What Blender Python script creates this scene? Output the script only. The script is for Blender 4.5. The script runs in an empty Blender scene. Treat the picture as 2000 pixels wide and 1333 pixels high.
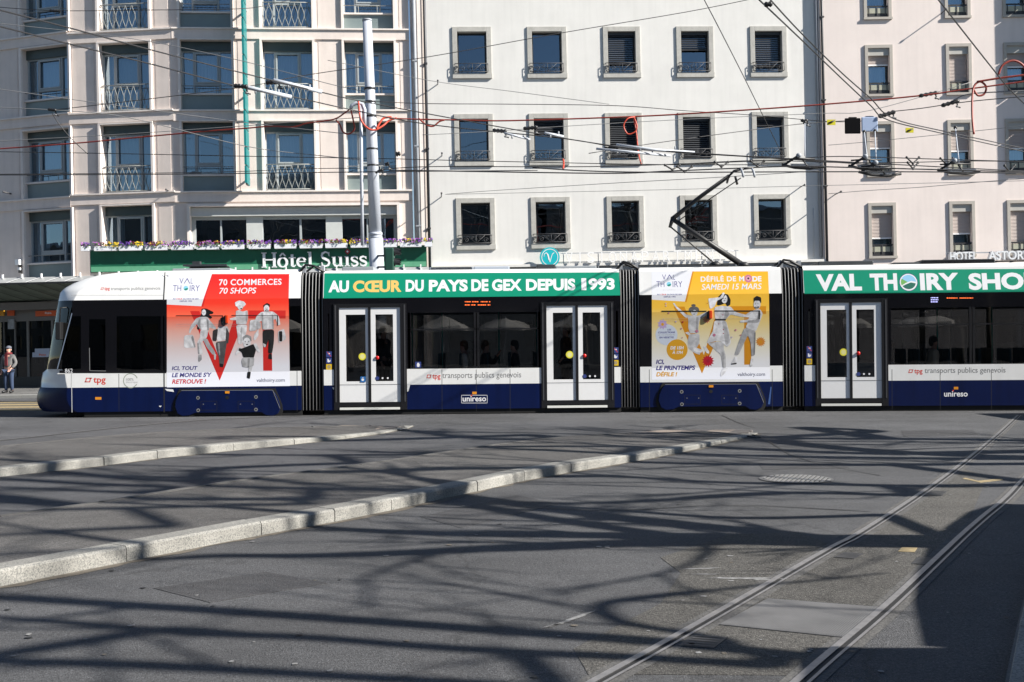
import bpy, bmesh, math, random
from mathutils import Matrix, Vector
scene = bpy.context.scene
COL = scene.collection
PI = math.pi
R = math.radians
random.seed(7)

# ---------------------------------------------------------------- camera, sky, sun, exposure
CAM_H, FPX, ROLL = 1.67, 2150.0, 0.0095
cam_data = bpy.data.cameras.new('camera')
cam = bpy.data.objects.new('camera', cam_data)
COL.objects.link(cam)
cam_data.sensor_width = 36.0
cam_data.lens = FPX * 36.0 / 2000.0
cam_data.clip_start = 0.1
cam_data.clip_end = 900.0
CAM_M = Matrix.Translation((0, 0, CAM_H)) @ Matrix.Rotation(PI / 2, 4, 'X') @ Matrix.Rotation(-ROLL, 4, 'Z')
cam.matrix_world = CAM_M
scene.camera = cam

SUN_ELEV, SUN_AZ = 34.0, 17.0           # sun stands to the right and a little behind the camera
se, sa = R(SUN_ELEV), R(SUN_AZ)
SUN = Vector((math.cos(se) * math.cos(sa), -math.cos(se) * math.sin(sa), math.sin(se)))
world = bpy.data.worlds.new('World')
scene.world = world
world.use_nodes = True
wn = world.node_tree
sky = wn.nodes.new('ShaderNodeTexSky')
sky.sky_type = 'NISHITA'
sky.sun_disc = False
sky.sun_elevation = se
sky.sun_rotation = math.atan2(SUN.x, SUN.y)
sky.air_density = 1.0
sky.dust_density = 0.1
sky.ozone_density = 2.0
wn.nodes['Background'].inputs['Strength'].default_value = 0.05
wn.links.new(sky.outputs[0], wn.nodes['Background'].inputs['Color'])
sun_d = bpy.data.lights.new('sun', 'SUN')
sun_d.energy = 5.0
sun_d.angle = R(0.5)
sun_d.color = (1.0, 0.95, 0.87)
sun_o = bpy.data.objects.new('sun', sun_d)
COL.objects.link(sun_o)
sun_o.rotation_euler = (-SUN).to_track_quat('-Z', 'Y').to_euler()
sun_o.location = (30, -20, 40)
scene.view_settings.view_transform = 'Standard'
scene.view_settings.look = 'None'
scene.view_settings.exposure = 1.2
scene.view_settings.gamma = 1.0

# ---------------------------------------------------------------- frames: measured pixel -> place on a known plane
def ray(px, py):
    d = Vector(((px - 1000.0) / FPX, (666.5 - py) / FPX, -1.0))
    return CAM_M.to_3x3() @ d

def G(px, py, z=0.0):                   # point on a horizontal plane
    d = ray(px, py)
    t = (z - CAM_H) / d.z
    return (d.x * t, d.y * t, z)

def AT(px, py, Y):                      # point at a known distance
    d = ray(px, py)
    t = Y / d.y
    return (d.x * t, Y, CAM_H + d.z * t)

class Frame:
    """vertical plane: x along it, y into it, z up"""
    def __init__(self, origin, yaw=0.0, tilt=0.0):
        self.M = Matrix.Translation(origin) @ Matrix.Rotation(R(yaw), 4, 'Z') @ Matrix.Rotation(tilt, 4, 'Y')
        self.I = self.M.inverted()
    def p(self, px, py, y=0.0):
        o = self.I @ Vector((0, 0, CAM_H))
        d = self.I.to_3x3() @ ray(px, py)
        t = (y - o.y) / d.y
        return (o.x + d.x * t, o.z + d.z * t)
    def world(self, px, py=600):
        u, z = self.p(px, py)
        return self.M @ Vector((u, 0, z))

# ---------------------------------------------------------------- materials
MATS = {}
def lin(c):
    return tuple((v / 255.0 / 12.92) if v <= 10 else ((v / 255.0 + 0.055) / 1.055) ** 2.4 for v in c)

def mat(name, col, rough=0.6, metal=0.0, vary=0.0, scale=6.0, bump=0.0, bscale=60.0, emit=0.0, spec=0.5, coat=0.0, streak=0.0):
    """col: linear base colour"""
    if name in MATS: return MATS[name]
    m = bpy.data.materials.new(name)
    m.use_nodes = True
    nt = m.node_tree
    b = nt.nodes['Principled BSDF']
    b.inputs['Base Color'].default_value = (*col, 1)
    b.inputs['Roughness'].default_value = rough
    b.inputs['Metallic'].default_value = metal
    b.inputs['Specular IOR Level'].default_value = spec
    if coat: b.inputs['Coat Weight'].default_value = coat; b.inputs['Coat Roughness'].default_value = 0.06
    if emit:
        b.inputs['Emission Color'].default_value = (*col, 1)
        b.inputs['Emission Strength'].default_value = emit
    if vary or bump or streak:
        tc = nt.nodes.new('ShaderNodeTexCoord')
    if vary or streak:
        n = nt.nodes.new('ShaderNodeTexNoise')
        n.inputs['Scale'].default_value = scale
        n.inputs['Detail'].default_value = 8
        n.inputs['Roughness'].default_value = 0.65
        nt.links.new(tc.outputs['Object'], n.inputs['Vector'])
        mr = nt.nodes.new('ShaderNodeMapRange')
        mr.inputs['From Min'].default_value = 0.3; mr.inputs['From Max'].default_value = 0.7
        mr.inputs['To Min'].default_value = 1 - vary; mr.inputs['To Max'].default_value = 1 + vary * 0.6
        nt.links.new(n.outputs['Fac'], mr.inputs['Value'])
        val = mr.outputs['Result']
        if streak:                      # run-down dirt: noise stretched along z
            mp = nt.nodes.new('ShaderNodeMapping')
            mp.inputs['Scale'].default_value = (5.0, 5.0, 0.35)
            nt.links.new(tc.outputs['Object'], mp.inputs['Vector'])
            n2 = nt.nodes.new('ShaderNodeTexNoise'); n2.inputs['Scale'].default_value = 1.0; n2.inputs['Detail'].default_value = 6
            nt.links.new(mp.outputs['Vector'], n2.inputs['Vector'])
            m2 = nt.nodes.new('ShaderNodeMapRange')
            m2.inputs['From Min'].default_value = 0.45; m2.inputs['From Max'].default_value = 0.75
            m2.inputs['To Min'].default_value = 1.0; m2.inputs['To Max'].default_value = 1 - streak
            nt.links.new(n2.outputs['Fac'], m2.inputs['Value'])
            mm = nt.nodes.new('ShaderNodeMath'); mm.operation = 'MULTIPLY'
            nt.links.new(val, mm.inputs[0]); nt.links.new(m2.outputs['Result'], mm.inputs[1])
            val = mm.outputs[0]
        mx = nt.nodes.new('ShaderNodeMix'); mx.data_type = 'RGBA'; mx.blend_type = 'MULTIPLY'
        mx.inputs['Factor'].default_value = 1.0
        mx.inputs['A'].default_value = (*col, 1)
        nt.links.new(val, mx.inputs['B'])
        nt.links.new(mx.outputs['Result'], b.inputs['Base Color'])
    if bump:
        nb = nt.nodes.new('ShaderNodeTexNoise'); nb.inputs['Scale'].default_value = bscale; nb.inputs['Detail'].default_value = 5
        nt.links.new(tc.outputs['Object'], nb.inputs['Vector'])
        bp = nt.nodes.new('ShaderNodeBump'); bp.inputs['Strength'].default_value = bump; bp.inputs['Distance'].default_value = 0.02
        nt.links.new(nb.outputs['Fac'], bp.inputs['Height'])
        nt.links.new(bp.outputs['Normal'], b.inputs['Normal'])
    MATS[name] = m
    return m

def glass(name, tint, refl, rough=0.0, wob=0.0, col=(1, 1, 1)):
    """thin pane: lets tinted light through and mirrors a share of it"""
    if name in MATS: return MATS[name]
    m = bpy.data.materials.new(name); m.use_nodes = True
    nt = m.node_tree
    for n in list(nt.nodes):
        if n.type == 'BSDF_PRINCIPLED': nt.nodes.remove(n)
    out = [n for n in nt.nodes if n.type == 'OUTPUT_MATERIAL'][0]
    tr = nt.nodes.new('ShaderNodeBsdfTransparent'); tr.inputs['Color'].default_value = (*tint, 1)
    gl = nt.nodes.new('ShaderNodeBsdfGlossy'); gl.inputs['Roughness'].default_value = rough; gl.inputs['Color'].default_value = (*col, 1)
    fr = nt.nodes.new('ShaderNodeFresnel'); fr.inputs['IOR'].default_value = 1.5
    ad = nt.nodes.new('ShaderNodeMath'); ad.operation = 'ADD'; ad.use_clamp = True
    ad.inputs[1].default_value = refl
    nt.links.new(fr.outputs[0], ad.inputs[0])
    mix = nt.nodes.new('ShaderNodeMixShader')
    nt.links.new(ad.outputs[0], mix.inputs['Fac'])
    nt.links.new(tr.outputs[0], mix.inputs[1]); nt.links.new(gl.outputs[0], mix.inputs[2])
    nt.links.new(mix.outputs[0], out.inputs['Surface'])
    if wob:
        tc = nt.nodes.new('ShaderNodeTexCoord')
        nb = nt.nodes.new('ShaderNodeTexNoise'); nb.inputs['Scale'].default_value = 1.6; nb.inputs['Detail'].default_value = 1
        nt.links.new(tc.outputs['Object'], nb.inputs['Vector'])
        bp = nt.nodes.new('ShaderNodeBump'); bp.inputs['Strength'].default_value = wob; bp.inputs['Distance'].default_value = 0.03
        nt.links.new(nb.outputs['Fac'], bp.inputs['Height']); nt.links.new(bp.outputs['Normal'], gl.inputs['Normal'])
    MATS[name] = m
    return m

# ---------------------------------------------------------------- objects
W = {}
def put(o, M, parent=None):
    W[o.name] = M.copy()
    if parent is not None:
        o.parent = parent
        o.matrix_basis = W[parent.name].inverted() @ M
    else:
        o.matrix_basis = M
    return o

def tag(o, label=None, cat=None, group=None, kind=None):
    if label: o['label'] = label
    if cat: o['category'] = cat
    if group: o['group'] = group
    if kind: o['kind'] = kind
    return o

def empty(name, loc, label, cat, group=None, M=None):
    o = bpy.data.objects.new(name, None)
    COL.objects.link(o)
    put(o, M if M is not None else Matrix.Translation(loc))
    return tag(o, label, cat, group)

def copy_tree(o, M, parent=None, label=None):
    src = W[o.name]
    c = o.copy(); COL.objects.link(c)
    put(c, M, parent)
    if label: c['label'] = label
    for ch in list(o.children):
        copy_tree(ch, M @ src.inverted() @ W[ch.name], c)
    return c

_tx = {}
def glyphs(s, bold=0.0, shear=0.0, spacing=1.0, depth=0.0):
    key = (s, bold, shear, spacing, depth)
    if key in _tx: return _tx[key]
    c = bpy.data.curves.new('lettering', 'FONT')
    c.body = s; c.offset = bold; c.shear = shear; c.space_character = spacing; c.resolution_u = 4
    c.extrude = depth; c.space_line = 1.0
    o = bpy.data.objects.new('lettering', c); COL.objects.link(o)
    me = bpy.data.meshes.new_from_object(o.evaluated_get(bpy.context.evaluated_depsgraph_get()))
    v = [tuple(x.co) for x in me.vertices]; f = [tuple(p.vertices) for p in me.polygons]
    bpy.data.objects.remove(o); bpy.data.curves.remove(c); bpy.data.meshes.remove(me)
    _tx[key] = (v, f)
    return v, f

class MB:
    def __init__(self): self.v = []; self.f = []; self.fm = []; self.mats = []; self.sm = []
    def mi(self, m):
        if m not in self.mats: self.mats.append(m)
        return self.mats.index(m)
    def add(self, vs, fs, m, smooth=False):
        n = len(self.v); self.v += [tuple(p) for p in vs]
        i = self.mi(m)
        for f in fs:
            self.f.append(tuple(n + k for k in f)); self.fm.append(i); self.sm.append(smooth)
        return self
    def box(self, x0, x1, y0, y1, z0, z1, m):
        if x0 > x1: x0, x1 = x1, x0
        if y0 > y1: y0, y1 = y1, y0
        if z0 > z1: z0, z1 = z1, z0
        v = [(x, y, z) for z in (z0, z1) for y in (y0, y1) for x in (x0, x1)]
        return self.add(v, [(0, 2, 3, 1), (4, 5, 7, 6), (0, 1, 5, 4), (2, 6, 7, 3), (0, 4, 6, 2), (1, 3, 7, 5)], m)
    def face(self, pts, m): return self.add(pts, [tuple(range(len(pts)))], m)
    def prism(self, poly, y0, y1, m):   # polygon in x,z pushed along y
        n = len(poly)
        v = [(x, y0, z) for x, z in poly] + [(x, y1, z) for x, z in poly]
        fs = [tuple(range(n)), tuple(range(2 * n - 1, n - 1, -1))] + [(i, i + n, (i + 1) % n + n, (i + 1) % n) for i in range(n)]
        return self.add(v, fs, m)
    def slab(self, poly, z0, z1, m):    # polygon in x,y pushed along z
        n = len(poly)
        v = [(x, y, z0) for x, y in poly] + [(x, y, z1) for x, y in poly]
        fs = [tuple(range(n - 1, -1, -1)), tuple(range(n, 2 * n))] + [(i, (i + 1) % n, (i + 1) % n + n, i + n) for i in range(n)]
        return self.add(v, fs, m)
    def tube(self, pts, r, m, n=6, r1=None, rs=None):
        pts = [Vector(p) for p in pts]
        k = len(pts); vs = []; fs = []
        up = None
        for i, p in enumerate(pts):
            d = (pts[min(i + 1, k - 1)] - pts[max(i - 1, 0)]).normalized()
            if up is None:
                a = Vector((0, 0, 1)) if abs(d.z) < 0.9 else Vector((1, 0, 0))
                up = d.cross(a).normalized()
            else:
                up = (up - d * up.dot(d))
                up = up.normalized() if up.length > 1e-6 else d.orthogonal().normalized()
            w = d.cross(up)
            rr = rs[i] if rs else (r if r1 is None else r + (r1 - r) * i / max(1, k - 1))
            for j in range(n):
                a = 2 * PI * j / n
                vs.append(p + (up * math.cos(a) + w * math.sin(a)) * rr)
        for i in range(k - 1):
            for j in range(n):
                a = i * n + j; b = i * n + (j + 1) % n
                fs.append((a, b, b + n, a + n))
        fs.append(tuple(range(n - 1, -1, -1))); fs.append(tuple((k - 1) * n + j for j in range(n)))
        return self.add(vs, fs, m, True)
    def ball(self, c, rx, ry, rz, m, n=10, k=6):
        vs = []; fs = []
        for i in range(k + 1):
            a = PI * i / k
            for j in range(n):
                b = 2 * PI * j / n
                vs.append((c[0] + rx * math.sin(a) * math.cos(b), c[1] + ry * math.sin(a) * math.sin(b), c[2] + rz * math.cos(a)))
        for i in range(k):
            for j in range(n):
                fs.append((i * n + j, (i + 1) * n + j, (i + 1) * n + (j + 1) % n, i * n + (j + 1) % n))
        return self.add(vs, fs, m, True)
    def disc(self, cx, cz, rx, rz, y, m, n=24):
        return self.add([(cx + rx * math.cos(2 * PI * j / n), y, cz + rz * math.sin(2 * PI * j / n)) for j in range(n)], [tuple(range(n))], m)
    def ring(self, cx, cz, r0, r1, y, m, n=28, a0=0.0, a1=2 * PI):
        vs = []
        for j in range(n + 1):
            a = a0 + (a1 - a0) * j / n
            vs += [(cx + r0 * math.cos(a), y, cz + r0 * math.sin(a)), (cx + r1 * math.cos(a), y, cz + r1 * math.sin(a))]
        return self.add(vs, [(2 * j, 2 * j + 1, 2 * j + 3, 2 * j + 2) for j in range(n)], m)
    def text(self, s, x0, x1, z0, z1, y, m, bold=0.0, shear=0.0, spacing=1.0, depth=0.0):
        v, f = glyphs(s, bold, shear, spacing, depth)
        if not v: return self
        ax = min(p[0] for p in v); bx = max(p[0] for p in v); ay = min(p[1] for p in v); by = max(p[1] for p in v)
        sx = (x1 - x0) / (bx - ax); sz = (z1 - z0) / (by - ay)
        return self.add([(x0 + (p[0] - ax) * sx, y - p[2] , z0 + (p[1] - ay) * sz) for p in v], f, m)
    def curtain(self, u0, u1, z0, z1, y, amp, waves, m):
        n = waves * 6
        vs = []
        for i in range(n + 1):
            t = i / n
            dy = amp * math.sin(t * waves * 2 * PI) + amp * 0.5 * math.sin(t * waves * 4.7 * PI + 1)
            vs += [(u0 + (u1 - u0) * t, y + dy, z0), (u0 + (u1 - u0) * t, y + dy * 0.6, z1)]
        return self.add(vs, [(2 * i, 2 * i + 2, 2 * i + 3, 2 * i + 1) for i in range(n)], m, True)
    def build(self, name, parent=None, M=None, warp=None, cut=None, bevel=0.0, merge=False):
        me = bpy.data.meshes.new(name)
        me.from_pydata(self.v, [], self.f)
        for m in self.mats: me.materials.append(m)
        me.polygons.foreach_set('material_index', self.fm)
        me.polygons.foreach_set('use_smooth', self.sm)
        if cut is not None or warp is not None or bevel or merge:
            bm = bmesh.new(); bm.from_mesh(me)
            if merge: bmesh.ops.remove_doubles(bm, verts=bm.verts[:], dist=2e-4)
            if cut is not None:
                for cz in cut:
                    bmesh.ops.bisect_plane(bm, geom=bm.verts[:] + bm.edges[:] + bm.faces[:], plane_co=(0, 0, cz), plane_no=(0, 0, 1), dist=1e-5)
            if warp is not None:
                for vv in bm.verts: vv.co = warp(vv.co)
            if bevel:
                bmesh.ops.bevel(bm, geom=[e for e in bm.edges if len(e.link_faces) == 2 and e.calc_face_angle(0) > 0.6],
                                offset=bevel, segments=2, affect='EDGES', profile=0.5)
            bm.to_mesh(me); bm.free()
        me.validate()
        me.update()
        o = bpy.data.objects.new(name, me)
        COL.objects.link(o)
        if M is None: M = W[parent.name] if parent is not None else Matrix.Identity(4)
        return put(o, M, parent)

def skinned(name, joints, edges, m, parent, M, sub=1):
    """one continuous surface grown on a skeleton: joints = {name: (x, y, z, r)}"""
    ks = list(joints)
    me = bpy.data.meshes.new(name)
    me.from_pydata([joints[k][:3] for k in ks], [(ks.index(a), ks.index(b)) for a, b in edges], [])
    o = bpy.data.objects.new(name, me); COL.objects.link(o)
    md = o.modifiers.new('skin', 'SKIN'); md.use_smooth_shade = True
    for i, k in enumerate(ks):
        r = joints[k][3]
        me.skin_vertices[0].data[i].radius = (r, joints[k][4] if len(joints[k]) > 4 else r)
        me.skin_vertices[0].data[i].use_root = (i == 0)
    s = o.modifiers.new('sub', 'SUBSURF'); s.levels = sub; s.render_levels = sub
    dg = bpy.context.evaluated_depsgraph_get()
    me2 = bpy.data.meshes.new_from_object(o.evaluated_get(dg))
    bpy.data.objects.remove(o); bpy.data.meshes.remove(me)
    me2.name = name
    for p in me2.polygons: p.use_smooth = True
    me2.materials.clear(); me2.materials.append(m)
    o = bpy.data.objects.new(name, me2); COL.objects.link(o)
    return put(o, M, parent)

# shared materials
STUCCO_W = mat('white_stucco', (0.66, 0.65, 0.625), 0.85, vary=0.06, scale=0.8, bump=0.3, bscale=45, streak=0.06)
STUCCO_P = mat('pink_stucco', (0.73, 0.65, 0.61), 0.85, vary=0.05, scale=1.0, bump=0.2, bscale=45, streak=0.05)
STUCCO_L = mat('beige_render', (0.69, 0.61, 0.56), 0.85, vary=0.07, scale=1.6, bump=0.2, bscale=50, streak=0.08)
TRIM_L = mat('pale_stone_trim', (0.74, 0.675, 0.63), 0.8, vary=0.07, scale=3.0, streak=0.08)
STONE = mat('grey_stone', (0.42, 0.41, 0.38), 0.85, vary=0.14, scale=7, bump=0.2, bscale=80, streak=0.12)
ALU = mat('grey_window_metal', (0.34, 0.37, 0.38), 0.45, vary=0.05)
GREENP = mat('sage_panel', (0.19, 0.235, 0.235), 0.35, vary=0.08, scale=2)
DARKG = mat('dark_green_panel', (0.045, 0.065, 0.066), 0.4, vary=0.1, scale=2)
DARK = mat('dark_metal', (0.02, 0.02, 0.022), 0.45)
BLACK = mat('black_rubber', (0.009, 0.009, 0.01), 0.5)
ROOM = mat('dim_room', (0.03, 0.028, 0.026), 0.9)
CURT = mat('sheer_curtain', (0.50, 0.53, 0.56), 0.9)
IRON = mat('wrought_iron', (0.05, 0.05, 0.055), 0.5)
RAILM = mat('pale_railing', (0.26, 0.27, 0.26), 0.5)
GLASS_B = glass('window_glass', (0.68, 0.76, 0.80), 0.24, wob=0.05, col=(.62, .82, 1.0))
GLASS_W = glass('dark_window_glass', (0.38, 0.42, 0.46), 0.18, wob=0.06, col=(.65, .82, 1.0))
ZINC = mat('zinc_pipe', (0.30, 0.32, 0.35), 0.7, metal=0.0, vary=0.1)
PIPE_D = mat('dark_pipe', (0.03, 0.03, 0.033), 0.5)
WHITE = mat('white_enamel', (0.80, 0.80, 0.80), 0.35)
# ---------------------------------------------------------------- ground
def asphalt(name, base, speck, warm=0.0):
    m = bpy.data.materials.new(name); m.use_nodes = True
    nt = m.node_tree; b = nt.nodes['Principled BSDF']; N = nt.nodes.new; L = nt.links.new
    tc = N('ShaderNodeTexCoord')
    def noise(scale, detail=6, rough=0.6, stretch=None):
        n = N('ShaderNodeTexNoise'); n.inputs['Scale'].default_value = scale; n.inputs['Detail'].default_value = detail
        n.inputs['Roughness'].default_value = rough
        if stretch:
            mp = N('ShaderNodeMapping'); mp.inputs['Scale'].default_value = stretch
            mp.inputs['Rotation'].default_value = (0, 0, R(25))
            L(tc.outputs['Object'], mp.inputs['Vector']); L(mp.outputs['Vector'], n.inputs['Vector'])
        else: L(tc.outputs['Object'], n.inputs['Vector'])
        return n.outputs['Fac']
    def rng(v, a, c, lo, hi):
        r = N('ShaderNodeMapRange'); r.inputs['From Min'].default_value = a; r.inputs['From Max'].default_value = c
        r.inputs['To Min'].default_value = lo; r.inputs['To Max'].default_value = hi
        L(v, r.inputs['Value']); return r.outputs['Result']
    def mul(a, c):
        n = N('ShaderNodeMath'); n.operation = 'MULTIPLY'; L(a, n.inputs[0]); L(c, n.inputs[1]); return n.outputs[0]
    v = rng(noise(0.35, 5), 0.3, 0.7, 0.72, 1.22)
    v = mul(v, rng(noise(1.0, 6, 0.6, (0.25, 1.3, 1)), 0.35, 0.7, 0.88, 1.12))
    v = mul(v, rng(noise(7, 6, 0.7), 0.3, 0.7, 0.85, 1.13))
    fine = noise(95, 3, 0.7)
    v = mul(v, rng(fine, 0.32, 0.68, 1 - speck, 1 + speck))
    v = mul(v, rng(noise(42, 4, 0.75), 0.36, 0.66, 1 - speck * .75, 1 + speck * .75))
    sp = rng(noise(150, 2, 0.6), 0.60, 0.70, 1.0, 1 + speck * 3.2)
    v = mul(v, sp)
    vor = N('ShaderNodeTexVoronoi'); vor.feature = 'DISTANCE_TO_EDGE'; vor.inputs['Scale'].default_value = 0.30
    wv = N('ShaderNodeMapping'); L(tc.outputs['Object'], wv.inputs['Vector'])
    nz = N('ShaderNodeTexNoise'); nz.inputs['Scale'].default_value = 1.3; nz.inputs['Detail'].default_value = 5; L(tc.outputs['Object'], nz.inputs['Vector'])
    va = N('ShaderNodeVectorMath'); va.operation = 'MULTIPLY_ADD'; va.inputs[1].default_value = (1.2, 1.2, 1.2)
    L(nz.outputs['Color'], va.inputs[0]); L(wv.outputs['Vector'], va.inputs[2]); L(va.outputs[0], vor.inputs['Vector'])
    v = mul(v, rng(vor.outputs['Distance'], 0.0, 0.012, 0.72, 1.0))
    mx = N('ShaderNodeMix'); mx.data_type = 'RGBA'; mx.blend_type = 'MULTIPLY'; mx.inputs['Factor'].default_value = 1.0
    mx.inputs['A'].default_value = (*base, 1); L(v, mx.inputs['B']); L(mx.outputs['Result'], b.inputs['Base Color'])
    b.inputs['Roughness'].default_value = 0.82; b.inputs['Specular IOR Level'].default_value = 0.35
    bp = N('ShaderNodeBump'); bp.inputs['Strength'].default_value = 0.9; bp.inputs['Distance'].default_value = 0.012
    L(fine, bp.inputs['Height']); L(bp.outputs['Normal'], b.inputs['Normal'])
    MATS[name] = m
    return m

ASPH = asphalt('worn_asphalt', (0.071, 0.072, 0.076), 0.5)
ASPH_N = asphalt('dark_asphalt', (0.066, 0.067, 0.072), 0.30)
ISLAND = asphalt('island_asphalt', (0.084, 0.081, 0.079), 0.48)
PAVE = asphalt('pavement_asphalt', (0.13, 0.128, 0.125), 0.12)

def granite(name, a, c):
    m = bpy.data.materials.new(name); m.use_nodes = True
    nt = m.node_tree; b = nt.nodes['Principled BSDF']; N = nt.nodes.new; L = nt.links.new
    tc = N('ShaderNodeTexCoord')
    n = N('ShaderNodeTexNoise'); n.inputs['Scale'].default_value = 85; n.inputs['Detail'].default_value = 4; n.inputs['Roughness'].default_value = 0.7
    L(tc.outputs['Object'], n.inputs['Vector'])
    cr = N('ShaderNodeValToRGB'); cr.color_ramp.elements[0].position = 0.34; cr.color_ramp.elements[0].color = (*a, 1)
    cr.color_ramp.elements[1].position = 0.56; cr.color_ramp.elements[1].color = (*c, 1)
    L(n.outputs['Fac'], cr.inputs['Fac'])
    n2 = N('ShaderNodeTexNoise'); n2.inputs['Scale'].default_value = 2.5; n2.inputs['Detail'].default_value = 5; L(tc.outputs['Object'], n2.inputs['Vector'])
    mr = N('ShaderNodeMapRange'); mr.inputs['From Min'].default_value = 0.3; mr.inputs['From Max'].default_value = 0.7
    mr.inputs['To Min'].default_value = 0.75; mr.inputs['To Max'].default_value = 1.15; L(n2.outputs['Fac'], mr.inputs['Value'])
    mx = N('ShaderNodeMix'); mx.data_type = 'RGBA'; mx.blend_type = 'MULTIPLY'; mx.inputs['Factor'].default_value = 1.0
    L(cr.outputs['Color'], mx.inputs['A']); L(mr.outputs['Result'], mx.inputs['B']); L(mx.outputs['Result'], b.inputs['Base Color'])
    b.inputs['Roughness'].default_value = 0.8
    bp = N('ShaderNodeBump'); bp.inputs['Strength'].default_value = 0.35; bp.inputs['Distance'].default_value = 0.01
    L(n.outputs['Fac'], bp.inputs['Height']); L(bp.outputs['Normal'], b.inputs['Normal'])
    MATS[name] = m
    return m
GRAN = granite('kerb_granite', (0.085, 0.09, 0.087), (0.27, 0.262, 0.24))
STEEL = mat('worn_rail_steel', (0.30, 0.29, 0.29), 0.45, metal=0.6, vary=0.25, scale=14)
GROOVE = mat('rail_groove', (0.012, 0.012, 0.013), 0.8)
SEAM = mat('rail_seam_mortar', (0.080, 0.078, 0.076), 0.9, vary=0.4, scale=9, bump=0.5, bscale=40)
YELLOWP = mat('road_paint_yellow', (0.27, 0.21, 0.11), 0.85, vary=0.5, scale=12)
WHITEP = mat('worn_white_paint', (0.20, 0.20, 0.20), 0.85, vary=0.6, scale=22)
TACT = mat('tactile_paving', (0.22, 0.18, 0.15), 0.8, vary=0.2, scale=20)
TACT2 = mat('tactile_paving_grey', (0.11, 0.10, 0.095), 0.8, vary=0.2, scale=20)

ground = MB()
ground.face([(-260, -160, 0), (260, -160, 0), (260, 260, 0), (-260, 260, 0)], ASPH)
tag(ground.build('ground'), 'grey worn asphalt of the square crossed by branch shadows', 'ground', kind='structure')

def xy(pts, z=0.0): return [G(a, b, z)[:2] for a, b in pts]

def polyline_walk(pts, step_fn):
    """cut a polyline into stones"""
    out = []; acc = []; d = 0.0
    P = [Vector((*p, 0)) for p in pts]
    seg = [(P[i + 1] - P[i]).length for i in range(len(P) - 1)]
    tot = sum(seg)
    def at(s):
        for i, L in enumerate(seg):
            if s <= L or i == len(seg) - 1:
                return P[i].lerp(P[i + 1], min(1.0, s / L)), i
            s -= L
    s = 0.0
    while s < tot - 0.05:
        e = min(tot, s + step_fn())
        if tot - e < 0.35: e = tot
        out.append((at(s)[0], at(e)[0])); s = e
    return out

def smooth_line(pts, k=2):
    for _ in range(k):
        q = [pts[0]]
        for i in range(len(pts) - 1):
            a, b = pts[i], pts[i + 1]
            q += [(a[0] * .75 + b[0] * .25, a[1] * .75 + b[1] * .25), (a[0] * .25 + b[0] * .75, a[1] * .25 + b[1] * .75)]
        q.append(pts[-1]); pts = q
    return pts

def kerb_stones(mb, line, height, width, m, z0=-0.02, stone=(0.8, 1.7), seed=3, gap=0.005, dz=0.0):
    rr = random.Random(seed)
    for a, b in polyline_walk(line, lambda: rr.uniform(*stone)):
        d = (b - a).normalized(); n = Vector((-d.y, d.x, 0))
        off = n * rr.uniform(-.006, .006); a = a + d * gap + off; b = b - d * gap + off + n * rr.uniform(-.004, .004)
        ch = 0.018; jit = rr.uniform(-.003, .003) + dz
        vs = []
        for p in (a, b):
            h = (height(p.x) if callable(height) else height) + jit; ch = min(.018, h * .4)
            prof = [(0, z0), (0, h - ch), (ch, h), (width, h), (width, z0)]
            for (w, z) in prof: vs.append(p + n * w + Vector((0, 0, z)))
        k = len(prof)
        fs = [(i, (i + 1) % k, (i + 1) % k + k, i + k) for i in range(k)] + [tuple(range(k - 1, -1, -1)), tuple(range(k, 2 * k))]
        mb.add(vs, fs, m)

# island A (near), island B (farther)
A_near = [(-1700, 1480), (-700, 1287), (-300, 1206), (0, 1147), (79, 1133), (261, 1095), (452, 1057), (600, 1030), (679, 1016), (890, 971), (998, 944), (1160, 915), (1310, 890), (1457, 856), (1481, 848)]
A_far = [(1486, 842), (1474, 836.5), (1400, 834), (1264, 840), (1069, 854.7), (994, 863), (865, 881.6), (766, 898), (700, 906), (523, 928.5), (398, 946), (199, 979), (0, 1005), (-300, 1047), (-700, 1105), (-1700, 1240)]
B_near = [(-1700, 1150), (-700, 1042), (-300, 976), (0, 931), (37, 928), (133, 919), (234, 906.5), (315, 895), (392, 888), (481, 878), (564, 870), (647, 861), (733, 850.5), (795, 839), (807, 833)]
B_far = [(800, 829.5), (783, 827), (729, 825), (666, 827), (580, 834), (448, 836.5), (340, 842), (232, 848), (0, 871), (-300, 897), (-700, 930), (-1700, 1010)]
KH = 0.12
def resample(pts, n):
    P = [Vector((*p[:2], 0)) for p in pts]; L = [0.0]
    for i in range(len(P) - 1): L.append(L[-1] + (P[i + 1] - P[i]).length)
    out = []
    for k in range(n + 1):
        t = L[-1] * k / n; i = max(j for j in range(len(L)) if L[j] <= t + 1e-9); i = min(i, len(P) - 2)
        out.append(P[i].lerp(P[i + 1], (t - L[i]) / max(1e-9, L[i + 1] - L[i])))
    return out
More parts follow.
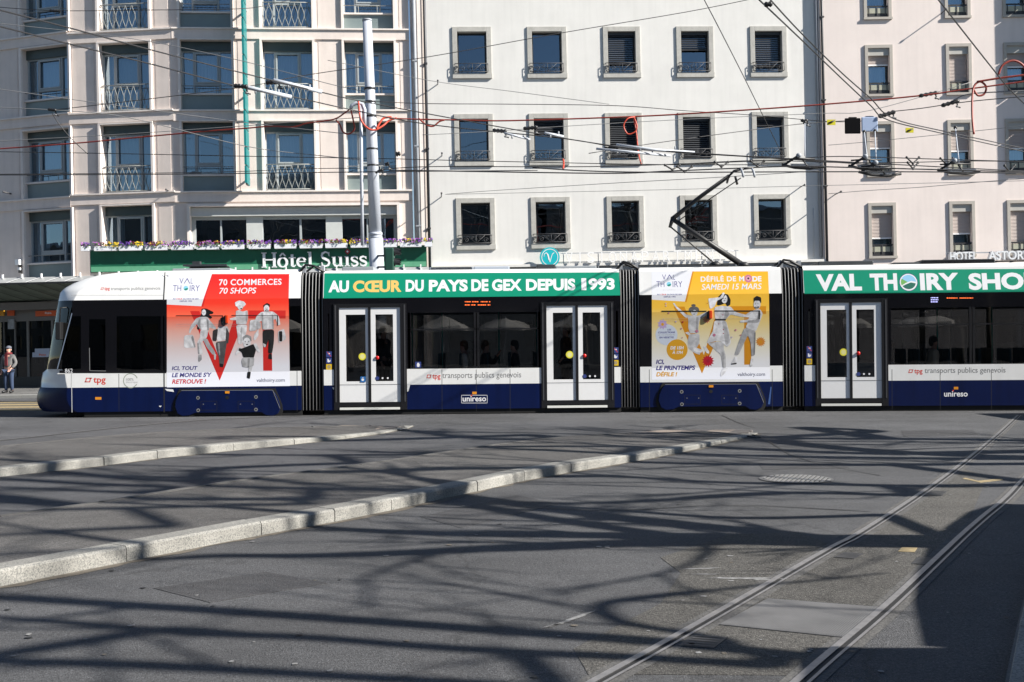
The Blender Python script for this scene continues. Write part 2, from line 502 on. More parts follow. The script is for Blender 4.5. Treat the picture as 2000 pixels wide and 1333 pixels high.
def island(near, far, name, label, seed, tx0, tx1):
    """raised refuge that ramps down to the road at its tip (x from tx0 to tx1)"""
    nl = smooth_line(xy(near)); fl = smooth_line(xy(far, KH))
    hz = lambda x: KH * (1.0 if x < tx0 else max(.14, 1 - (x - tx0) / (tx1 - tx0) * .86))
    n2 = []
    for i, p in enumerate(nl):           # inner edge of the near kerb
        q = nl[min(i + 1, len(nl) - 1)]; o = nl[max(i - 1, 0)]
        d = Vector((q[0] - o[0], q[1] - o[1], 0)).normalized()
        n2.append((p[0] - d.y * 0.2, p[1] + d.x * 0.2))
    A, B = resample(n2, 90), resample(list(reversed(fl)), 90)
    top = MB(); vs = []
    for a, b in zip(A, B):
        za, zb = hz(a.x) - .005, hz(b.x) - .005
        vs += [(a.x, a.y, -.02), (a.x, a.y, za), (b.x, b.y, zb), (b.x, b.y, -.02)]
    fs = []
    for i in range(90):
        k = i * 4; fs += [(k, k + 4, k + 5, k + 1), (k + 1, k + 5, k + 6, k + 2), (k + 2, k + 6, k + 7, k + 3)]
    fs += [(0, 1, 2, 3), (360, 363, 362, 361)]
    top.add(vs, fs, ISLAND)
    tag(top.build(name), label, 'traffic island', kind='structure')
    k = MB()
    kerb_stones(k, nl, hz, 0.22, GRAN, seed=seed)
    kerb_stones(k, fl, hz, 0.10, SEAM, seed=seed + 1, dz=.002)
    tag(k.build('kerb'), label.replace('asphalt refuge', 'granite kerb of the refuge'), 'kerb', kind='structure')
    dm = MB(); L2 = resample(nl, 120); rr = random.Random(seed)      # dirt and grit gathered along the kerb foot
    vs = []
    for i, p in enumerate(L2):
        q = L2[min(i + 1, 120)]; o = L2[max(i - 1, 0)]; d = (q - o).normalized(); n = Vector((d.y, -d.x, 0))
        w = rr.uniform(.03, .11); vs += [p - n * .03 + Vector((0, 0, .0035)), p + n * w + Vector((0, 0, .0035))]
    dm.add(vs, [(2 * i, 2 * i + 1, 2 * i + 3, 2 * i + 2) for i in range(120)], GRIT)
    tag(dm.build('gutter_grit'), 'brownish grit along the foot of the ' + ('near' if seed == 3 else 'farther') + ' granite kerb', 'grit', kind='structure')
GRIT = mat('gutter_grit', (.115, .10, .08), .95, vary=.4, scale=16, bump=.4, bscale=60)
island(A_near, A_far, 'traffic_island', 'near long asphalt refuge between the two road lanes', 3, G(1160, 915)[0], G(1484, 845)[0])
island(B_near, B_far, 'traffic_island', 'farther asphalt refuge close to the tram track', 8, G(500, 876)[0], G(805, 833)[0])

# darker lane between the islands
ln = MB()
ln.slab(xy([(-1700, 1244), (-700, 1110), (-300, 1052), (0, 1008), (199, 982), (398, 949), (523, 931), (700, 908), (865, 884), (994, 865.5), (1069, 857.5), (1264, 842), (1300, 836), (1150, 822), (812, 832), (795, 840), (733, 851.5), (647, 862), (564, 871), (481, 879), (392, 889), (234, 907.5), (133, 920), (0, 932), (-700, 1043), (-1700, 1152)]), 0.0005, 0.004, ASPH_N)
tag(ln.build('road_lane'), 'dark resurfaced lane between the two refuges', 'road', kind='structure')

tc_ = MB()
for quad, mm in (([(1222, 845.5), (1294, 839), (1372, 839), (1318, 846.5)], TACT), ([(1318, 846.5), (1372, 839), (1390, 838.8), (1360, 847)], TACT2),
                 ([(1360, 847), (1390, 838.8), (1436, 838.6), (1420, 845)], TACT), ([(1420, 845), (1436, 838.6), (1470, 838.8), (1462, 844)], TACT2)):
    tz = KH * .34; tc_.slab(xy(quad, tz + .01), 0.0, tz, mm)
tag(tc_.build('tactile_paving'), 'cream and grey tactile paving at the near refuge tip', 'paving', kind='structure')
tc_ = MB()
for quad, mm in (([(590, 838.5), (668, 830), (700, 830), (650, 838)], TACT), ([(650, 838), (700, 830), (724, 830), (684, 839)], TACT2),
                 ([(684, 843), (724, 831), (752, 831), (740, 837)], TACT), ([(740, 837), (752, 831), (782, 831.5), (770, 835)], TACT2)):
    tz = KH * .34; tc_.slab(xy(quad, tz + .01), 0.0, tz, mm)
tag(tc_.build('tactile_paving'), 'cream tactile paving at the farther refuge tip', 'paving', kind='structure')

# tram rails
def rail(pts, name, label, z=0.006, head=0.042, groove=0.030, lip=0.018, seam=0.05):
    line = smooth_line([G(a, b)[:2] for a, b in pts], 2)
    mb = MB()
    def strip(o0, o1, zz, m):
        vs = []
        for i, p in enumerate(line):
            q = line[min(i + 1, len(line) - 1)]; o = line[max(i - 1, 0)]
            d = Vector((q[0] - o[0], q[1] - o[1], 0)).normalized(); n = Vector((d.y, -d.x, 0))
            vs += [(p[0] + n.x * o0, p[1] + n.y * o0, zz), (p[0] + n.x * o1, p[1] + n.y * o1, zz)]
        mb.add(vs, [(2 * i, 2 * i + 1, 2 * i + 3, 2 * i + 2) for i in range(len(line) - 1)], m)
    strip(-seam - head, -head, z * 0.6, SEAM)
    strip(-head, 0, z + 0.004, STEEL)
    strip(0, groove, z - 0.002, GROOVE)
    strip(groove, groove + lip, z + 0.004, STEEL)
    strip(groove + lip, groove + lip + seam, z * 0.6, SEAM)
    return tag(mb.build(name), label, 'rail', 'tram rails set in the road', 'structure')
r1 = [(1000, 1425), (1120, 1360), (1200, 1315), (1283, 1270), (1490, 1151), (1636, 1066), (1669, 1052), (1797, 969), (1880, 908.6), (1951, 848.5), (1975, 826), (1990, 812)]
r2 = [(1420, 1460), (1565, 1333), (1615, 1288), (1731, 1191), (1814, 1112), (1905, 1025), (1968, 975), (2000, 937.7), (2040, 900), (2070, 868), (2090, 840)]
rail(r1, 'tram_rail', 'grooved steel rail crossing the near road, left of the pair')
rail(r2, 'tram_rail', 'grooved steel rail crossing the near road, beside the big shadow')
rail([(-400, 894), (0, 861.5), (137, 846), (290, 829.5), (420, 819), (600, 812.5), (1000, 806.5), (1500, 801.5), (2100, 795)], 'tram_rail', 'pale rail line along the edge of the tram track', head=0.03, groove=0.03, lip=0.02, seam=0.05)

# steel cover plate and small road covers
PLATE = mat('tread_plate', (0.105, 0.105, 0.107), 0.6, metal=0.2, vary=0.25, scale=4)
pl = MB()
q = [G(a, b)[:2] for a, b in [(1404, 1222), (1500, 1171), (1722, 1188), (1655, 1248)]]
pl.slab(q, 0.001, 0.007, PLATE)
qa, qb, qc, qd = [Vector((*p, 0)) for p in q]
for i in range(52):
    t = (i + .5) / 52
    a = qa.lerp(qd, t) ; b = qb.lerp(qc, t)
    d = (qd - qa).normalized() * 0.004
    aa = a.lerp(b, .02); bb = a.lerp(b, .98)
    pl.add([aa - d + Vector((0, 0, .007)), aa + d + Vector((0, 0, .007)), bb + d + Vector((0, 0, .007)), bb - d + Vector((0, 0, .007)), aa + Vector((0, 0, .0088)), bb + Vector((0, 0, .0088))],
           [(0, 3, 5, 4), (4, 5, 2, 1)], PLATE)
tag(pl.build('cover_plate'), 'ribbed steel plate set between the two near rails', 'cover plate')
def small_cover(pts, label, slots=5):
    mb = MB(); q = [Vector((*G(a, b)[:2], 0)) for a, b in pts]
    mb.slab([p[:2] for p in q], 0.001, 0.006, mat('cast_cover', (0.05, 0.05, 0.052), 0.6, metal=0.3, vary=0.2))
    for i in range(slots):
        t = (i + .5) / slots
        a = q[0].lerp(q[1], t); b = q[3].lerp(q[2], t); d = (q[1] - q[0]) * (.12 / slots)
        s, e = a.lerp(b, .12), a.lerp(b, .88)
        mb.add([s - d + Vector((0, 0, .009)), s + d + Vector((0, 0, .009)), e + d + Vector((0, 0, .009)), e - d + Vector((0, 0, .009))], [(0, 1, 2, 3)], PLATE)
    tag(mb.build('road_cover'), label, 'road cover', 'small cast covers beside the rails')
small_cover([(1325, 1263), (1352, 1242), (1422, 1247), (1394, 1268)], 'small cast cover right of the left rail, below the ribbed plate')
small_cover([(1780, 1103), (1792, 1090), (1832, 1092), (1818, 1105)], 'small cast cover in the shade near the right rail')
small_cover([(1628, 1090), (1650, 1080), (1688, 1083), (1668, 1093)], 'small cast cover left of the yellow road mark')
small_cover([(1798, 968), (1812, 959), (1850, 961), (1838, 970)], 'small cast cover between the rails, farthest up the track')

# round drain grate
GRATE = mat('grate_steel', (.22, .22, .22), .5, metal=.3, vary=.2)
c0 = G(1555, 936.5); gr = MB(); rad = 0.40
gr.add([(c0[0] + rad * math.cos(2 * PI * i / 40), c0[1] + rad * math.sin(2 * PI * i / 40), 0.004) for i in range(40)], [tuple(range(40))], GROOVE)
for i in range(15):
    x = -rad + (i + .5) * 2 * rad / 15
    h = math.sqrt(max(0, (rad * .96) ** 2 - x * x)); ca, sa_ = math.cos(R(-24)), math.sin(R(-24))
    pts = []
    for dx, dy in ((-.016, -h), (.016, -h), (.016, h), (-.016, h)):
        X, Y = x + dx, dy
        pts.append((c0[0] + X * ca - Y * sa_, c0[1] + X * sa_ + Y * ca))
    gr.slab(pts, 0.003, 0.012, GRATE)
v = []
for i in range(41):
    a = 2 * PI * i / 40
    v += [(c0[0] + (rad - .02) * math.cos(a), c0[1] + (rad - .02) * math.sin(a), .0085), (c0[0] + (rad + .03) * math.cos(a), c0[1] + (rad + .03) * math.sin(a), .0085)]
gr.add(v, [(2 * i, 2 * i + 1, 2 * i + 3, 2 * i + 2) for i in range(40)], PLATE)
tag(gr.build('drain_grate'), 'round slotted drain grate in the open road', 'drain grate')

# asphalt repairs beside the rails and tar seams
PATCH = asphalt('coarse_patch_asphalt', (0.074, 0.071, 0.066), 0.62)
PATCH2 = asphalt('fresh_patch_asphalt', (0.052, 0.052, 0.055), 0.35)
rp = MB()
rp.slab(xy([(1225, 1318), (1300, 1272), (1500, 1158), (1640, 1074), (1795, 978), (1880, 916), (1930, 930), (1890, 1020), (1800, 1104), (1716, 1184), (1600, 1286), (1560, 1320)]), .0005, .0025, PATCH)
rp.slab(xy([(1150, 1320), (1120, 1268), (1290, 1180), (1330, 1120), (1290, 1090), (1420, 1046), (1560, 1040), (1615, 1062), (1480, 1140), (1270, 1262)]), .0005, .0025, PATCH)
tag(rp.build('road_patch'), 'coarse asphalt strips along the near tram rails', 'road patch', kind='structure')
rp = MB(); rp.slab(xy([(300, 1150), (520, 1118), (640, 1140), (410, 1178)]), .0005, .003, PATCH2); rp.slab(xy([(820, 1010), (1010, 968), (1090, 985), (900, 1032)]), .0005, .003, PATCH2)
rp.slab(xy([(1480, 905), (1640, 903), (1660, 915), (1490, 918)]), .0005, .003, PATCH2); rp.slab(xy([(1760, 842), (1900, 840), (1910, 850), (1765, 853)]), .0005, .003, PATCH2)
tag(rp.build('road_patch'), 'darker repair squares in the open road', 'road patch', kind='structure')
def seam_line(pts, w=.012):
    L2 = smooth_line(xy(pts), 1); vs = []; rr = random.Random(len(L2))
    for i, p in enumerate(L2):
        q = L2[min(i + 1, len(L2) - 1)]; o = L2[max(i - 1, 0)]; d = Vector((q[0] - o[0], q[1] - o[1], 0)).normalized(); n = Vector((-d.y, d.x, 0)); ww = w * rr.uniform(.5, 1.3)
        vs += [Vector((*p, .0052)) - n * ww, Vector((*p, .0052)) + n * ww]
    tar.add(vs, [(2 * i, 2 * i + 1, 2 * i + 3, 2 * i + 2) for i in range(len(L2) - 1)], TAR)
TAR = mat('tar_seam', (.018, .018, .019), .6, vary=.2)
tar = MB()
for P_ in ([(1410, 812), (1450, 830), (1475, 836)], [(700, 860), (900, 826), (1200, 818), (1420, 811)], [(1000, 990), (1200, 1000), (1420, 985), (1700, 1000)], [(1500, 862), (1560, 900), (1720, 930)]): seam_line(P_)
tag(tar.build('tar_seam'), 'thin dark tar seams across the road', 'tar seam', kind='structure')
sk = MB(); rr = random.Random(77)          # gum, leaf bits and pale grit lying on the road
for i in range(150):
    px, py = rr.uniform(-50, 2050), 840 + 490 * rr.random() ** 1.3; g = G(px, py); s_ = rr.uniform(.008, .026); m_ = rr.choice([WHITEP, WHITEP, GRIT, TAR])
    sk.face([(g[0] + s_ * math.cos(a) * rr.uniform(.6, 1.3), g[1] + s_ * math.sin(a) * rr.uniform(.6, 1.3), .006) for a in [2 * PI * k / 6 for k in range(6)]], m_)
o_ = tag(sk.build('road_litter'), 'gum spots, grit and leaf bits scattered over the road', 'litter', kind='stuff')

# paint and repairs
pm = MB()
def blob(c, rx, ry, m, seed, z=0.005, k=18, rot=0.0):
    rr = random.Random(seed); x, y, _ = G(*c); pts = []
    for i in range(k):
        a = 2 * PI * i / k; s = rr.uniform(.55, 1.15)
        X, Y = rx * s * math.cos(a), ry * s * math.sin(a)
        pts.append((x + X * math.cos(rot) - Y * math.sin(rot), y + X * math.sin(rot) + Y * math.cos(rot), z))
    pm.face(pts, m)
pm.slab(xy([(1754, 1078.5), (1762, 1070), (1792, 1071), (1786, 1080)]), .0005, .005, YELLOWP)
pm.slab(xy([(1885, 934), (1910, 940), (1955, 936), (1960, 938), (1915, 943.5), (1880, 936)]), .0005, .005, YELLOWP)
for c, rx, ry, s, rot in (((1368, 1112), .16, .02, 1, .1), ((1375, 1123), .10, .015, 2, 0), ((1460, 1131), .30, .035, 3, -.1), ((1500, 1133), .12, .03, 4, .3),
                          ((1120, 1210), .25, .02, 5, .9), ((1085, 1222), .12, .012, 6, .7), ((1378, 1093), .06, .01, 7, .8)):
    blob(c, rx, ry, WHITEP, s, rot=rot)
tag(pm.build('road_marking'), 'worn yellow mark and white paint scraps on the near road', 'road marking', kind='structure')

# yellow crossing beyond the tram, pavement with kerb
zb = MB()
y0 = G(0, 803)[1]; y1 = G(0, 784)[1]
n = 4
for i in range(n):
    a = y0 + (y1 - y0) * i / n
    zb.slab([(-18, a), (-8.2, a), (-8.2, a + (y1 - y0) / n * .62), (-18, a + (y1 - y0) / n * .62)], .0005, .005, YELLOWP)
tag(zb.build('road_marking'), 'yellow crossing stripes beyond the tram nose', 'road marking', kind='structure')
PAV_Y = G(100, 779)[1]
pv = MB()
pv.slab([(-40, PAV_Y), (40, PAV_Y + 2.0), (40, 60), (-40, 60)], -.02, .11, PAVE)
tag(pv.build('pavement'), 'pale pavement in front of the shops at left', 'pavement', kind='structure')
kk = MB(); kerb_stones(kk, [(-40, PAV_Y - .16), (40, PAV_Y + 1.84)], .114, .16, mat('grey_kerb', (.22, .22, .21), .85, vary=.12, scale=8), seed=5)
tag(kk.build('kerb'), 'grey kerb of the far pavement behind the tram', 'kerb', kind='structure')
# platform corner at lower right
pf = MB()
pp = xy([(1950, 1420), (1962, 1333), (1976, 1270), (1990, 1205), (2012, 1120), (2040, 1040), (2075, 960), (2110, 900)], .12)
pq = smooth_line(pp, 1)
pf.slab(pq + [(pq[-1][0] + 3, pq[-1][1] + 1), (pq[0][0] + 3, pq[0][1])], -.02, .118, PAVE)
kerb_stones(pf, list(reversed(pq)), .124, .16, GRAN, seed=11)
tag(pf.build('platform'), 'pale stop platform edge in the lower right corner', 'platform', kind='structure')
# ---------------------------------------------------------------- facades
TILT = -0.0125                            # the street runs slightly downhill to the right
FW = Frame(AT(1200, 668, 42.0)[:2] + (0.0,), 4.0, TILT)
FR = Frame(tuple(FW.world(835))[:2] + (0.0,), 6.0, TILT)
FA = Frame(tuple(FR.world(343))[:2] + (0.0,), -6.0, TILT)
FB = Frame(tuple(FA.world(140))[:2] + (0.0,), -17.5, TILT)
_pk = FW.world(1603); FP = Frame((_pk.x, _pk.y - 0.13, 0.0), 1.0, TILT)

def wall_sheet(mb, u0, u1, z0, z1, holes, depth, m, rm=None):
    """front sheet with real openings and their reveals"""
    us = sorted({u0, u1, *[h[0] for h in holes], *[h[1] for h in holes]})
    zs = sorted({z0, z1, *[h[2] for h in holes], *[h[3] for h in holes]})
    us = [u for u in us if u0 <= u <= u1]; zs = [z for z in zs if z0 <= z <= z1]
    for a, b in zip(us, us[1:]):
        for c, d in zip(zs, zs[1:]):
            cx, cz = (a + b) / 2, (c + d) / 2
            if any(h[0] < cx < h[1] and h[2] < cz < h[3] for h in holes): continue
            mb.face([(a, 0, c), (b, 0, c), (b, 0, d), (a, 0, d)], m)
    for a, b, c, d in holes:
        for q in ([(a, 0, c), (a, depth, c), (b, depth, c), (b, 0, c)], [(a, 0, d), (b, 0, d), (b, depth, d), (a, depth, d)],
                  [(a, 0, c), (a, 0, d), (a, depth, d), (a, depth, c)], [(b, 0, c), (b, depth, c), (b, depth, d), (b, 0, d)]):
            mb.face(q, rm or m)

def shell(mb, u0, u1, z0, z1, depth, m):
    mb.face([(u0, 0, z0), (u0, depth, z0), (u0, depth, z1), (u0, 0, z1)], m)
    mb.face([(u1, 0, z0), (u1, 0, z1), (u1, depth, z1), (u1, depth, z0)], m)
    mb.face([(u0, depth, z0), (u1, depth, z0), (u1, depth, z1), (u0, depth, z1)], m)
    mb.face([(u0, 0, z1), (u1, 0, z1), (u1, depth, z1), (u0, depth, z1)], m)

def room(mb, u0, u1, z0, z1, y0, y1, m):
    for q in ([(u0, y1, z0), (u1, y1, z0), (u1, y1, z1), (u0, y1, z1)], [(u0, y0, z0), (u0, y1, z0), (u0, y1, z1), (u0, y0, z1)],
              [(u1, y0, z0), (u1, y0, z1), (u1, y1, z1), (u1, y1, z0)], [(u0, y0, z0), (u1, y0, z0), (u1, y1, z0), (u0, y1, z0)],
              [(u0, y0, z1), (u0, y1, z1), (u1, y1, z1), (u1, y0, z1)]):
        mb.face(q, m)

# ================================================================ left hotel, curved front with deep framed windows
root_l = empty('hotel_building', tuple(FR.world(343))[:2] + (0.0,), 'beige hotel with a gently curved grid front of deep framed windows and green panels', 'building')

def zrows(F, px, ys): return [F.p(px, y)[1] for y in ys]

def hotel_window(F, u0, u1, z0, z1, kind, cur=True, dark=False):
    w = u1 - u0; yb = 0.30
    fr = MB()
    fr.box(u0, u1, .20, yb, z1 - .34, z1, DARKG)
    if kind == 'panel':
        zs = z0 + .58
        zg0 = zs + .07
    else:
        zg0 = z0 + .04; zs = z0
    zg1 = z1 - .34
    t = .05
    for a in (u0, u1 - t): fr.box(a, a + t, .27, .36, zg0, zg1, ALU)
    fr.box(u0 + t, u1 - t, .27, .36, zg1 - t, zg1, ALU)
    fr.box(u0 + t, u1 - t, .27, .36, zg0, zg0 + t, ALU)
    m1, m2 = u0 + w * .235, u0 + w * .735
    for a in (m1, m2): fr.box(a - .035, a + .035, .268, .362, zg0 + t, zg1 - t, ALU)
    zl = zg0 + (.30 if kind == 'panel' else .92)
    fr.box(m1 + .035, m2 - .035, .262, .358, zl, zl + .10, ALU)
    fr.box(m1 + .035, m2 - .035, .240, .30, zl + .10, zl + .15, ALU)       # opening sash
    fr.box(m1 + .035, m2 - .035, .240, .30, zg1 - .12, zg1 - .06, ALU)
    for a in (m1 + .035, m2 - .085): fr.box(a, a + .05, .242, .302, zl + .15, zg1 - .12, ALU)
    win = fr.build('window', root_l, F.M)
    g = MB(); g.face([(u0 + t, .335, zg0 + t), (u1 - t, .335, zg0 + t), (u1 - t, .335, zg1 - t), (u0 + t, .335, zg1 - t)], GLASS_B)
    g.build('pane', win, F.M)
    if cur:
        c = MB()
        if dark:
            c.curtain(u0 + .05, u0 + w * .30, zg0, zg1, .55, .035, 5, CURT); c.curtain(u1 - w * .24, u1 - .05, zg0, zg1, .55, .035, 5, CURT)
        else: c.curtain(u0 + .05, u1 - .05, zg0, zg1, .55, .035, 14, CURT)
        c.build('curtain', win, F.M)
    if kind == 'panel':
        p = MB()
        p.box(u0, u1, .14, .27, z0, zs, GREENP); p.build('spandrel_panel', win, F.M)
        s = MB(); s.box(u0 - .004, u1 + .004, .06, .27, zs, zs + .06, TRIM_L)
        s.build('sill', win, F.M)
        r = MB(); r.tube([(u0, .12, zs + .34), (u1, .12, zs + .34)], .016, RAILM, 5)
        for a in (u0 + w * .3, u0 + w * .68): r.tube([(a, .12, zs + .05), (a, .12, zs + .34)], .012, RAILM, 5)
        r.build('railing', win, F.M)
    else:
        r = MB(); zt = z0 + .98; zb = z0 + .06
        for z in (zt, zb): r.tube([(u0 + .04, .22, z), (u0 + .06, .0, z), (u1 - .06, .0, z), (u1 - .04, .22, z)], .02, RAILM, 5)
        n = 15
        for i in range(n):
            x = u0 + .10 + (w - .2) * i / (n - 1); sgn = 1 if i % 2 else -1; pts = []
            for k in range(9):
                q = k / 8
                pts.append((x + sgn * .058 * math.cos(q * 2 * PI * 1.0), .0, zb + (zt - zb) * q))
            r.tube(pts, .010, RAILM, 4)
        r.build('railing', win, F.M)
    return win

lw = MB(); lwF = []                       # wall meshes, one per straight run
def hotel_run(F, name, px_left, px_right, cols, rows, pxm, extra=()):
    """cols = [(px0, px1, kind)], rows = [(y of lintel top, y of slab top)] measured at pxm"""
    mb = MB()
    ua = F.p(px_left, 400)[0]; ub = F.p(px_right, 400)[0]
    zr = [(F.p(pxm, a)[1], F.p(pxm, b)[1]) for a, b in rows]
    us = [(F.p(a, 230)[0], F.p(b, 230)[0], k) for a, b, k in cols]
    holes = [(a, b, z0, z1) for (z1, z0) in zr for (a, b, k) in us]
    ztop = max(z for z, _ in zr) + 3.4
    for a, b, c, d in extra: holes.append((F.p(a, 440)[0], F.p(b, 440)[0], F.p(pxm, d)[1], F.p(pxm, c)[1]))
    wall_sheet(mb, ua, ub, -1.0, ztop, holes, .42, STUCCO_L)
    for (z1, z0) in zr:                    # slab band, its ledge, and the fins of each window
        mb.box(ua, ub, -.06, .0, z0 - .16, z0 - .03, STUCCO_L)
        mb.box(ua, ub, -.115, .02, z0 - .05, z0 + .003, TRIM_L)
        mb.box(ua, ub, -.06, .0, z0 - .40, z0 - .163, STUCCO_L)
        for a, b, k in us:
            for e0, e1 in ((a - .085, a), (b, b + .085)):
                mb.box(e0, e1, -.10, .003, z0 + .003, z1, TRIM_L)
            mb.box(a - .085, b + .085, -.103, .002, z1, z1 + .05, TRIM_L)
        edges = [ua] + [x for a, b, k in us for x in (a - .085, b + .085)] + [ub]
        for a, b in zip(edges[::2], edges[1::2]):          # raised pier panel edge lines
            if b - a > .35:
                mb.box(a + .14, b - .14, -.012, .001, z0 + .01, z1 - .02, STUCCO_L)
    lwF.append((mb, F, ua, ub, ztop))
    return us, zr

colsR = [(355, 455, 'panel'), (515, 613, 'rail'), (675, 772, 'panel')]
colsA = [(197, 295, 'rail')]
colsB = [(-420, -335, 'rail'), (-268, -180, 'panel'), (-112, -22, 'rail'), (46, 137, 'panel')]
rowsR = [(-78, 56.5), (80, 215.5), (238, 373)]
rowsA = [(-66, 60), (84, 218), (243, 377), (402, 540)]
rowsB = [(-55, 67), (92, 225), (254, 387), (412, 546)]
usR, zrR = hotel_run(FR, 'R', 343, 806, colsR, rowsR, 563, [(372, 776, 403, 520)])
usA, zrA = hotel_run(FA, 'A', 140, 343, colsA, rowsA, 246)
usB, zrB = hotel_run(FB, 'B', -480, 140, colsB, rowsB, 92)
zA, zB = FR.p(563, 403)[1], FR.p(563, 520)[1]
uL, uRr = FR.p(372, 440)[0], FR.p(776, 440)[0]
mbR = lwF[0][0]
mbR.box(uL - .1, uRr + .1, -.13, 0.003, zA, zA + .09, TRIM_L)
for e0, e1 in ((uL - .1, uL), (uRr, uRr + .1)): mbR.box(e0, e1, -.128, .002, zB, zA, TRIM_L)
for mb, F, ua, ub, zt in lwF:
    shell(mb, ua, ub, -1.0, zt, 9.0, STUCCO_L)
    for a, b, c, d in ([(x0, x1, z0, z1) for (z1, z0) in (zrR if F is FR else zrA if F is FA else zrB) for (x0, x1, k) in (usR if F is FR else usA if F is FA else usB)]):
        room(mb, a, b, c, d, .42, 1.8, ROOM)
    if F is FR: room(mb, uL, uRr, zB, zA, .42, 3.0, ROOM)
    mb.build('wall', root_l, F.M)
for F, us, zr in ((FR, usR, zrR), (FA, usA, zrA), (FB, usB, zrB)):
    for ri, (z1, z0) in enumerate(zr):
        for ci, (a, b, k) in enumerate(us):
            hotel_window(F, a, b, z0, z1, k, cur=True, dark=(ri == 3) or random.Random(ri * 7 + ci * 3 + int(abs(a) * 10)).random() < .3)
# wide first-floor glazing with pale awning box
fr = MB()
AW = mat('awning_box', (0.48, 0.50, 0.49), 0.5, vary=.06)
fr.box(uL, uRr, .05, .30, zA - .34, zA - .02, AW)
px_m = [(372, 380), (428, 431), (480, 512), (584, 588), (636, 668), (716, 719), (769, 776)]
for a, b in px_m:
    x0, x1 = FR.p(a, 450)[0], FR.p(b, 450)[0]
    fr.box(x0, x1, .20 if b - a > 12 else .26, .36, zB, zA - .34, AW if b - a > 12 else ALU)
fr.box(uL, uRr, .262, .358, zA - .46, zA - .34, ALU)
wf = fr.build('shop_window', root_l, FR.M)
g = MB(); g.face([(uL, .33, zB), (uRr, .33, zB), (uRr, .33, zA - .4), (uL, .33, zA - .4)], GLASS_W); g.build('pane', wf, FR.M)
# downpipes at the right edge of the hotel and the joint strip
for a, r_, m_, nm, yy in ((813, .075, ZINC, 'downpipe', -.12), (834, .055, PIPE_D, 'downpipe', -.10)):
    p = MB(); F = FR if a < 830 else FW
    u = F.p(a, 260)[0]
    p.tube([(u, yy, 3.6), (u, yy, 20)], r_, m_, 10)
    for z in (6.0, 9.0, 12.2, 15.4): p.box(u - r_ - .015, u + r_ + .015, yy - r_ - .01, 0, z, z + .05, m_)
    p.build(nm, root_l, F.M)
st = MB(); st.box(FR.p(819, 260)[0], FR.p(826, 260)[0], -.10, .02, -1, 20, TRIM_L)
st.box(FR.p(806, 260)[0], FR.p(835, 260)[0], .0, .5, -1, 20, STUCCO_L)
st.build('corner_strip', root_l, FR.M)

# ================================================================ white apartment house
root_w = empty('apartment_building', tuple(FW.world(1200))[:2] + (0.0,), 'white plastered house with grey stone window surrounds and small iron window guards', 'building')
wcols = [(894, 951), (1040, 1098), (1188, 1242), (1331, 1385), (1475, 1528)]   # openings
wrows = [(66, 147), (235, 317), (398, 481)]
zW = [(FW.p(1215, a)[1], FW.p(1215, b)[1]) for a, b in [(62, 143), (230.5, 312), (393, 474)]]
uW = [(FW.p(a + 2, 232)[0], FW.p(b + 2, 232)[0]) for a, b in wcols]
wb = MB()
u0w, u1w = FW.p(837, 260)[0], FW.p(1604, 260)[0]
holes = [(a, b, z0, z1) for z1, z0 in zW for a, b in uW]
ZWB = FW.p(1215, 524)[1]
wall_sheet(wb, u0w, u1w, ZWB, zW[0][0] + 4.5, holes, .34, STUCCO_W, STONE)
shell(wb, u0w, u1w, -1, zW[0][0] + 4.5, 9.0, STUCCO_W)
SHOPM = mat('grey_shop_fascia', (0.26, 0.27, 0.28), 0.6, vary=.15, scale=3)
wb.face([(u0w, .05, -1), (u1w, .05, -1), (u1w, .05, ZWB), (u0w, .05, ZWB)], SHOPM)
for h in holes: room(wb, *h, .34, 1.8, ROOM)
zl = FW.p(1215, 519)[1]
wb.box(u0w, u1w, -.22, 0.0, zl, zl + .10, STUCCO_W)
wb.box(u0w, u1w, -.12, 0.04, zl - .55, zl - .003, SHOPM)
wb.build('wall', root_w, FW.M)

def scroll(mb, cx, cz, r, y, sgn, m, rr=.009):
    pts = []
    for k in range(14):
        a = k / 13 * 2.6 * PI; q = r * (1 - k / 17)
        pts.append((cx + sgn * q * math.cos(a), y, cz + q * math.sin(a)))
    mb.tube(pts, rr, m, 4)

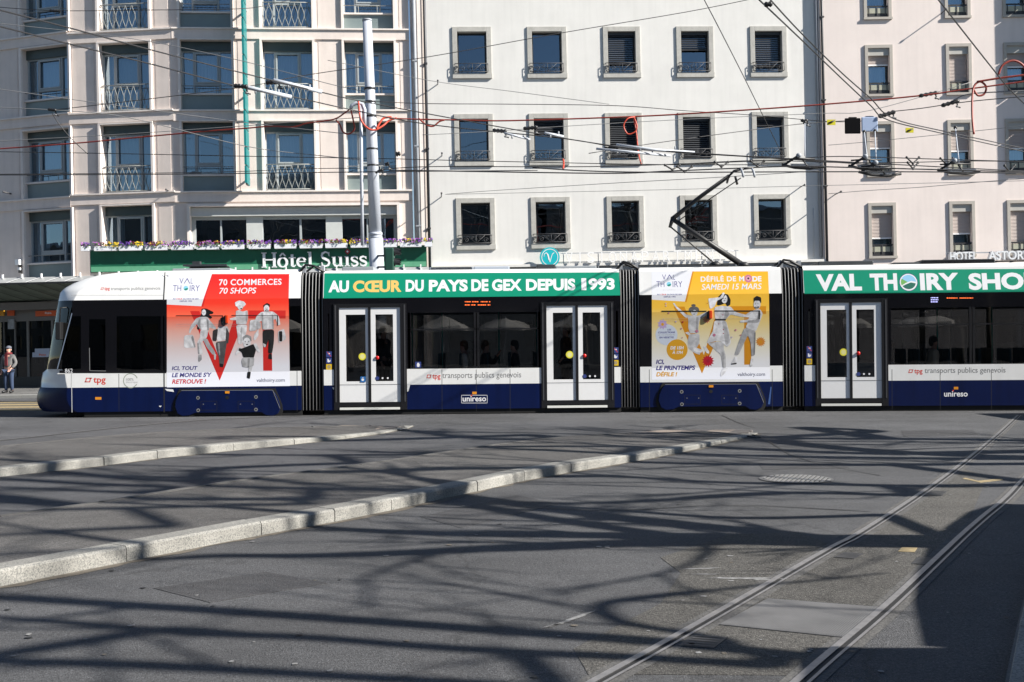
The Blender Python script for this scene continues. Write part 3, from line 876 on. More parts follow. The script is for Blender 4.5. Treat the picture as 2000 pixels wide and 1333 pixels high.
BLIND = mat('grey_blind_slats', (0.10, 0.105, 0.115), 0.45, metal=.3)
blinds = {(0, 2): .78, (0, 3): .45, (0, 4): .86, (1, 1): .36, (1, 2): .92, (1, 3): .97, (1, 4): .22}
for ri, (z1, z0) in enumerate(zW):
    for ci, (a, b) in enumerate(uW):
        f = MB(); s = .185
        f.box(a - s, a, -.045, .0, z0, z1 + s, STONE); f.box(b, b + s, -.045, .0, z0, z1 + s, STONE)
        f.box(a, b, -.045, .0, z1, z1 + s, STONE)
        f.box(a - s - .01, b + s + .01, -.075, .0, z0 - .19, z0, STONE)
        win = f.build('window', root_w, FW.M, bevel=.008)
        fr = MB(); t = .06
        for x in (a, b - t): fr.box(x, x + t, .20, .27, z0, z1, DARK)
        fr.box(a + t, b - t, .20, .27, z1 - t, z1, DARK); fr.box(a + t, b - t, .20, .27, z0, z0 + t, DARK)
        fr.build('frame', win, FW.M)
        g = MB(); g.face([(a + t, .24, z0 + t), (b - t, .24, z0 + t), (b - t, .24, z1 - t), (a + t, .24, z1 - t)], GLASS_W); g.build('pane', win, FW.M)
        if (ri, ci) in blinds:
            q = blinds[(ri, ci)]; bl = MB(); zz = z1 - .03; zend = z1 - (z1 - z0) * q
            bl.box(a + .03, b - .03, .08, .16, z1 - .12, z1, DARK)
            k = 0
            while zz > zend + .1:
                zz -= .072
                bl.add([(a + .04, .10, zz), (b - .04, .10, zz), (b - .04, .15, zz + .045), (a + .04, .15, zz + .045)], [(0, 1, 2, 3)], BLIND)
            bl.box(a + .04, b - .04, .10, .14, zend, zend + .05, DARK)
            bl.build('blind', win, FW.M)
        elif (ri, ci) in ((0, 0), (1, 0)):
            c = MB(); c.curtain(a + .05, a + (b - a) * .45, z0, z1, .5, .05, 3, mat('dark_curtain', (.10, .11, .13), .9)); c.build('curtain', win, FW.M)
        r = MB(); zt = z0 + .36; zb = z0 + .05; yy = -.11; cx = (a + b) / 2; w = b - a
        for z in (zt, zb): r.tube([(a - .10, -.02, z), (a - .10, yy, z), (b + .04, yy, z), (b + .04, -.02, z)], .013, IRON, 4)
        for x in (a - .10, a + .02, cx, b - .02, b + .04): r.tube([(x, yy, zb), (x, yy, zt)], .010, IRON, 4)
        r.tube([(a + .22, yy, zt - .02), (cx, yy, zb), (b - .22, yy, zt - .02)], .009, IRON, 4)
        for sg in (-1, 1):
            scroll(r, cx + sg * w * .33, zb + .12, .10, yy, sg, IRON); scroll(r, cx + sg * w * .13, zt - .10, .06, yy, -sg, IRON, .007)
        scroll(r, a - .05, zb + .16, .07, yy + .03, 1, IRON)
        r.build('window_guard', win, FW.M)
# downpipes at the right edge
p = MB(); u = FW.p(1598, 260)[0]; p.tube([(u, -.06, 4.7), (u, -.06, 20)], .05, ZINC, 8); p.build('downpipe', root_w, FW.M)
cb = MB(); u = FW.p(1588, 450)[0]; cb.tube([(u + .02, -.03, 6.6), (u + .03, -.03, 5.6), (u, -.03, 4.7)], .012, mat('pale_cable', (.5, .5, .5), .6), 4); cb.build('cable', root_w, FW.M)

# ================================================================ pink hotel
root_p = empty('hotel_building', tuple(FP.world(1800))[:2] + (0.0,), 'pale pink hotel with roller shutters in narrow windows at the right', 'building')
pcols = [(1697, 1739), (1855, 1893), (1968, 2008), (2090, 2130)]
zP = [(FP.p(1800, a)[1], FP.p(1800, b)[1]) for a, b in [(-58, 33), (93, 183), (242, 340), (401, 499)]]
uP = [(FP.p(a + 1, 260)[0], FP.p(b + 1, 260)[0]) for a, b in pcols]
pb = MB(); u0p, u1p = FP.p(1603, 260)[0], FP.p(2300, 260)[0]
holes = [(a, b, z0, z1) for z1, z0 in zP for a, b in uP]
wall_sheet(pb, u0p, u1p, -1, zP[0][0] + 3, holes, .30, STUCCO_P)
shell(pb, u0p, u1p, -1, zP[0][0] + 3, 9.0, STUCCO_P)
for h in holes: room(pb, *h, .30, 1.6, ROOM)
zz = FP.p(1800, 518)[1]
pb.box(u0p + .2, u1p, -.15, 0.0, zz - .5, zz, mat('dark_shop_band', (.06, .065, .075), .5, vary=.2))
pb.build('wall', root_p, FP.M)
TAUPE = mat('taupe_frame', (0.40, 0.37, 0.33), 0.7, vary=.08)
SHUT = mat('roller_shutter', (0.42, 0.36, 0.33), 0.6)
OLIVE = mat('olive_guard_panel', (0.36, 0.36, 0.28), 0.6, vary=.1)
shut = {(0, 0): .1, (0, 1): .1, (0, 2): .1, (1, 0): .30, (1, 1): 1, (1, 2): .45, (2, 0): .50, (2, 1): .62, (2, 2): .58, (3, 0): .72, (3, 1): .66, (3, 2): 1}
for ri, (z1, z0) in enumerate(zP):
    for ci, (a, b) in enumerate(uP):
        f = MB(); s = .12
        f.box(a - s, a, -.05, .002, z0, z1, TAUPE); f.box(b, b + s, -.05, .002, z0, z1, TAUPE)
        f.box(a - s, b + s, -.05, .002, z1, z1 + s, TAUPE); f.box(a - s - .02, b + s + .02, -.08, .002, z0 - .09, z0, TAUPE)
        win = f.build('window', root_p, FP.M)
        bx = MB(); bx.box(a, b, .02, .25, z1 - .28, z1, mat('shutter_box', (.40, .39, .36), .6)); bx.build('shutter_box', win, FP.M)
        q = shut.get((ri, ci), .5); zs = (z1 - .28) - (z1 - .28 - z0 - .35) * q
        sh = MB(); z = z1 - .28
        while z - .055 > zs:
            sh.add([(a + .02, .12, z), (b - .02, .12, z), (b - .02, .105, z - .045), (a + .02, .105, z - .045), (b - .02, .125, z - .055), (a + .02, .125, z - .055)], [(0, 3, 2, 1), (3, 5, 4, 2)], SHUT); z -= .055
        sh.box(a + .02, b - .02, .10, .14, z - .05, z, WHITE if q < .8 else SHUT); sh.build('shutter', win, FP.M)
        g = MB(); g.face([(a + .05, .22, z0 + .05), (b - .05, .22, z0 + .05), (b - .05, .22, z1 - .28), (a + .05, .22, z1 - .28)], GLASS_B); g.build('pane', win, FP.M)
        fr = MB()
        for x in (a, b - .06): fr.box(x, x + .06, .18, .26, z0, z1 - .28, DARK)
        fr.build('frame', win, FP.M)
        c = MB(); c.curtain(a + .04, b - .14, z0, z1 - .3, .36, .03, 6, CURT); c.build('curtain', win, FP.M)
        gd = MB(); gd.box(a, b, .03, .06, z0 + .40, z0 + .46, DARK); gd.box(a, b, .045, .055, z0 + .17, z0 + .37, OLIVE); gd.box(a, b, .05, .07, z0, z0 + .16, DARK)
        for x in (a + .1, (a + b) / 2, b - .1): gd.box(x - .015, x + .015, .025, .05, z0 + .1, z0 + .42, IRON)
        gd.build('window_guard', win, FP.M)
p = MB(); u = FP.p(1609, 260)[0]; p.tube([(u, -.07, 4.5), (u, -.07, 20)], .055, PIPE_D, 8)
for z in (7.5, 10.8, 14): p.box(u - .075, u + .075, -.13, 0, z, z + .05, PIPE_D)
p.build('downpipe', root_p, FP.M)
# ---------------------------------------------------------------- hotel sign over the terrace, flower boxes
SIGNG = mat('green_sign_board', (0.012, 0.115, 0.062), 0.35, vary=.12, scale=2, coat=.2)
SIGNL = mat('sunlit_green_strip', (0.10, 0.32, 0.19), 0.5, vary=.15, scale=4)  # sunlight on the board's lower edge, painted in as a lighter green
LET = mat('white_sign_letters', (0.75, 0.77, 0.79), 0.4)
FS = Frame((FR.M @ Vector((FR.p(343, 400)[0], -1.15, 0))), 4.2, TILT)    # front of the terrace parapet
sgn = empty('hotel_sign', tuple(FS.world(500))[:2] + (0.0,), 'long green hotel sign board with white serif letters under the flower boxes', 'sign')
u0, u1 = FS.p(176, 500)[0], FS.p(833, 500)[0]
zt, zb_, zm = FS.p(520, 484)[1], FS.p(520, 527)[1], FS.p(520, 510.5)[1]
b = MB()
b.prism([(u0, zb_), (u1, zb_), (u1, zt), (u0, zt)], .0, .10, SIGNG)
b.build('board', sgn, FS.M)
b = MB(); b.box(u0 + .02, u1 - .02, -.012, -.002, zb_ + .02, zb_ + .20, SIGNL); b.build('sunlit_strip', sgn, FS.M)
b = MB(); b.box(u0, u0 + .06, .102, 1.2, zb_, zt, SIGNG); b.box(u1 - .06, u1, .102, 1.2, zb_, zt, SIGNG)
b.box(u0, u1, .10, 1.2, zb_ - .08, zb_ - .003, TRIM_L); b.build('terrace_side', sgn, FS.M)

def serif(mb, s, x0, x1, zbase, zcap, y, m, dep=.05):
    """serif capitals and lower case drawn as thick and thin strokes with feet"""
    H = zcap - zbase; X = H * .66
    T, t = H * .17, H * .065
    def bar(a, c, d, e): mb.box(a, c, y - dep, y, d, e, m)
    def stroke(pts, ws):
        n = len(pts); L = []; Rr = []
        for i in range(n):
            p = Vector(pts[i]); d = (Vector(pts[min(i + 1, n - 1)]) - Vector(pts[max(i - 1, 0)])).normalized()
            nn = Vector((-d.y, d.x)) * ws[i] / 2; L.append(p + nn); Rr.append(p - nn)
        for i in range(n - 1):
            mb.prism([tuple(L[i]), tuple(L[i + 1]), tuple(Rr[i + 1]), tuple(Rr[i])], y - dep, y, m)
    def oval(cx, cz, rx, rz, a0=0, a1=360, k=22):
        pts = []; ws = []
        for i in range(k + 1):
            a = R(a0 + (a1 - a0) * i / k)
            pts.append((cx + rx * math.cos(a), cz + rz * math.sin(a))); ws.append(t + (T - t) * abs(math.cos(a)))
        stroke(pts, ws)
    def foot(cx, z, w=1.0): bar(cx - T * .95 * w, cx + T * .95 * w, z, z + t)
    wd = {'H': .86, 'o': .66, 'ô': .66, 't': .44, 'e': .60, 'l': .38, ' ': .40, 'S': .62, 'u': .72, 'i': .38, 's': .50}
    tot = sum(wd[c] for c in s); k = (x1 - x0) / (tot * H); x = x0
    for c in s:
        w = wd[c] * H * k; cx = x + w / 2; B = zbase
        if c == 'H':
            a, d = x + T * .9, x + w - T * 1.0
            for q in (a, d): bar(q - T / 2, q + T / 2, B, zcap); foot(q, B); foot(q, zcap - t)
            bar(a, d, B + H * .47, B + H * .47 + t * 1.2)
        elif c in 'oô':
            oval(cx, B + X / 2, w * .36, X * .46)
            if c == 'ô': stroke([(cx - w * .24, B + X * 1.12), (cx, B + X * 1.42)], [t * 1.3, t * 1.6]); stroke([(cx, B + X * 1.42), (cx + w * .24, B + X * 1.12)], [t * 1.6, t * 1.3])
        elif c == 't':
            bar(cx - T * .6, cx + T * .4, B + t, B + X * 1.28); bar(x + w * .05, x + w * .92, B + X - t, B + X)
            stroke([(cx - T * .1, B + t * 1.2), (cx + T * .6, B + t * .6), (x + w * .95, B + t * 2.2)], [T * .7, t * 1.3, t])
        elif c == 'e':
            oval(cx, B + X / 2, w * .37, X * .46, 20, 325); bar(cx - w * .34, cx + w * .36, B + X * .50, B + X * .50 + t)
        elif c == 'l': bar(cx - T / 2, cx + T / 2, B, zcap); foot(cx, B); bar(cx - T * .95, cx, zcap - t, zcap)
        elif c == 'i':
            bar(cx - T / 2, cx + T / 2, B, B + X); foot(cx, B); bar(cx - T * .95, cx, B + X - t, B + X)
        elif c == 'u':
            a, d = x + w * .22, x + w * .74
            bar(a - T / 2, a + T / 2, B + X * .25, B + X); bar(d - T / 2, d + T / 2, B, B + X); bar(a - T * .9, a, B + X - t, B + X); bar(d - T * .9, d, B + X - t, B + X); bar(d, d + T * .95, B, B + t)
            stroke([(a, B + X * .28), (a + T * .5, B + X * .07), (a + T * 1.4, B + X * .06), (d, B + X * .25)], [T, T * .8, t * 1.4, t])
        elif c in 'Ss':
            hh = H if c == 'S' else X; pts = []; ws = []
            P = [(.84, .74), (.78, .90), (.5, .97), (.2, .88), (.14, .72), (.26, .58), (.5, .50), (.76, .40), (.86, .25), (.74, .09), (.5, .03), (.2, .09), (.12, .26)]
            for i, (a, d) in enumerate(P):
                pts.append((x + a * w * .95, B + d * hh)); q = abs(i - 6) / 6; ws.append(T * (1 - q) + t * 1.2 * q if i not in (3, 4, 8, 9) else T * .8)
            stroke(pts, ws); bar(x + w * .78, x + w * .84, B + hh * .70, B + hh * .97); bar(x + w * .10, x + w * .16, B + hh * .03, B + hh * .30)
        x += w
b = MB()
ax, az = FS.p(512, 523.5); bx, bz = FS.p(719, 520)
serif(b, 'Hôtel Suiss', ax, bx, az, FS.p(512, 494)[1], -.03, LET)
b.build('lettering', sgn, FS.M)
b = MB(); cx, cz = FS.p(679, 492)
b.prism([(cx - .10, cz), (cx, cz - .11), (cx + .10, cz), (cx, cz + .11)], -.06, -.03, mat('red_diamond', (.35, .03, .04), .4))
b.prism([(cx - .04, cz), (cx, cz - .045), (cx + .04, cz), (cx, cz + .045)], -.065, -.06, LET)
b.build('emblem', sgn, FS.M)

FL = [mat('pansy_purple', (.06, .015, .18), .8), mat('pansy_yellow', (.52, .36, .015), .8), mat('pansy_maroon', (.12, .008, .02), .8), mat('pansy_lilac', (.26, .09, .30), .8), mat('pansy_violet', (.10, .02, .24), .8)]
LEAF = mat('pansy_leaves', (.05, .10, .025), .8)
BOXW = mat('white_planter', (.72, .74, .78), .5, vary=.08, scale=10)
fb_px = [(162, 178), (187, 231), (235, 279), (286, 330), (337, 380), (386, 430), (435, 479), (487, 530), (537, 580), (586, 631), (636, 679), (685, 728), (740, 776), (781, 824), (829, 844)]
lab = ['half hidden flower box at the left end of the green sign', 'flower box second from the left end of the sign', 'flower box third from the left on the sign',
       'flower box fourth from the left, mostly purple and lilac', 'flower box above the left end of the tram roof rack', 'flower box above the tram roof rack, middle',
       'flower box left of the big letter H', 'flower box directly above the big letter H', 'flower box above the letters o and t', 'flower box above the gap between the two words',
       'flower box above the letter S', 'flower box just left of the steel mast', 'flower box just right of the steel mast', 'flower box with yellow pansies above the traffic light', 'small end box of purple pansies at the dark pipe']
for i, (a, d) in enumerate(fb_px):
    ym = 483.5 - (a - 170) * 0.0125
    x0, zt2 = FS.p(a, ym - 4 + 1); x1, _ = FS.p(d, ym - 4)
    zc = FS.p((a + d) / 2, ym - 3)[1]; zlow = zc - .20
    L = empty('flower_box', FS.M @ Vector(((x0 + x1) / 2, -.15, zlow)), 'white ' + lab[i], 'flower box', 'flower boxes along the hotel sign', M=FS.M @ Matrix.Translation(((x0 + x1) / 2, -.15, zlow)))
    h = (x1 - x0) / 2; Mx = W[L.name]
    m = MB(); m.prism([(-h * .96, 0), (h * .96, 0), (h, .165), (-h, .165)], -.11, .11, BOXW); m.build('planter', L, Mx)
    rr = random.Random(40 + i); fl = MB(); lf = MB()
    ncl = max(3, int((2 * h) / .16)); cols_ = [rr.choice(FL) for _ in range(ncl)]
    for k in range(int(300 * h)):
        x = rr.uniform(-h * 1.04, h * 1.04); y = rr.uniform(-.17, .12); z = .15 + rr.uniform(0, .16)
        c_ = cols_[min(ncl - 1, int((x + h * 1.04) / (2.08 * h) * ncl))] if rr.random() < .75 else rr.choice(FL)
        s = rr.uniform(.018, .034); n_ = Vector((rr.uniform(-.6, .6), -1, rr.uniform(.1, 1))).normalized(); e1 = n_.orthogonal().normalized() * s; e2 = n_.cross(e1)
        p = Vector((x, y, z))
        fl.add([p + e1, p + e1 * .5 + e2 * .87, p - e1 * .5 + e2 * .87, p - e1, p - e1 * .5 - e2 * .87, p + e1 * .5 - e2 * .87], [(0, 1, 2, 3, 4, 5)], c_)
        if True:
            q = p + Vector((rr.uniform(-.03, .03), rr.uniform(-.02, .04), -rr.uniform(.02, .08)))
            lf.add([q + e1 * .9, q + e2 * 1.3, q - e1 * .9, q - e2 * 1.3], [(0, 1, 2, 3)], LEAF)
    fl.build('flowers', L, Mx); lf.build('leaves', L, Mx)

# ---------------------------------------------------------------- glass canopy along the shop fronts
CANT = mat('canopy_glass_edge', (.36, .37, .37), .4, metal=.2, vary=.1)
CANU = mat('canopy_underside', (.16, .20, .17), .5, vary=.15, scale=2)
FC = Frame((FA.M @ Vector((FA.p(170, 400)[0], -2.0, 0))), -4.0, TILT)
can = empty('canopy', tuple(FC.world(100))[:2] + (0.0,), 'grey canopy with white fins and dark green ribbed underside above the shops', 'canopy')
m = MB()
ua, ub = FC.p(-420, 545)[0], FC.p(330, 530)[0]
z1, z0 = FC.p(90, 540)[1], FC.p(90, 551.5)[1]
zin = z0 - .62
m.add([(ua, .30, z1), (ub, .30, z1), (ub, 0, z0), (ua, 0, z0)], [(0, 3, 2, 1)], CANT)
m.add([(ua, 0, z0), (ub, 0, z0), (ub, 2.3, zin), (ua, 2.3, zin)], [(0, 1, 2, 3)], CANU)
m.add([(ua, .30, z1), (ub, .30, z1), (ub, 2.3, zin + .1), (ua, 2.3, zin + .1)], [(3, 2, 1, 0)], CANT)
m.box(ua, ub, -.02, .05, z0 - .05, z0 + .01, DARK)
m.box(ua, ub, 1.9, 2.2, zin - .26, zin + .02, mat('canopy_beam', (.17, .16, .15), .6, vary=.1))
m.build('canopy_sheet', can, FC.M)
m = MB(); px = -420
while px < 330:
    u = FC.p(px, 545)[0]
    m.add([(u - .025, .27, z1 + .0), (u + .025, .27, z1 + .0), (u + .025 - .42, -.03, z0 + .02), (u - .025 - .42, -.03, z0 + .02)], [(0, 3, 2, 1)], WHITE)
    m.box(u - .025, u + .025, .22, .28, z1 - .03, z1 + .12, WHITE)
    px += 38
m.build('fins', can, FC.M)
m = MB(); px = -420
while px < 330:
    u = FC.p(px, 560)[0]
    m.add([(u - .03, -.01, z0 - .06), (u + .03, -.01, z0 - .06), (u + .95, 2.0, zin + .0), (u + .89, 2.0, zin + .0)], [(0, 1, 2, 3)], DARK)
    px += 38
m.build('ribs', can, FC.M)
# right stretch of the canopy, just showing above the tram roof
FC2 = Frame((FR.M @ Vector((FR.p(343, 400)[0], -1.6, 0))), 4.5, TILT)
can2 = empty('canopy', tuple(FC2.world(560))[:2] + (0.0,), 'low grey canopy edge with upright posts under the green sign', 'canopy')
m = MB(); ua, ub = FC2.p(352, 530)[0], FC2.p(838, 530)[0]; z1, z0 = FC2.p(560, 525.5)[1], FC2.p(560, 541)[1]
m.add([(ua, .2, z1), (ub, .2, z1), (ub, 0, z0), (ua, 0, z0)], [(0, 3, 2, 1)], CANT)
m.add([(ua, .2, z1), (ub, .2, z1), (ub, 1.6, z1 - .3), (ua, 1.6, z1 - .3)], [(0, 1, 2, 3)], CANT)
m.add([(ua, 0, z0), (ub, 0, z0), (ub, 1.6, z0 - .3), (ua, 1.6, z0 - .3)], [(0, 1, 2, 3)], CANU)
m.build('canopy_sheet', can2, FC2.M)
m = MB()
for px in range(360, 838, 33):
    u = FC2.p(px, 530)[0]; m.box(u - .02, u + .02, .1, .16, z1 - .15, z1 + .09, WHITE)
m.build('posts', can2, FC2.M)

# ---------------------------------------------------------------- shop front at the far left
shop = empty('glazed_shop', tuple(FB.world(60))[:2] + (0.0,), 'dark glazed shop front with grey metal frames under the canopy at left', 'shop')
m = MB(); y = -.12
def SB(x0, x1, y0, y1, m_, d0=-.18, d1=-.10):
    a, zt_ = FB.p(x0, y0, -.12); c, zb2 = FB.p(x1, y1, -.12); m.box(a, c, d0, d1, zb2, zt_, m_)
FRM = mat('shop_frame', (.15, .145, .14), .5, metal=.2)
for a, c in ((-430, -420), (-340, -332), (-260, -252), (-180, -172), (-110, -102), (-60, -50), (-22, -15), (8, 12), (29, 34), (53, 60), (101, 108), (133, 140), (170, 176), (210, 216)): SB(a, c, 598, 747, FRM)
SB(-430, 230, 618, 622, FRM, -.176, -.104); SB(-430, 230, 593, 601, FRM, -.19, -.09); SB(-430, 230, 743, 756, DARK, -.19, -.09)
m.build('frame', shop, FB.M)
m = MB(); a, zt_ = FB.p(-430, 600, -.12); c, zb2 = FB.p(230, 745, -.12)
m.face([(a, -.13, zb2), (c, -.13, zb2), (c, -.13, zt_), (a, -.13, zt_)], glass('shop_glass', (.5, .55, .56), .02)); m.build('pane', shop, FB.M)
m = MB(); m.box(a, c, -.05, -.03, zb2, zt_, mat('shop_interior', (.018, .02, .021), .8, vary=.6, scale=2.5)); m.build('interior', shop, FB.M)
m = MB(); rr = random.Random(9)                 # goods and displays inside the shop
for k in range(70):
    x = rr.uniform(a, c); w = rr.uniform(.1, .5); z = rr.uniform(.2, 2.6); m.box(x, x + w, -.065 - rr.random() * .05, -.055, z, z + rr.uniform(.1, .6), mat('shop_goods_%d' % (k % 4), [(.06, .06, .07), (.10, .03, .02), (.03, .05, .06), (.12, .11, .09)][k % 4], .7))
m.build('display', shop, FB.M)
ORG = mat('orange_sign', (.62, .09, .012), .5); ORY = mat('yellow_sign', (.70, .34, .02), .5)
def flat_sign(nm, label, x0, y0, x1, y1, m_, txt=None, tm=None, tb=None, dep=.05, d=-.24):
    e = MB(); a, zt_ = FB.p(x0, y0, d); c, zb2 = FB.p(x1, y1, d)
    e.box(a, c, d, d + dep, zb2, zt_, m_); o = e.build(nm, None, FB.M); tag(o, label, 'sign')
    if txt:
        e = MB(); p0 = FB.p(tb[0], tb[3], d); p1 = FB.p(tb[2], tb[1], d); e.text(txt, p0[0], p1[0], p0[1], p1[1], d - .004, tm, .02); e.build('lettering', o, FB.M)
    return o
flat_sign('shop_sign', 'orange shop sign above the glass door at left', 69, 608, 129, 616.5, ORG, 'Point', WHITE, (88, 609.5, 100.5, 614))
flat_sign('shop_sign', 'small orange and yellow poster above the pavement at far left', 14, 603, 27, 617, ORG)
flat_sign('shop_sign', 'orange poster cut by the left picture edge', -14, 605, 7.5, 617, ORY)
flat_sign('notice_board', 'white notice shelf with red word on the shop door', 63, 689, 103.5, 697.5, mat('notice_white', (.42, .46, .55), .6), 'Point', ORG, (76.5, 691, 90, 695.5), .08, -.27)
flat_sign('notice_board', 'white paper notice above the white shelf on the shop door', 68, 681.5, 97.5, 689, mat('notice_white', (.42, .46, .55), .6), None)
flat_sign('poster', 'pale poster in the narrow shop window behind the man', 15, 624, 27, 643, mat('pale_poster', (.30, .32, .34), .6, vary=.5, scale=5))

cam_b = MB(); a, z = FB.p(42, 513); cam_b.box(a - .11, a + .07, -.22, 0, z - .10, z + .10, WHITE); cam_b.box(a - .03, a + .05, -.14, -.06, z - .40, z - .10, DARK); cam_b.box(a - .05, a + .06, -.16, -.04, z - .30, z - .2, WHITE)
tag(cam_b.build('security_camera', None, FB.M), 'small white security camera on the grey pier at left', 'camera')

# ---------------------------------------------------------------- teal vertical sign on the hotel
TEAL = mat('teal_sign', (.0, .16, .165), .4, vary=.06)
ts = empty('blade_sign', FR.M @ Vector((FR.p(487, 200)[0], 0, 0)), 'tall narrow teal sign made of stacked panels standing out from the hotel', 'sign')
ub0, _ = FR.p(487, 300)
zs = [FR.p(487, y)[1] for y in (366, -80)]
m = MB(); z = zs[0]; wdt = .62
while z < zs[1]:
    m.box(ub0 - .035, ub0 + .035, -.25 - .9, -.25, z, z + wdt, TEAL); z += wdt + .045
m.build('panels', ts, FR.M)
m = MB(); m.box(ub0 - .025, ub0 + .025, -.95, -.6, zs[0] - .04, zs[1], DARK)
for zz in (zs[0] + .3, zs[0] + 3.4, zs[0] + 6.5): m.box(ub0 - .03, ub0 + .03, -.5, 0, zz, zz + .06, ZINC)
m.build('bracket', ts, FR.M)

# ---------------------------------------------------------------- signs on the white house and the pink hotel
VT = mat('turquoise_disc', (.01, .42, .47), .4)
vs_ = empty('apartment_sign', tuple(FW.world(1250))[:2] + (0.0,), 'round turquoise emblem and thin white letters on a rail above the tram', 'sign')
m = MB(); cx, cz = FW.p(1073.5, 503, -.3); r_ = .375
poly = [(cx + r_ * math.cos(2 * PI * i / 40), cz + r_ * math.sin(2 * PI * i / 40)) for i in range(40)]
m.prism(poly, -.36, -.28, VT)
m.build('disc', vs_, FW.M)
m = MB(); m.ring(cx, cz, r_ * .78, r_ * .84, -.364, WHITE, 36)
def ribbon(mb, pts, ws, y, mm):
    L = []; Q = []
    for i in range(len(pts)):
        d = (Vector(pts[min(i + 1, len(pts) - 1)]) - Vector(pts[max(i - 1, 0)])).normalized(); n = Vector((-d.y, d.x)) * ws[i] / 2; L.append(Vector(pts[i]) + n); Q.append(Vector(pts[i]) - n)
    for i in range(len(pts) - 1): mb.face([(L[i].x, y, L[i].y), (Q[i].x, y, Q[i].y), (Q[i + 1].x, y, Q[i + 1].y), (L[i + 1].x, y, L[i + 1].y)], mm)
ribbon(m, [(cx - .22, cz + .02), (cx - .21, cz + .12), (cx - .13, cz + .17), (cx - .07, cz + .10), (cx - .03, cz - .08), (cx, cz - .19), (cx + .05, cz - .02), (cx + .10, cz + .12), (cx + .17, cz + .17)], [.012, .02, .03, .05, .05, .03, .025, .022, .02], -.366, WHITE)
m.build('emblem', vs_, FW.M)
m = MB(); LETW = mat('white_thin_letters', (.78, .78, .78), .4)
a, zb2 = FW.p(1101, 514, -.25); c, _ = FW.p(1438, 505, -.25); zt_ = FW.p(1270, 490.5, -.25)[1]; zb2 = FW.p(1270, 512, -.25)[1]
word = 'VISIONAPARTMENTS'; stp = (c - a) / len(word)
for i, ch in enumerate(word):
    wd_ = .045 if ch == 'I' else stp * .66
    x = a + stp * (i + .5); m.text(ch, x - wd_ / 2, x + wd_ / 2, zb2, zt_, -.27, LETW, bold=-.006, depth=.018)
m.build('lettering', vs_, FW.M)
m = MB(); m.box(a - .1, c + .1, -.20, -.15, zb2 - .06, zb2 - .02, ZINC); m.box(a - .1, c + .1, -.20, -.17, zt_ - .05, zt_ - .02, ZINC)
for k in range(6):
    x = a + (c - a) * k / 5; m.box(x - .02, x + .02, -.2, 0, zb2 - .06, zb2 - .02, ZINC); m.box(x - .015, x + .015, -.21, -.195, zb2 - .3, zt_ - .02, ZINC)
m.build('rail', vs_, FW.M)
ha = empty('hotel_sign', tuple(FP.world(1930))[:2] + (0.0,), 'white capital letters of the pink hotel name above the tram at right', 'sign')
m = MB(); a, _ = FP.p(1853.5, 500, -.4); zb2 = FP.p(1925, 509, -.4)[1]; zt_ = FP.p(1925, 491.5, -.4)[1]
x1 = FP.p(1906, 500, -.4)[0]; x2 = FP.p(1928, 500, -.4)[0]; x3 = FP.p(2017, 500, -.4)[0]
m.text('HOTEL', a, x1, zb2, zt_, -.42, LET, bold=.02, depth=.1); m.text('ASTORIA', x2, x3, zb2, zt_, -.42, LET, bold=.02, depth=.1); m.build('lettering', ha, FP.M)
m = MB(); m.box(a - .1, x3 + .1, -.38, -.33, zb2 - .07, zb2 - .02, DARK); m.box(a - .1, x3 + .1, -.36, -.33, zt_ - .06, zt_ - .02, ZINC)
for k in range(6): x = a + (x3 - a) * k / 5; m.box(x - .02, x + .02, -.38, 0, zb2 - .07, zb2 - .03, DARK)
m.build('rail', ha, FP.M)
# vertical panel sign of the pink hotel, beyond the right picture edge; its shadow crosses the facade
bs = empty('blade_sign', FP.M @ Vector((FP.p(2058, 300)[0], 0, 0)), 'tall sign of stacked panels standing out from the pink hotel beyond the right edge', 'sign')
m = MB(); ub0 = FP.p(2062, 300)[0]; z = FP.p(1940, 395)[1] + 2.2
while z < 20:
    m.box(ub0 - .05, ub0 + .05, -.72, -.02, z, z + 1.45, TEAL); z += 1.45 + .10
m.build('panels', bs, FP.M)

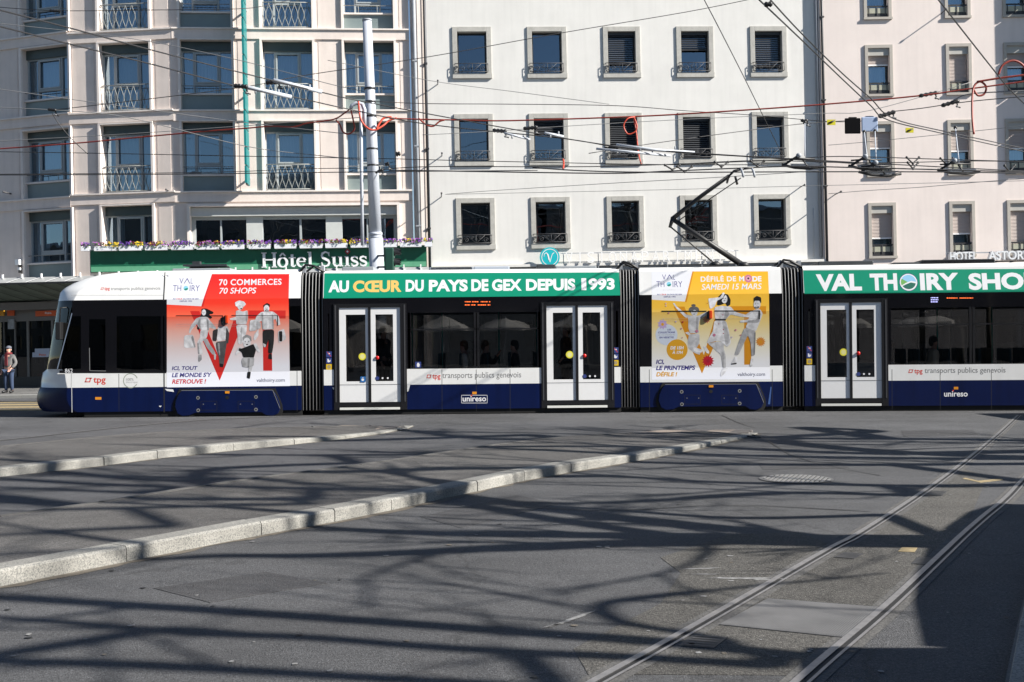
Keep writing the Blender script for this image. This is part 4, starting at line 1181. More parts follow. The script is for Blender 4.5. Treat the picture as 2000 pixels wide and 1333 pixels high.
# ---------------------------------------------------------------- the man at far left
SKIN = mat('skin', (.55, .30, .22), .6)
def figure(nm, label, M, coat, legs_m, hair_m, pose='stand', s=1.0, arms=None, cap=None, scarf=None, face=True, arms_m=None):
    """one person facing -y in local space, feet at z = 0"""
    t = empty(nm, M.translation, label, 'person', M=M)
    if pose == 'stand':
        hipz = .86; hx = .10
        J = {'pel': (0, 0, hipz, .13, .10), 'abd': (0, -.01, 1.04, .13, .10), 'che': (0, 0, 1.26, .16, .11), 'nek': (0, .01, 1.42, .055), 'jaw': (0, -.015, 1.50, .068), 'hed': (0, 0, 1.58, .082), 'cro': (0, .015, 1.655, .06)}
        for sg, k in ((-1, 'r'), (1, 'l')):
            J['hip' + k] = (sg * hx, 0, hipz - .08, .085); J['kne' + k] = (sg * .11, -.015, .47, .06); J['ank' + k] = (sg * .115, .02, .09, .043); J['toe' + k] = (sg * .15, -.14, .03, .035)
    else:
        hipz = .50
        J = {'pel': (0, 0, hipz, .14, .11), 'abd': (0, 0, .70, .13, .10), 'che': (0, 0, .92, .16, .11), 'nek': (0, -.02, 1.09, .055), 'jaw': (0, -.045, 1.16, .068), 'hed': (0, -.03, 1.24, .082), 'cro': (0, -.01, 1.32, .06)}
        for sg, k in ((-1, 'r'), (1, 'l')):
            J['hip' + k] = (sg * .10, -.10, hipz, .085); J['kne' + k] = (sg * .12, -.45, .50, .06); J['ank' + k] = (sg * .12, -.42, .09, .043); J['toe' + k] = (sg * .13, -.56, .03, .035)
    cz = J['che'][2]
    A = {'r': ((-.185, 0, cz + .07), (-.25, .03, cz - .19), (-.24, -.05, cz - .42)), 'l': ((.185, 0, cz + .07), (.26, .05, cz - .18), (.17, -.10, cz - .36))}
    if arms: A.update(arms)
    for k in 'rl':
        for nn, p, r in zip(('sho', 'elb', 'wri'), A[k], (.06, .045, .030)): J[nn + k] = (*p, r)
        w = Vector(A[k][2]); d = (w - Vector(A[k][1])).normalized(); sd = Vector((0, -1, 0)).cross(d); sd = sd.normalized() if sd.length > .1 else Vector((1, 0, 0)); sgn_ = -1 if k == 'r' else 1
        J['pal' + k] = (*(w + d * .07), .034, .020)
        for fi, (o, ln_) in enumerate(((-.027, .065), (-.009, .08), (.009, .075), (.026, .055))):
            b0 = w + d * .10 + sd * o; b1 = b0 + d * ln_ * .5 + Vector((0, -.004, 0)); b2 = b0 + d * ln_ + Vector((0, -.022, 0))
            for q, pp, r in ((0, b0, .009), (1, b1, .008), (2, b2, .007)): J['f%s%d%d' % (k, fi, q)] = (*pp, r)
        J['t%s0' % k] = (*(w + d * .05 - sd * sgn_ * .038 + Vector((0, -.012, 0))), .010); J['t%s1' % k] = (*(w + d * .10 - sd * sgn_ * .05 + Vector((0, -.03, 0))), .008)
    E = [('pel', 'abd'), ('abd', 'che'), ('che', 'nek'), ('nek', 'jaw'), ('jaw', 'hed'), ('hed', 'cro')]
    for k in 'rl':
        E += [('pel', 'hip' + k), ('hip' + k, 'kne' + k), ('kne' + k, 'ank' + k), ('ank' + k, 'toe' + k), ('che', 'sho' + k), ('sho' + k, 'elb' + k), ('elb' + k, 'wri' + k), ('wri' + k, 'pal' + k), ('pal' + k, 't%s0' % k), ('t%s0' % k, 't%s1' % k)]
        for fi in range(4): E += [('pal' + k, 'f%s%d0' % (k, fi)), ('f%s%d0' % (k, fi), 'f%s%d1' % (k, fi)), ('f%s%d1' % (k, fi), 'f%s%d2' % (k, fi))]
    skinned('body', J, E, SKIN, t, M)
    def sub(keys, grow): return {k: (*J[k][:3], *[r + grow for r in J[k][3:]]) for k in keys}
    ck = ['pel', 'abd', 'che', 'shor', 'elbr', 'wrir', 'shol', 'elbl', 'wril']
    skinned('jacket', sub(ck, .028), [('pel', 'abd'), ('abd', 'che'), ('che', 'shor'), ('shor', 'elbr'), ('elbr', 'wrir'), ('che', 'shol'), ('shol', 'elbl'), ('elbl', 'wril')], coat, t, M)
    tk = ['pel', 'hipr', 'kner', 'ankr', 'hipl', 'knel', 'ankl']
    skinned('trousers', sub(tk, .018), [('pel', 'hipr'), ('hipr', 'kner'), ('kner', 'ankr'), ('pel', 'hipl'), ('hipl', 'knel'), ('knel', 'ankl')], legs_m, t, M)
    for k in 'rl':
        a, b_ = J['ank' + k], J['toe' + k]
        skinned('shoe', {'h': (a[0], a[1] + .05, .05, .055), 'a': (a[0], a[1], .08, .058), 't': (b_[0] * 1.03, b_[1] - .05, .045, .055)}, [('h', 'a'), ('a', 't')], DARK, t, M)
    hc, jc = Vector(J['hed'][:3]), Vector(J['jaw'][:3])
    h = MB(); c = hc + Vector((0, .02, .03))
    if not cap: h.ball(c, .095, .10, .095, hair_m); h.ball(c + Vector((0, .045, -.06)), .085, .06, .10, hair_m)
    else:
        h.ball(c + Vector((0, .045, -.05)), .080, .05, .06, hair_m)
    h.build('hair', t, M)
    if cap:
        h = MB(); h.ball(c + Vector((0, -.008, .03)), .098, .108, .075, cap); h.slab([(c.x + .085 * math.cos(a), c.y - .07 - .11 * math.sin(a)) for a in [PI * i / 8 for i in range(9)]], c.z + .025, c.z + .04, cap); h.build('cap', t, M)
    if scarf:
        h = MB(); n_ = Vector(J['nek'][:3]); h.tube([(n_.x + .085 * math.cos(a), n_.y + .075 * math.sin(a), n_.z + .01) for a in [2 * PI * i / 12 for i in range(13)]], .042, scarf, 7)
        h.prism([(-.055, n_.z - .42), (.05, n_.z - .42), (.045, n_.z), (-.05, n_.z)], -.165, -.135, scarf); h.build('scarf', t, M)
    if face:
        f = MB(); fy = hc.y - .083
        f.ball((0, fy - .012, hc.z - .025), .012, .018, .022, SKIN); f.build('nose', t, M)
        for sx in (-.03, .03):
            f = MB(); f.ball((sx, fy, hc.z + .005), .010, .006, .007, DARK); f.build('eye', t, M)
        f = MB(); f.ball((0, fy + .006, hc.z - .075), .022, .006, .006, mat('lips', (.35, .12, .10), .5)); f.build('mouth', t, M)
        for sx in (-.082, .082):
            f = MB(); f.ball((sx, hc.y + .015, hc.z - .01), .012, .02, .03, SKIN); f.build('ear', t, M)
    return t
px_, Yp = 17.5, G(17.5, 768.5, .11)[1]
loc = Vector(AT(px_, 768.5, Yp)); loc.z = .11
hgt = (768.5 - 675.5) / FPX * Yp
figure('person', 'man in grey jacket, red scarf, blue jeans and cap standing on the pavement', Matrix.Translation(loc) @ Matrix.Rotation(R(-8), 4, 'Z') @ Matrix.Scale(hgt / 1.715, 4),
       mat('grey_jacket', (.14, .138, .138), .9, vary=.25, scale=9, bump=.4, bscale=14), mat('blue_jeans', (.03, .05, .10), .9, vary=.25, scale=8), mat('grey_hair', (.3, .28, .26), .9), 'stand', cap=mat('cap_cloth', (.10, .11, .14), .9), scarf=mat('red_scarf', (.14, .014, .02), .9))
# ---------------------------------------------------------------- the tram
TD = 25.3
T1 = Frame((AT(588, 668, TD)[0], TD, 0.0)); T2 = T1
T3 = Frame((AT(1231, 665, TD)[0], TD, 0.0), -2.6)
_j = T3.world(1549, 665); T4 = Frame((_j.x, _j.y, 0.0), -5.2)
tram = empty('tram', (T1.M.translation.x, TD, 0), 'long articulated white, navy and black city tram wrapped in red, yellow and green advertising', 'tram')
NAVY = mat('navy_paint', (.0014, .0072, .052), .35, vary=.12, scale=1.5, spec=.3, streak=.25)
TWHITE = mat('tram_white', (.80, .80, .785), .35, vary=.04, scale=3, coat=.4, streak=.05)
GBLACK = mat('black_glazing', (.006, .006, .008), .07, spec=.5)
DBLACK = mat('black_door_frame', (.012, .012, .014), .3, vary=.1)
TROOF = mat('tram_roof', (.70, .70, .69), .5, vary=.08)
GREY_I = mat('tram_interior', (.07, .07, .074), .7)
SEATM = mat('seat_cloth', (.02, .05, .06), .8)
FARG = glass('dark_far_glass', (.035, .037, .04), .02)
TGLASS = glass('tinted_tram_glass', (.58, .59, .60), .0, wob=.04)
DGLASS = glass('tinted_door_glass', (.58, .59, .60), .0, wob=.03)
LEAFW = mat('door_leaf_white', (.80, .80, .80), .35, vary=.03, coat=.3)
AMBER = mat('amber_reflector', (.75, .28, .02), .3)
GREYT = mat('grey_lettering', (.22, .22, .22), .5); REDT = mat('red_lettering', (.62, .05, .03), .5); WHT = mat('white_print', (.80, .80, .82), .5)
LIGHTEDGE = mat('bellows_piping', (.32, .32, .32), .5)
UNDER = mat('underframe_black', (.006, .006, .006), .8)
ZT = 2.70
def slant(z): return max(0.0, (z - ZT) / 0.55) * 0.10
def skinwarp(c): return Vector((c.x, c.y * .15 + slant(c.z), c.z))
SEC = [(0.0, .12), (0.0, 2.70), (.10, 3.25), (.155, 3.30), (.30, 3.34), (.65, 3.365), (1.15, 3.375), (1.65, 3.365), (2.0, 3.34), (2.145, 3.30), (2.2, 3.25), (2.3, 2.70), (2.3, .12)]

def decal(F, name, parent, mb): return mb.build(name, parent, F.M, warp=skinwarp, cut=[ZT, ZT + .28])
class Decal(MB):
    """flat printed artwork; positions measured on the tram side"""
    def __init__(s, F, conv=lambda x, y: (x, y)): super().__init__(); s.F = F; s.c = conv
    def q(s, x, y): return s.F.p(*s.c(x, y))
    def poly(s, pts, y, m):
        P = [s.q(a, b) for a, b in pts]; return s.face([(u, y, z) for u, z in P], m)
    def rect(s, x0, y0, x1, y1, y, m): return s.poly([(x0, y1), (x1, y1), (x1, y0), (x0, y0)], y, m)
    def ell(s, cx, cy, rx, ry, y, m, n=18): return s.poly([(cx + rx * math.cos(2 * PI * i / n), cy + ry * math.sin(2 * PI * i / n)) for i in range(n)], y, m)
    def txt(s, t, x0, y0, x1, y1, y, m, bold=0.0, shear=0.0, spacing=1.0):
        a, zb = s.q(x0, (y0 + y1) / 2 + (y1 - y0) / 2); c, _ = s.q(x1, y1); _, zt_ = s.q((x0 + x1) / 2, y0); _, zb = s.q((x0 + x1) / 2, y1)
        return s.text(t, a, c, zb, zt_, y, m, bold, shear, spacing)

# --- front module with the cab
CABG = glass('tinted_cab_glass', (.07, .075, .08), .015, wob=.03)
def cab():
    # height, nose at the middle, where the flank begins (both measured)
    prof = [(.13, 88, 150), (.20, 82, 140), (.29, 79, 134), (.42, 77, 130), (.55, 79.5, 130), (.685, 84, 131), (.692, 86, 131), (.85, 87.5, 128), (1.03, 91, 126), (1.085, 97, 122), (1.12, 103, 120), (1.45, 108, 122), (1.9, 114, 129), (2.35, 120.5, 138), (2.52, 123, 141), (2.70, 126, 145), (2.90, 128.5, 153), (2.97, 133, 162), (3.03, 139, 172), (3.12, 152, 188), (3.22, 173, 210), (3.30, 196, 235), (3.35, 226, 262), (3.372, 262, 290)]
    ur = T1.p(588, 650)[0]
    mb = MB(); NS = 24; rings = []
    for z, px, ps in prof:
        uf = T1.p(px, 650, 1.0)[0]; us = T1.p(ps, 650)[0]
        y0 = slant(z) if z <= 3.25 else .10 + (z - 3.25) * 1.2
        c = us - uf
        hw = 1.15 - y0; pts = [(ur, y0, z)]
        for i in range(NS + 1):
            t = math.sin(PI / 2 * (-1 + 2 * i / NS))
            off = c * (.30 * t * t + .70 * abs(t) ** (5 if z < 1.1 else 7))
            pts.append((uf + off, 1.15 + t * hw, z))
        pts.append((ur, 2.3 - y0, z)); rings.append(pts)
    n = len(rings[0])
    for k in range(len(rings) - 1):
        zm_ = (prof[k][0] + prof[k + 1][0]) / 2
        for i in range(n - 1):
            side = i in (0, n - 2)
            if zm_ < .69: m = NAVY
            elif zm_ < (1.03 if side else 1.115): m = TWHITE
            elif zm_ < 2.52: m = CABG
            elif zm_ < 2.70: m = GBLACK
            else: m = TWHITE
            mb.add([rings[k][i], rings[k][i + 1], rings[k + 1][i + 1], rings[k + 1][i]], [(0, 3, 2, 1)], m, not side)
    mb.face([(p[0], p[1], p[2]) for p in rings[-1]], TROOF)
    mb.face([rings[k][0] for k in range(len(rings))] + [rings[k][-1] for k in range(len(rings) - 1, -1, -1)], DBLACK)
    # underframe
    u0 = T1.p(100, 800)[0]
    mb.box(u0 + .3, ur, .18, 2.12, .04, .16, UNDER)
    ub = T1.p(320, 650)[0]; mb.box(u0 + .75, ur, .03, .08, .012, .128, UNDER)
    mb.box(u0 + .5, ur - .02, .06, 2.24, .42, .48, GREY_I); mb.box(ub, ub + .05, .04, 2.26, .45, 2.66, BLACK); mb.box(ub, ur, .03, .05, 1.03, 2.6, BLACK)
    mb.box(u0 + .55, u0 + 1.0, .35, 1.95, .48, 1.12, DARK); mb.box(u0 + .3, ub, .15, 2.15, 2.54, 2.58, BLACK)
    return mb.build('cab_body', tram, T1.M, merge=True)
cabo = cab()
d = Decal(T1)                      # seams, pillar line and small things on the cab
d.poly([(139.6, 757), (140.6, 757), (141.2, 806), (140.2, 806)], -.003, TWHITE); d.poly([(139, 730), (139.8, 730), (139.4, 757), (138.6, 757)], -.003, GREYT)
d.poly([(138, 577.3), (320, 577.3), (320, 576.7), (138, 576.7)], -.003, GREYT)
d.poly([(318, 531), (320.4, 531), (322, 806), (319.6, 806)], -.004, DARK)
d.poly([(139.6, 612), (141.6, 612), (113, 721), (111, 721)], -.004, mat('pillar_line', (.16, .20, .27), .4))
d.rect(186, 776, 198, 781, -.004, AMBER)
d.poly([(111, 731), (114, 729), (322, 729), (322, 730.2)], -.0035, TWHITE)
decal(T1, 'seams', tram, d)
d = Decal(T1)
for x0, x1 in ((158, 174), (206, 228), (314, 325)): d.poly([(x0, 728), (x1, 728), (x1, 588), (x0, 588)], -.004, GBLACK)
d.rect(141, 588, 325, 618, -.0045, GBLACK); d.rect(116, 724, 325, 729.5, -.0045, GBLACK); d.rect(174, 618, 206, 624, -.0045, GBLACK)
decal(T1, 'window_frame', tram, d)
d = Decal(T1); d.poly([(175.2, 724), (207, 724.6), (207, 725.6), (175.2, 725)], -.005, GREYT); d.poly([(174, 680), (175.2, 680), (176, 725), (174.8, 725)], -.005, GREYT); decal(T1, 'sliding_window', tram, d)
m = MB(); u_ = T1.p(205, 700)[0]; m.box(u_ - .1, u_ + .38, .85, 1.4, .9, 1.0, SEATM); m.box(u_ + .3, u_ + .42, .85, 1.4, .95, 1.75, SEATM); m.build('driver_seat', tram, T1.M, bevel=.03)
d = Decal(T1); d.txt('862', 127, 720.5, 142, 728.5, -.005, WHT); decal(T1, 'fleet_number', tram, d)
def tpg(F, x0, y0, x1, y1, m_=REDT):          # lozenge ring with two bars, then the three letters
    d = Decal(F); h = y1 - y0; w = x1 - x0; s = h * .62
    cx, cy = x0 + w * .17, y0 + h * .36
    def para(k): return [(cx - s * .55 * k - s * .12 * k, cy + s * .5 * k), (cx + s * .45 * k, cy + s * .5 * k), (cx + s * .55 * k + s * .12 * k, cy - s * .5 * k), (cx - s * .45 * k, cy - s * .5 * k)]
    o, i_ = para(1.0), para(.6)
    for k in range(4): d.poly([o[k], o[(k + 1) % 4], i_[(k + 1) % 4], i_[k]], -.006, m_)
    d.rect(x0, cy + s * .3, cx - s * .4, cy + s * .5, -.006, m_); d.rect(cx + s * .3, cy - s * .5, x0 + w * .36, cy - s * .3, -.006, m_)
    d.txt('tpg', x0 + w * .42, y0, x1, y1, -.006, m_, bold=.018)
    decal(F, 'operator_logo', tram, d)
tpg(T1, 165, 737.5, 206.5, 752)
tpg(T1, 195, 561.5, 213, 568.6)
d = Decal(T1); d.txt('transports publics genevois', 215, 560.5, 312, 568.4, -.006, GREYT, bold=.004); decal(T1, 'lettering', tram, d)
tpg(T2, 833, 731.5, 860.5, 743); d = Decal(T2); d.txt('transports publics genevois', 864, 727, 1018, 742, -.006, GREYT, bold=.004); decal(T2, 'lettering', tram, d)
tpg(T4, 1774, 721.5, 1802, 732.5); d = Decal(T4); d.txt('transports publics genevois', 1806, 718, 1964, 732, -.006, GREYT, bold=.004); decal(T4, 'lettering', tram, d)
d = Decal(T1); cx, cz = d.q(255, 744); d.ring(cx, cz, .152, .172, -.005, mat('grey_green_print', (.33, .36, .30), .5), 30, R(20), R(330)); d.txt('100%', 246.5, 739, 261, 744, -.005, GREYT); d.txt('électrique', 246.5, 745, 269, 749.5, -.005, mat('pale_grey_print', (.42, .42, .42), .5)); decal(T1, 'electric_badge', tram, d)
for F, cx_, y_, box_ in ((T2, 926.5, 780, True), (T4, 1867, 770.5, False)):
    d = Decal(F); d.rect(cx_ - 23, y_ - 5.2, cx_ + 22, y_ + 5.6, -.004, NAVY)
    d.txt('unireso', cx_ - 23, y_ - 6.0, cx_ + 23, y_ + 4.6, -.006, WHT, bold=.02)
    if box_:
        for q in ((cx_ - 25.5, y_ - 8, cx_ + 25.5, y_ - 7.2), (cx_ - 25.5, y_ + 7.2, cx_ + 25.5, y_ + 8), (cx_ - 25.5, y_ - 8, cx_ - 24.8, y_ + 8), (cx_ + 24.8, y_ - 8, cx_ + 25.5, y_ + 8)): d.rect(*q, -.005, WHT)
    d.ell(cx_ - 5.5, y_ - 7, 1.6, 1.6, -.007, REDT, 10); decal(F, 'fare_logo', tram, d)
    d = Decal(F); d.rect(cx_ - 4, y_ - 14.5, cx_ + 4.5, y_ - 9.5, -.008, AMBER); decal(F, 'marker_lamp', tram, d)
# wipers, mirror arm, headlight
m = MB(); P = [T1.p(123, 617), T1.p(105, 715)]
m.tube([(P[0][0] - .10, .75, P[0][1]), (P[1][0] - .10, .62, P[1][1])], .022, BLACK, 6); m.tube([(P[0][0] + .0, .55, P[0][1] - .2), (P[1][0] - .06, .7, P[1][1] + .1)], .03, BLACK, 6)
m.tube([(P[1][0] - .04, .9, P[1][1] - .05), (P[0][0] - .06, .4, P[0][1] - .9)], .018, BLACK, 6); m.build('wiper', tram, T1.M)
m = MB(); a = T1.p(128, 600); m.tube([(a[0] + .05, .1, a[1]), (a[0] - .10, -.05, a[1] - .02), (a[0] - .12, -.05, a[1] - .35)], .018, BLACK, 6); m.box(a[0] - .19, a[0] - .07, -.13, .06, a[1] - .75, a[1] - .35, BLACK); m.build('side_mirror', tram, T1.M, bevel=.015)
m = MB(); a = T1.p(82, 768); m.ball((a[0] + .13, .42, a[1] - .02), .12, .16, .07, mat('lamp_glass', (.55, .58, .62), .1)); m.build('headlight', tram, T1.M)
m = MB(); m.ball((a[0] + .13, 1.88, a[1] - .02), .12, .16, .07, mat('lamp_glass', (.55, .58, .62), .1)); m.build('headlight', tram, T1.M)

# --- passenger modules
def pxu(F, px): return F.p(px, 690)[0]
def module(F, pa, pb, doors=(), wins=(), solid=False, endl=True):
    u0, u1 = pxu(F, pa), pxu(F, pb)
    mb = MB(); ds = [(pxu(F, a), pxu(F, b)) for a, b in doors]
    segs = []; x = u0
    for a, b in ds: segs.append((x, a)); x = b
    segs.append((x, u1))
    n = len(SEC)
    for i in range(1, n - 2):
        (ya, za), (yb, zb) = SEC[i], SEC[i + 1]
        mb.add([(u0, ya, za), (u1, ya, za), (u1, yb, zb), (u0, yb, zb)], [(0, 1, 2, 3)], TWHITE if i in (1, 2, 3, 9, 10) else TROOF, True)
    for a, b in segs:
        mb.box(a, b, 0, .06, .12, .69, NAVY); mb.box(a, b, 0, .06, .69, 1.05, TWHITE)
        mb.box(a, b, 0.0, .06, 2.34, ZT, GBLACK)
        if solid: mb.box(a, b, 0.0, .06, 1.05, 2.34, GBLACK)
        else:
            for c in (a, b - .10): mb.box(c, c + .10, 0.0, .06, 1.05, 2.34, GBLACK)
    for a, b in ds: mb.box(a, b, .0, .06, 2.50, ZT, GBLACK)
    mb.box(u0, u1, 2.24, 2.3, .12, .69, NAVY); mb.box(u0, u1, 2.24, 2.3, .69, 1.05, TWHITE); mb.box(u0, u1, 2.24, 2.3, 2.34, ZT, GBLACK)
    k = max(2, int((u1 - u0) / 1.5))
    for i in range(k + 1):
        c = u0 + (u1 - u0 - .12) * i / k; mb.box(c, c + .12, 2.24, 2.3, 1.05, 2.34, GBLACK)
    mb.box(u0 + .02, u1 - .02, .07, 2.23, .30, .36, GREY_I); mb.box(u0 + .02, u1 - .02, .12, 2.18, 2.38, 2.42, GREY_I)
    mb.box(u0, u1, .2, 2.1, .04, .29, UNDER); mb.box(u0, u1, .03, .08, .012, .119, UNDER)
    for c in (u0, u1 - .05): mb.box(c, c + .05, .06, .55, .36, 2.38, BLACK); mb.box(c, c + .05, 1.75, 2.24, .36, 2.38, BLACK)
    b_ = mb.build('module_body', tram, F.M)
    if not solid:
        for a, b in wins:
            a, b = pxu(F, a), pxu(F, b); g = MB()
            g.face([(a, .02, 1.05), (b, .02, 1.05), (b, .02, 2.34), (a, .02, 2.34)], TGLASS)
            o = g.build('side_window', tram, F.M)
            g = MB(); g.box(a, b, .0, .05, 1.94, 1.97, DBLACK); g.box(a, a + .05, .0, .05, 1.05, 2.34, DBLACK); g.box(b - .05, b, .0, .05, 1.05, 2.34, DBLACK); g.build('frame', o, F.M)
        g = MB(); g.face([(u0, 2.27, 1.05), (u1, 2.27, 1.05), (u1, 2.27, 2.34), (u0, 2.27, 2.34)], FARG); g.build('far_window', tram, F.M)
    return b_
def door(F, pc, sx=1.0):
    """double leaf door; pc = pixel column of the middle joint"""
    f = lambda o: pxu(F, pc + o * sx)
    mb = MB(); a, b = f(-70), f(72.5); l0, l1, r0, r1 = f(-59), f(-2.6), f(2.6), f(60)
    mb.box(a, l0, -.015, .07, .12, 2.56, DBLACK); mb.box(r1, b, -.015, .07, .12, 2.56, DBLACK); mb.box(l1, r0, -.01, .07, .20, 2.48, DBLACK)
    mb.box(l0, r1, -.012, .07, 2.475, 2.558, DBLACK); mb.box(l0, r1, -.012, .07, .20, .295, DBLACK); mb.box(l0, r1, .0, .07, .118, .198, DBLACK)
    for c in (a + .03, b - .06): mb.box(c, c + .03, -.022, -.014, .3, 2.53, mat('grey_edge', (.06, .06, .065), .3))
    dr = mb.build('door', tram, F.M)
    g = MB(); g.box(l0, r1 - .02, -.03, .0, .125, .175, mat('threshold_strip', (.72, .72, .68), .5)); g.build('threshold', dr, F.M)
    for s, (x0, x1, w0, w1) in enumerate(((l0, l1, f(-46.5), f(-8)), (r0, r1, f(11.5), f(46)))):
        g = MB(); z0, z1, zw0, zw1, zk = .298, 2.472, .775, 2.31, .70
        g.box(x0, w0, .01, .05, z0, z1, LEAFW); g.box(w1, x1, .01, .05, z0, z1, LEAFW); g.box(w0, w1, .01, .05, z0, zw0, LEAFW); g.box(w0, w1, .01, .05, zw1, z1, LEAFW)
        g.box(x0, x1, .006, .012, zk - .005, zk + .005, GREYT)
        g.build('leaf', dr, F.M)
        g = MB(); g.face([(w0, .03, zw0), (w1, .03, zw0), (w1, .03, zw1), (w0, .03, zw1)], DGLASS); g.build('pane', dr, F.M)
        g = MB()
        if s == 0:
            c = f(-14.5); g.disc(c, 1.345, .085, .085, .004, mat('yellow_sticker', (.72, .66, .04), .5)); g.disc(c, 1.345, .055, .055, .0035, mat('pale_yellow_sticker', (.75, .72, .30), .5)); g.build('sticker', dr, F.M)
        else:
            c = f(14.5); g.ball((c, .0, 1.315), .045, .02, .045, mat('red_button', (.55, .012, .01), .3)); g.build('button', dr, F.M)
            for i, (mm, q) in enumerate(((mat('navy_sticker', (.03, .05, .2), .5), .045), (WHT, .022), (WHT, .022))): g = MB(); g.disc(c + i * .12, .845, q, q, .005, mm, 12); g.build('sticker', dr, F.M)
    return dr
module(T2, 632, 1212, [(652, 794), (1058, 1199)], [(797, 930), (932, 1056)])
door(T2, 722); door(T2, 1127)
module(T3, 1250, 1528, solid=True)
module(T4, 1571, 2150, [(1592, 1732)], [(1736, 1898), (1900, 2060), (2062, 2148)])
door(T4, 1662)
module(T4, 2192, 2520, solid=True)
# small white and navy stubs beside the doors, pictograms
for F, cx_ in ((T2, 642.5), (T2, 1202.5), (T4, 1581)):
    o = 0 if cx_ < 700 else (-8 if cx_ < 1300 else -10.5)
    for k, (mm, nm) in enumerate(((mat('navy_sticker', (.03, .05, .2), .5), 'pictogram'), (mat('navy_sticker', (.03, .05, .2), .5), 'pictogram'), (mat('amber_sticker', (.70, .46, .02), .5), 'pictogram'))):
        d = Decal(F); y = 687 + o + k * 12.3; d.rect(cx_ - 5.5, y, cx_ + 5.5, y + 11, -.004, mm)
        if k == 0: d.poly([(cx_ - 4, y + 1), (cx_ - 2.5, y + 1), (cx_ + 4.5, y + 9.5), (cx_ + 3, y + 9.5)], -.005, REDT); d.rect(cx_ - 2, y + 3, cx_ + 2, y + 5, -.0045, WHT)
        elif k == 1: d.poly([(cx_ - 3, y + 2), (cx_ - 1, y + 2), (cx_ + 1, y + 6), (cx_ + 3, y + 3), (cx_ + 3, y + 7), (cx_, y + 9), (cx_ - 3, y + 8)], -.005, WHT)
        else:
            u, z = d.q(cx_, y + 5.5); d.ring(u, z, .022, .038, -.005, GREYT, 16); d.rect(cx_ - 1, y + 4.5, cx_ + 1, y + 6.5, -.005, GREYT)
        decal(F, nm, tram, d)
d = Decal(T2); d.rect(811, 707, 822.5, 718.5, -.004, mat('navy_sticker', (.03, .05, .2), .5)); d.poly([(815.5, 709), (818, 709), (820, 713), (819, 717), (815, 717), (814, 713)], -.005, WHT); decal(T2, 'pictogram', tram, d)
d = Decal(T2); d.rect(704, 736, 714, 747, -.004 + .02, mat('blue_sticker', (.02, .14, .40), .5)); d.ell(708.5, 742, 2.6, 2.6, .0155, WHT, 10); d.rect(708, 737.5, 709.5, 741, .0155, WHT); decal(T2, 'pictogram', tram, d)

# green banners over the windows
GRN = mat('green_banner', (.0, .265, .15), .38, vary=.03, coat=.3)
GOLD = mat('gold_print', (.80, .52, .14), .5)
d = Decal(T2); d.poly([(632, 583.5), (1211.5, 577.5), (1210, 532), (632, 533.5)], -.004, GRN)
def banner(parts, y0, y1):
    for t, x0, x1, mm in parts:
        k = -(x0 - 640) * .009; d.txt(t, x0, y0 + k, x1, y1 + k, -.007, mm, bold=.045)
banner([('AU', 641, 681, WHT), ('CŒUR', 689, 784, GOLD), ('DU', 792, 827.5, WHT), ('PAYS', 837.5, 913.5, WHT), ('DE', 920.5, 954, WHT), ('GEX', 961, 1019, WHT), ('DEPUIS', 1027.5, 1124, WHT), ('1', 1136, 1145.5, WHT), ('993', 1150, 1201, WHT)], 548, 571.5)
decal(T2, 'banner', tram, d)
d = Decal(T4); d.poly([(1571, 574.5), (2150, 569), (2150, 524), (1570, 528)], -.004, GRN)
for t, x0, x1 in (('VAL', 1594.5, 1684), ('TH', 1700, 1753.5), ('IRY', 1798, 1873.5), ('SHOP', 1893, 2030)):
    d.txt(t, x0, 535 - (x0 - 1594) * .008, x1, 568.5 - (x0 - 1594) * .008, -.007, WHT, bold=.045)
u, z = d.q(1775.3, 551.5); rr = .205
d.disc(u, z, rr, rr, -.007, mat('navy_ring', (.02, .03, .16), .5), 36); d.disc(u, z, rr * .94, rr * .94, -.0075, WHT, 36); d.disc(u, z, rr * .82, rr * .82, -.008, mat('logo_sky', (.28, .56, .80), .5), 36)
def arcp(a0, a1, q=.82, k=12): return [(u + rr * q * math.cos(R(a0 + (a1 - a0) * i / k)), z + rr * q * math.sin(R(a0 + (a1 - a0) * i / k))) for i in range(k + 1)]
d.face([(a, -.0085, b) for a, b in arcp(150, 215) + [(u - .01, z - .0)]], mat('logo_leaf', (.16, .42, .10), .5))
d.face([(a, -.009, b) for a, b in arcp(205, 362, .82) + [(u + .06, z + .03), (u - .05, z - .01)]], WHT)
d.face([(a, -.0095, b) for a, b in arcp(212, 350, .78) + [(u + .05, z - .005), (u - .05, z - .045)]], mat('logo_pine', (.01, .13, .09), .5))
decal(T4, 'banner', tram, d)

# LED displays
LED = mat('led_orange', (1.0, .16, .03), .5, emit=.5); LEDW = mat('led_white', (.5, .5, 1.0), .5, emit=.5)
def led(F, x0, x1, ys, m_, seed, y=-.005):
    d = Decal(F); rr_ = random.Random(seed)
    for yy in ys:
        x = x0
        while x < x1:
            w = rr_.choice([1.2, 2.2, 3.0])
            if rr_.random() < .8: d.rect(x, yy - .9, x + w, yy + .9, y, m_)
            x += w + .9
    return d
d = led(T2, 908, 960, (589.8, 596), LED, 3); d.rect(870, 585, 962, 602, -.004, GBLACK); decal(T2, 'destination_display', tram, d)
d = led(T4, 1849, 1900, (582.5,), LED, 5); d.rect(1812, 577, 1915, 596, -.004, GBLACK); decal(T4, 'destination_display', tram, d)
d = led(T4, 1818, 1832, (582, 586, 590), LEDW, 8); decal(T4, 'route_display', tram, d)

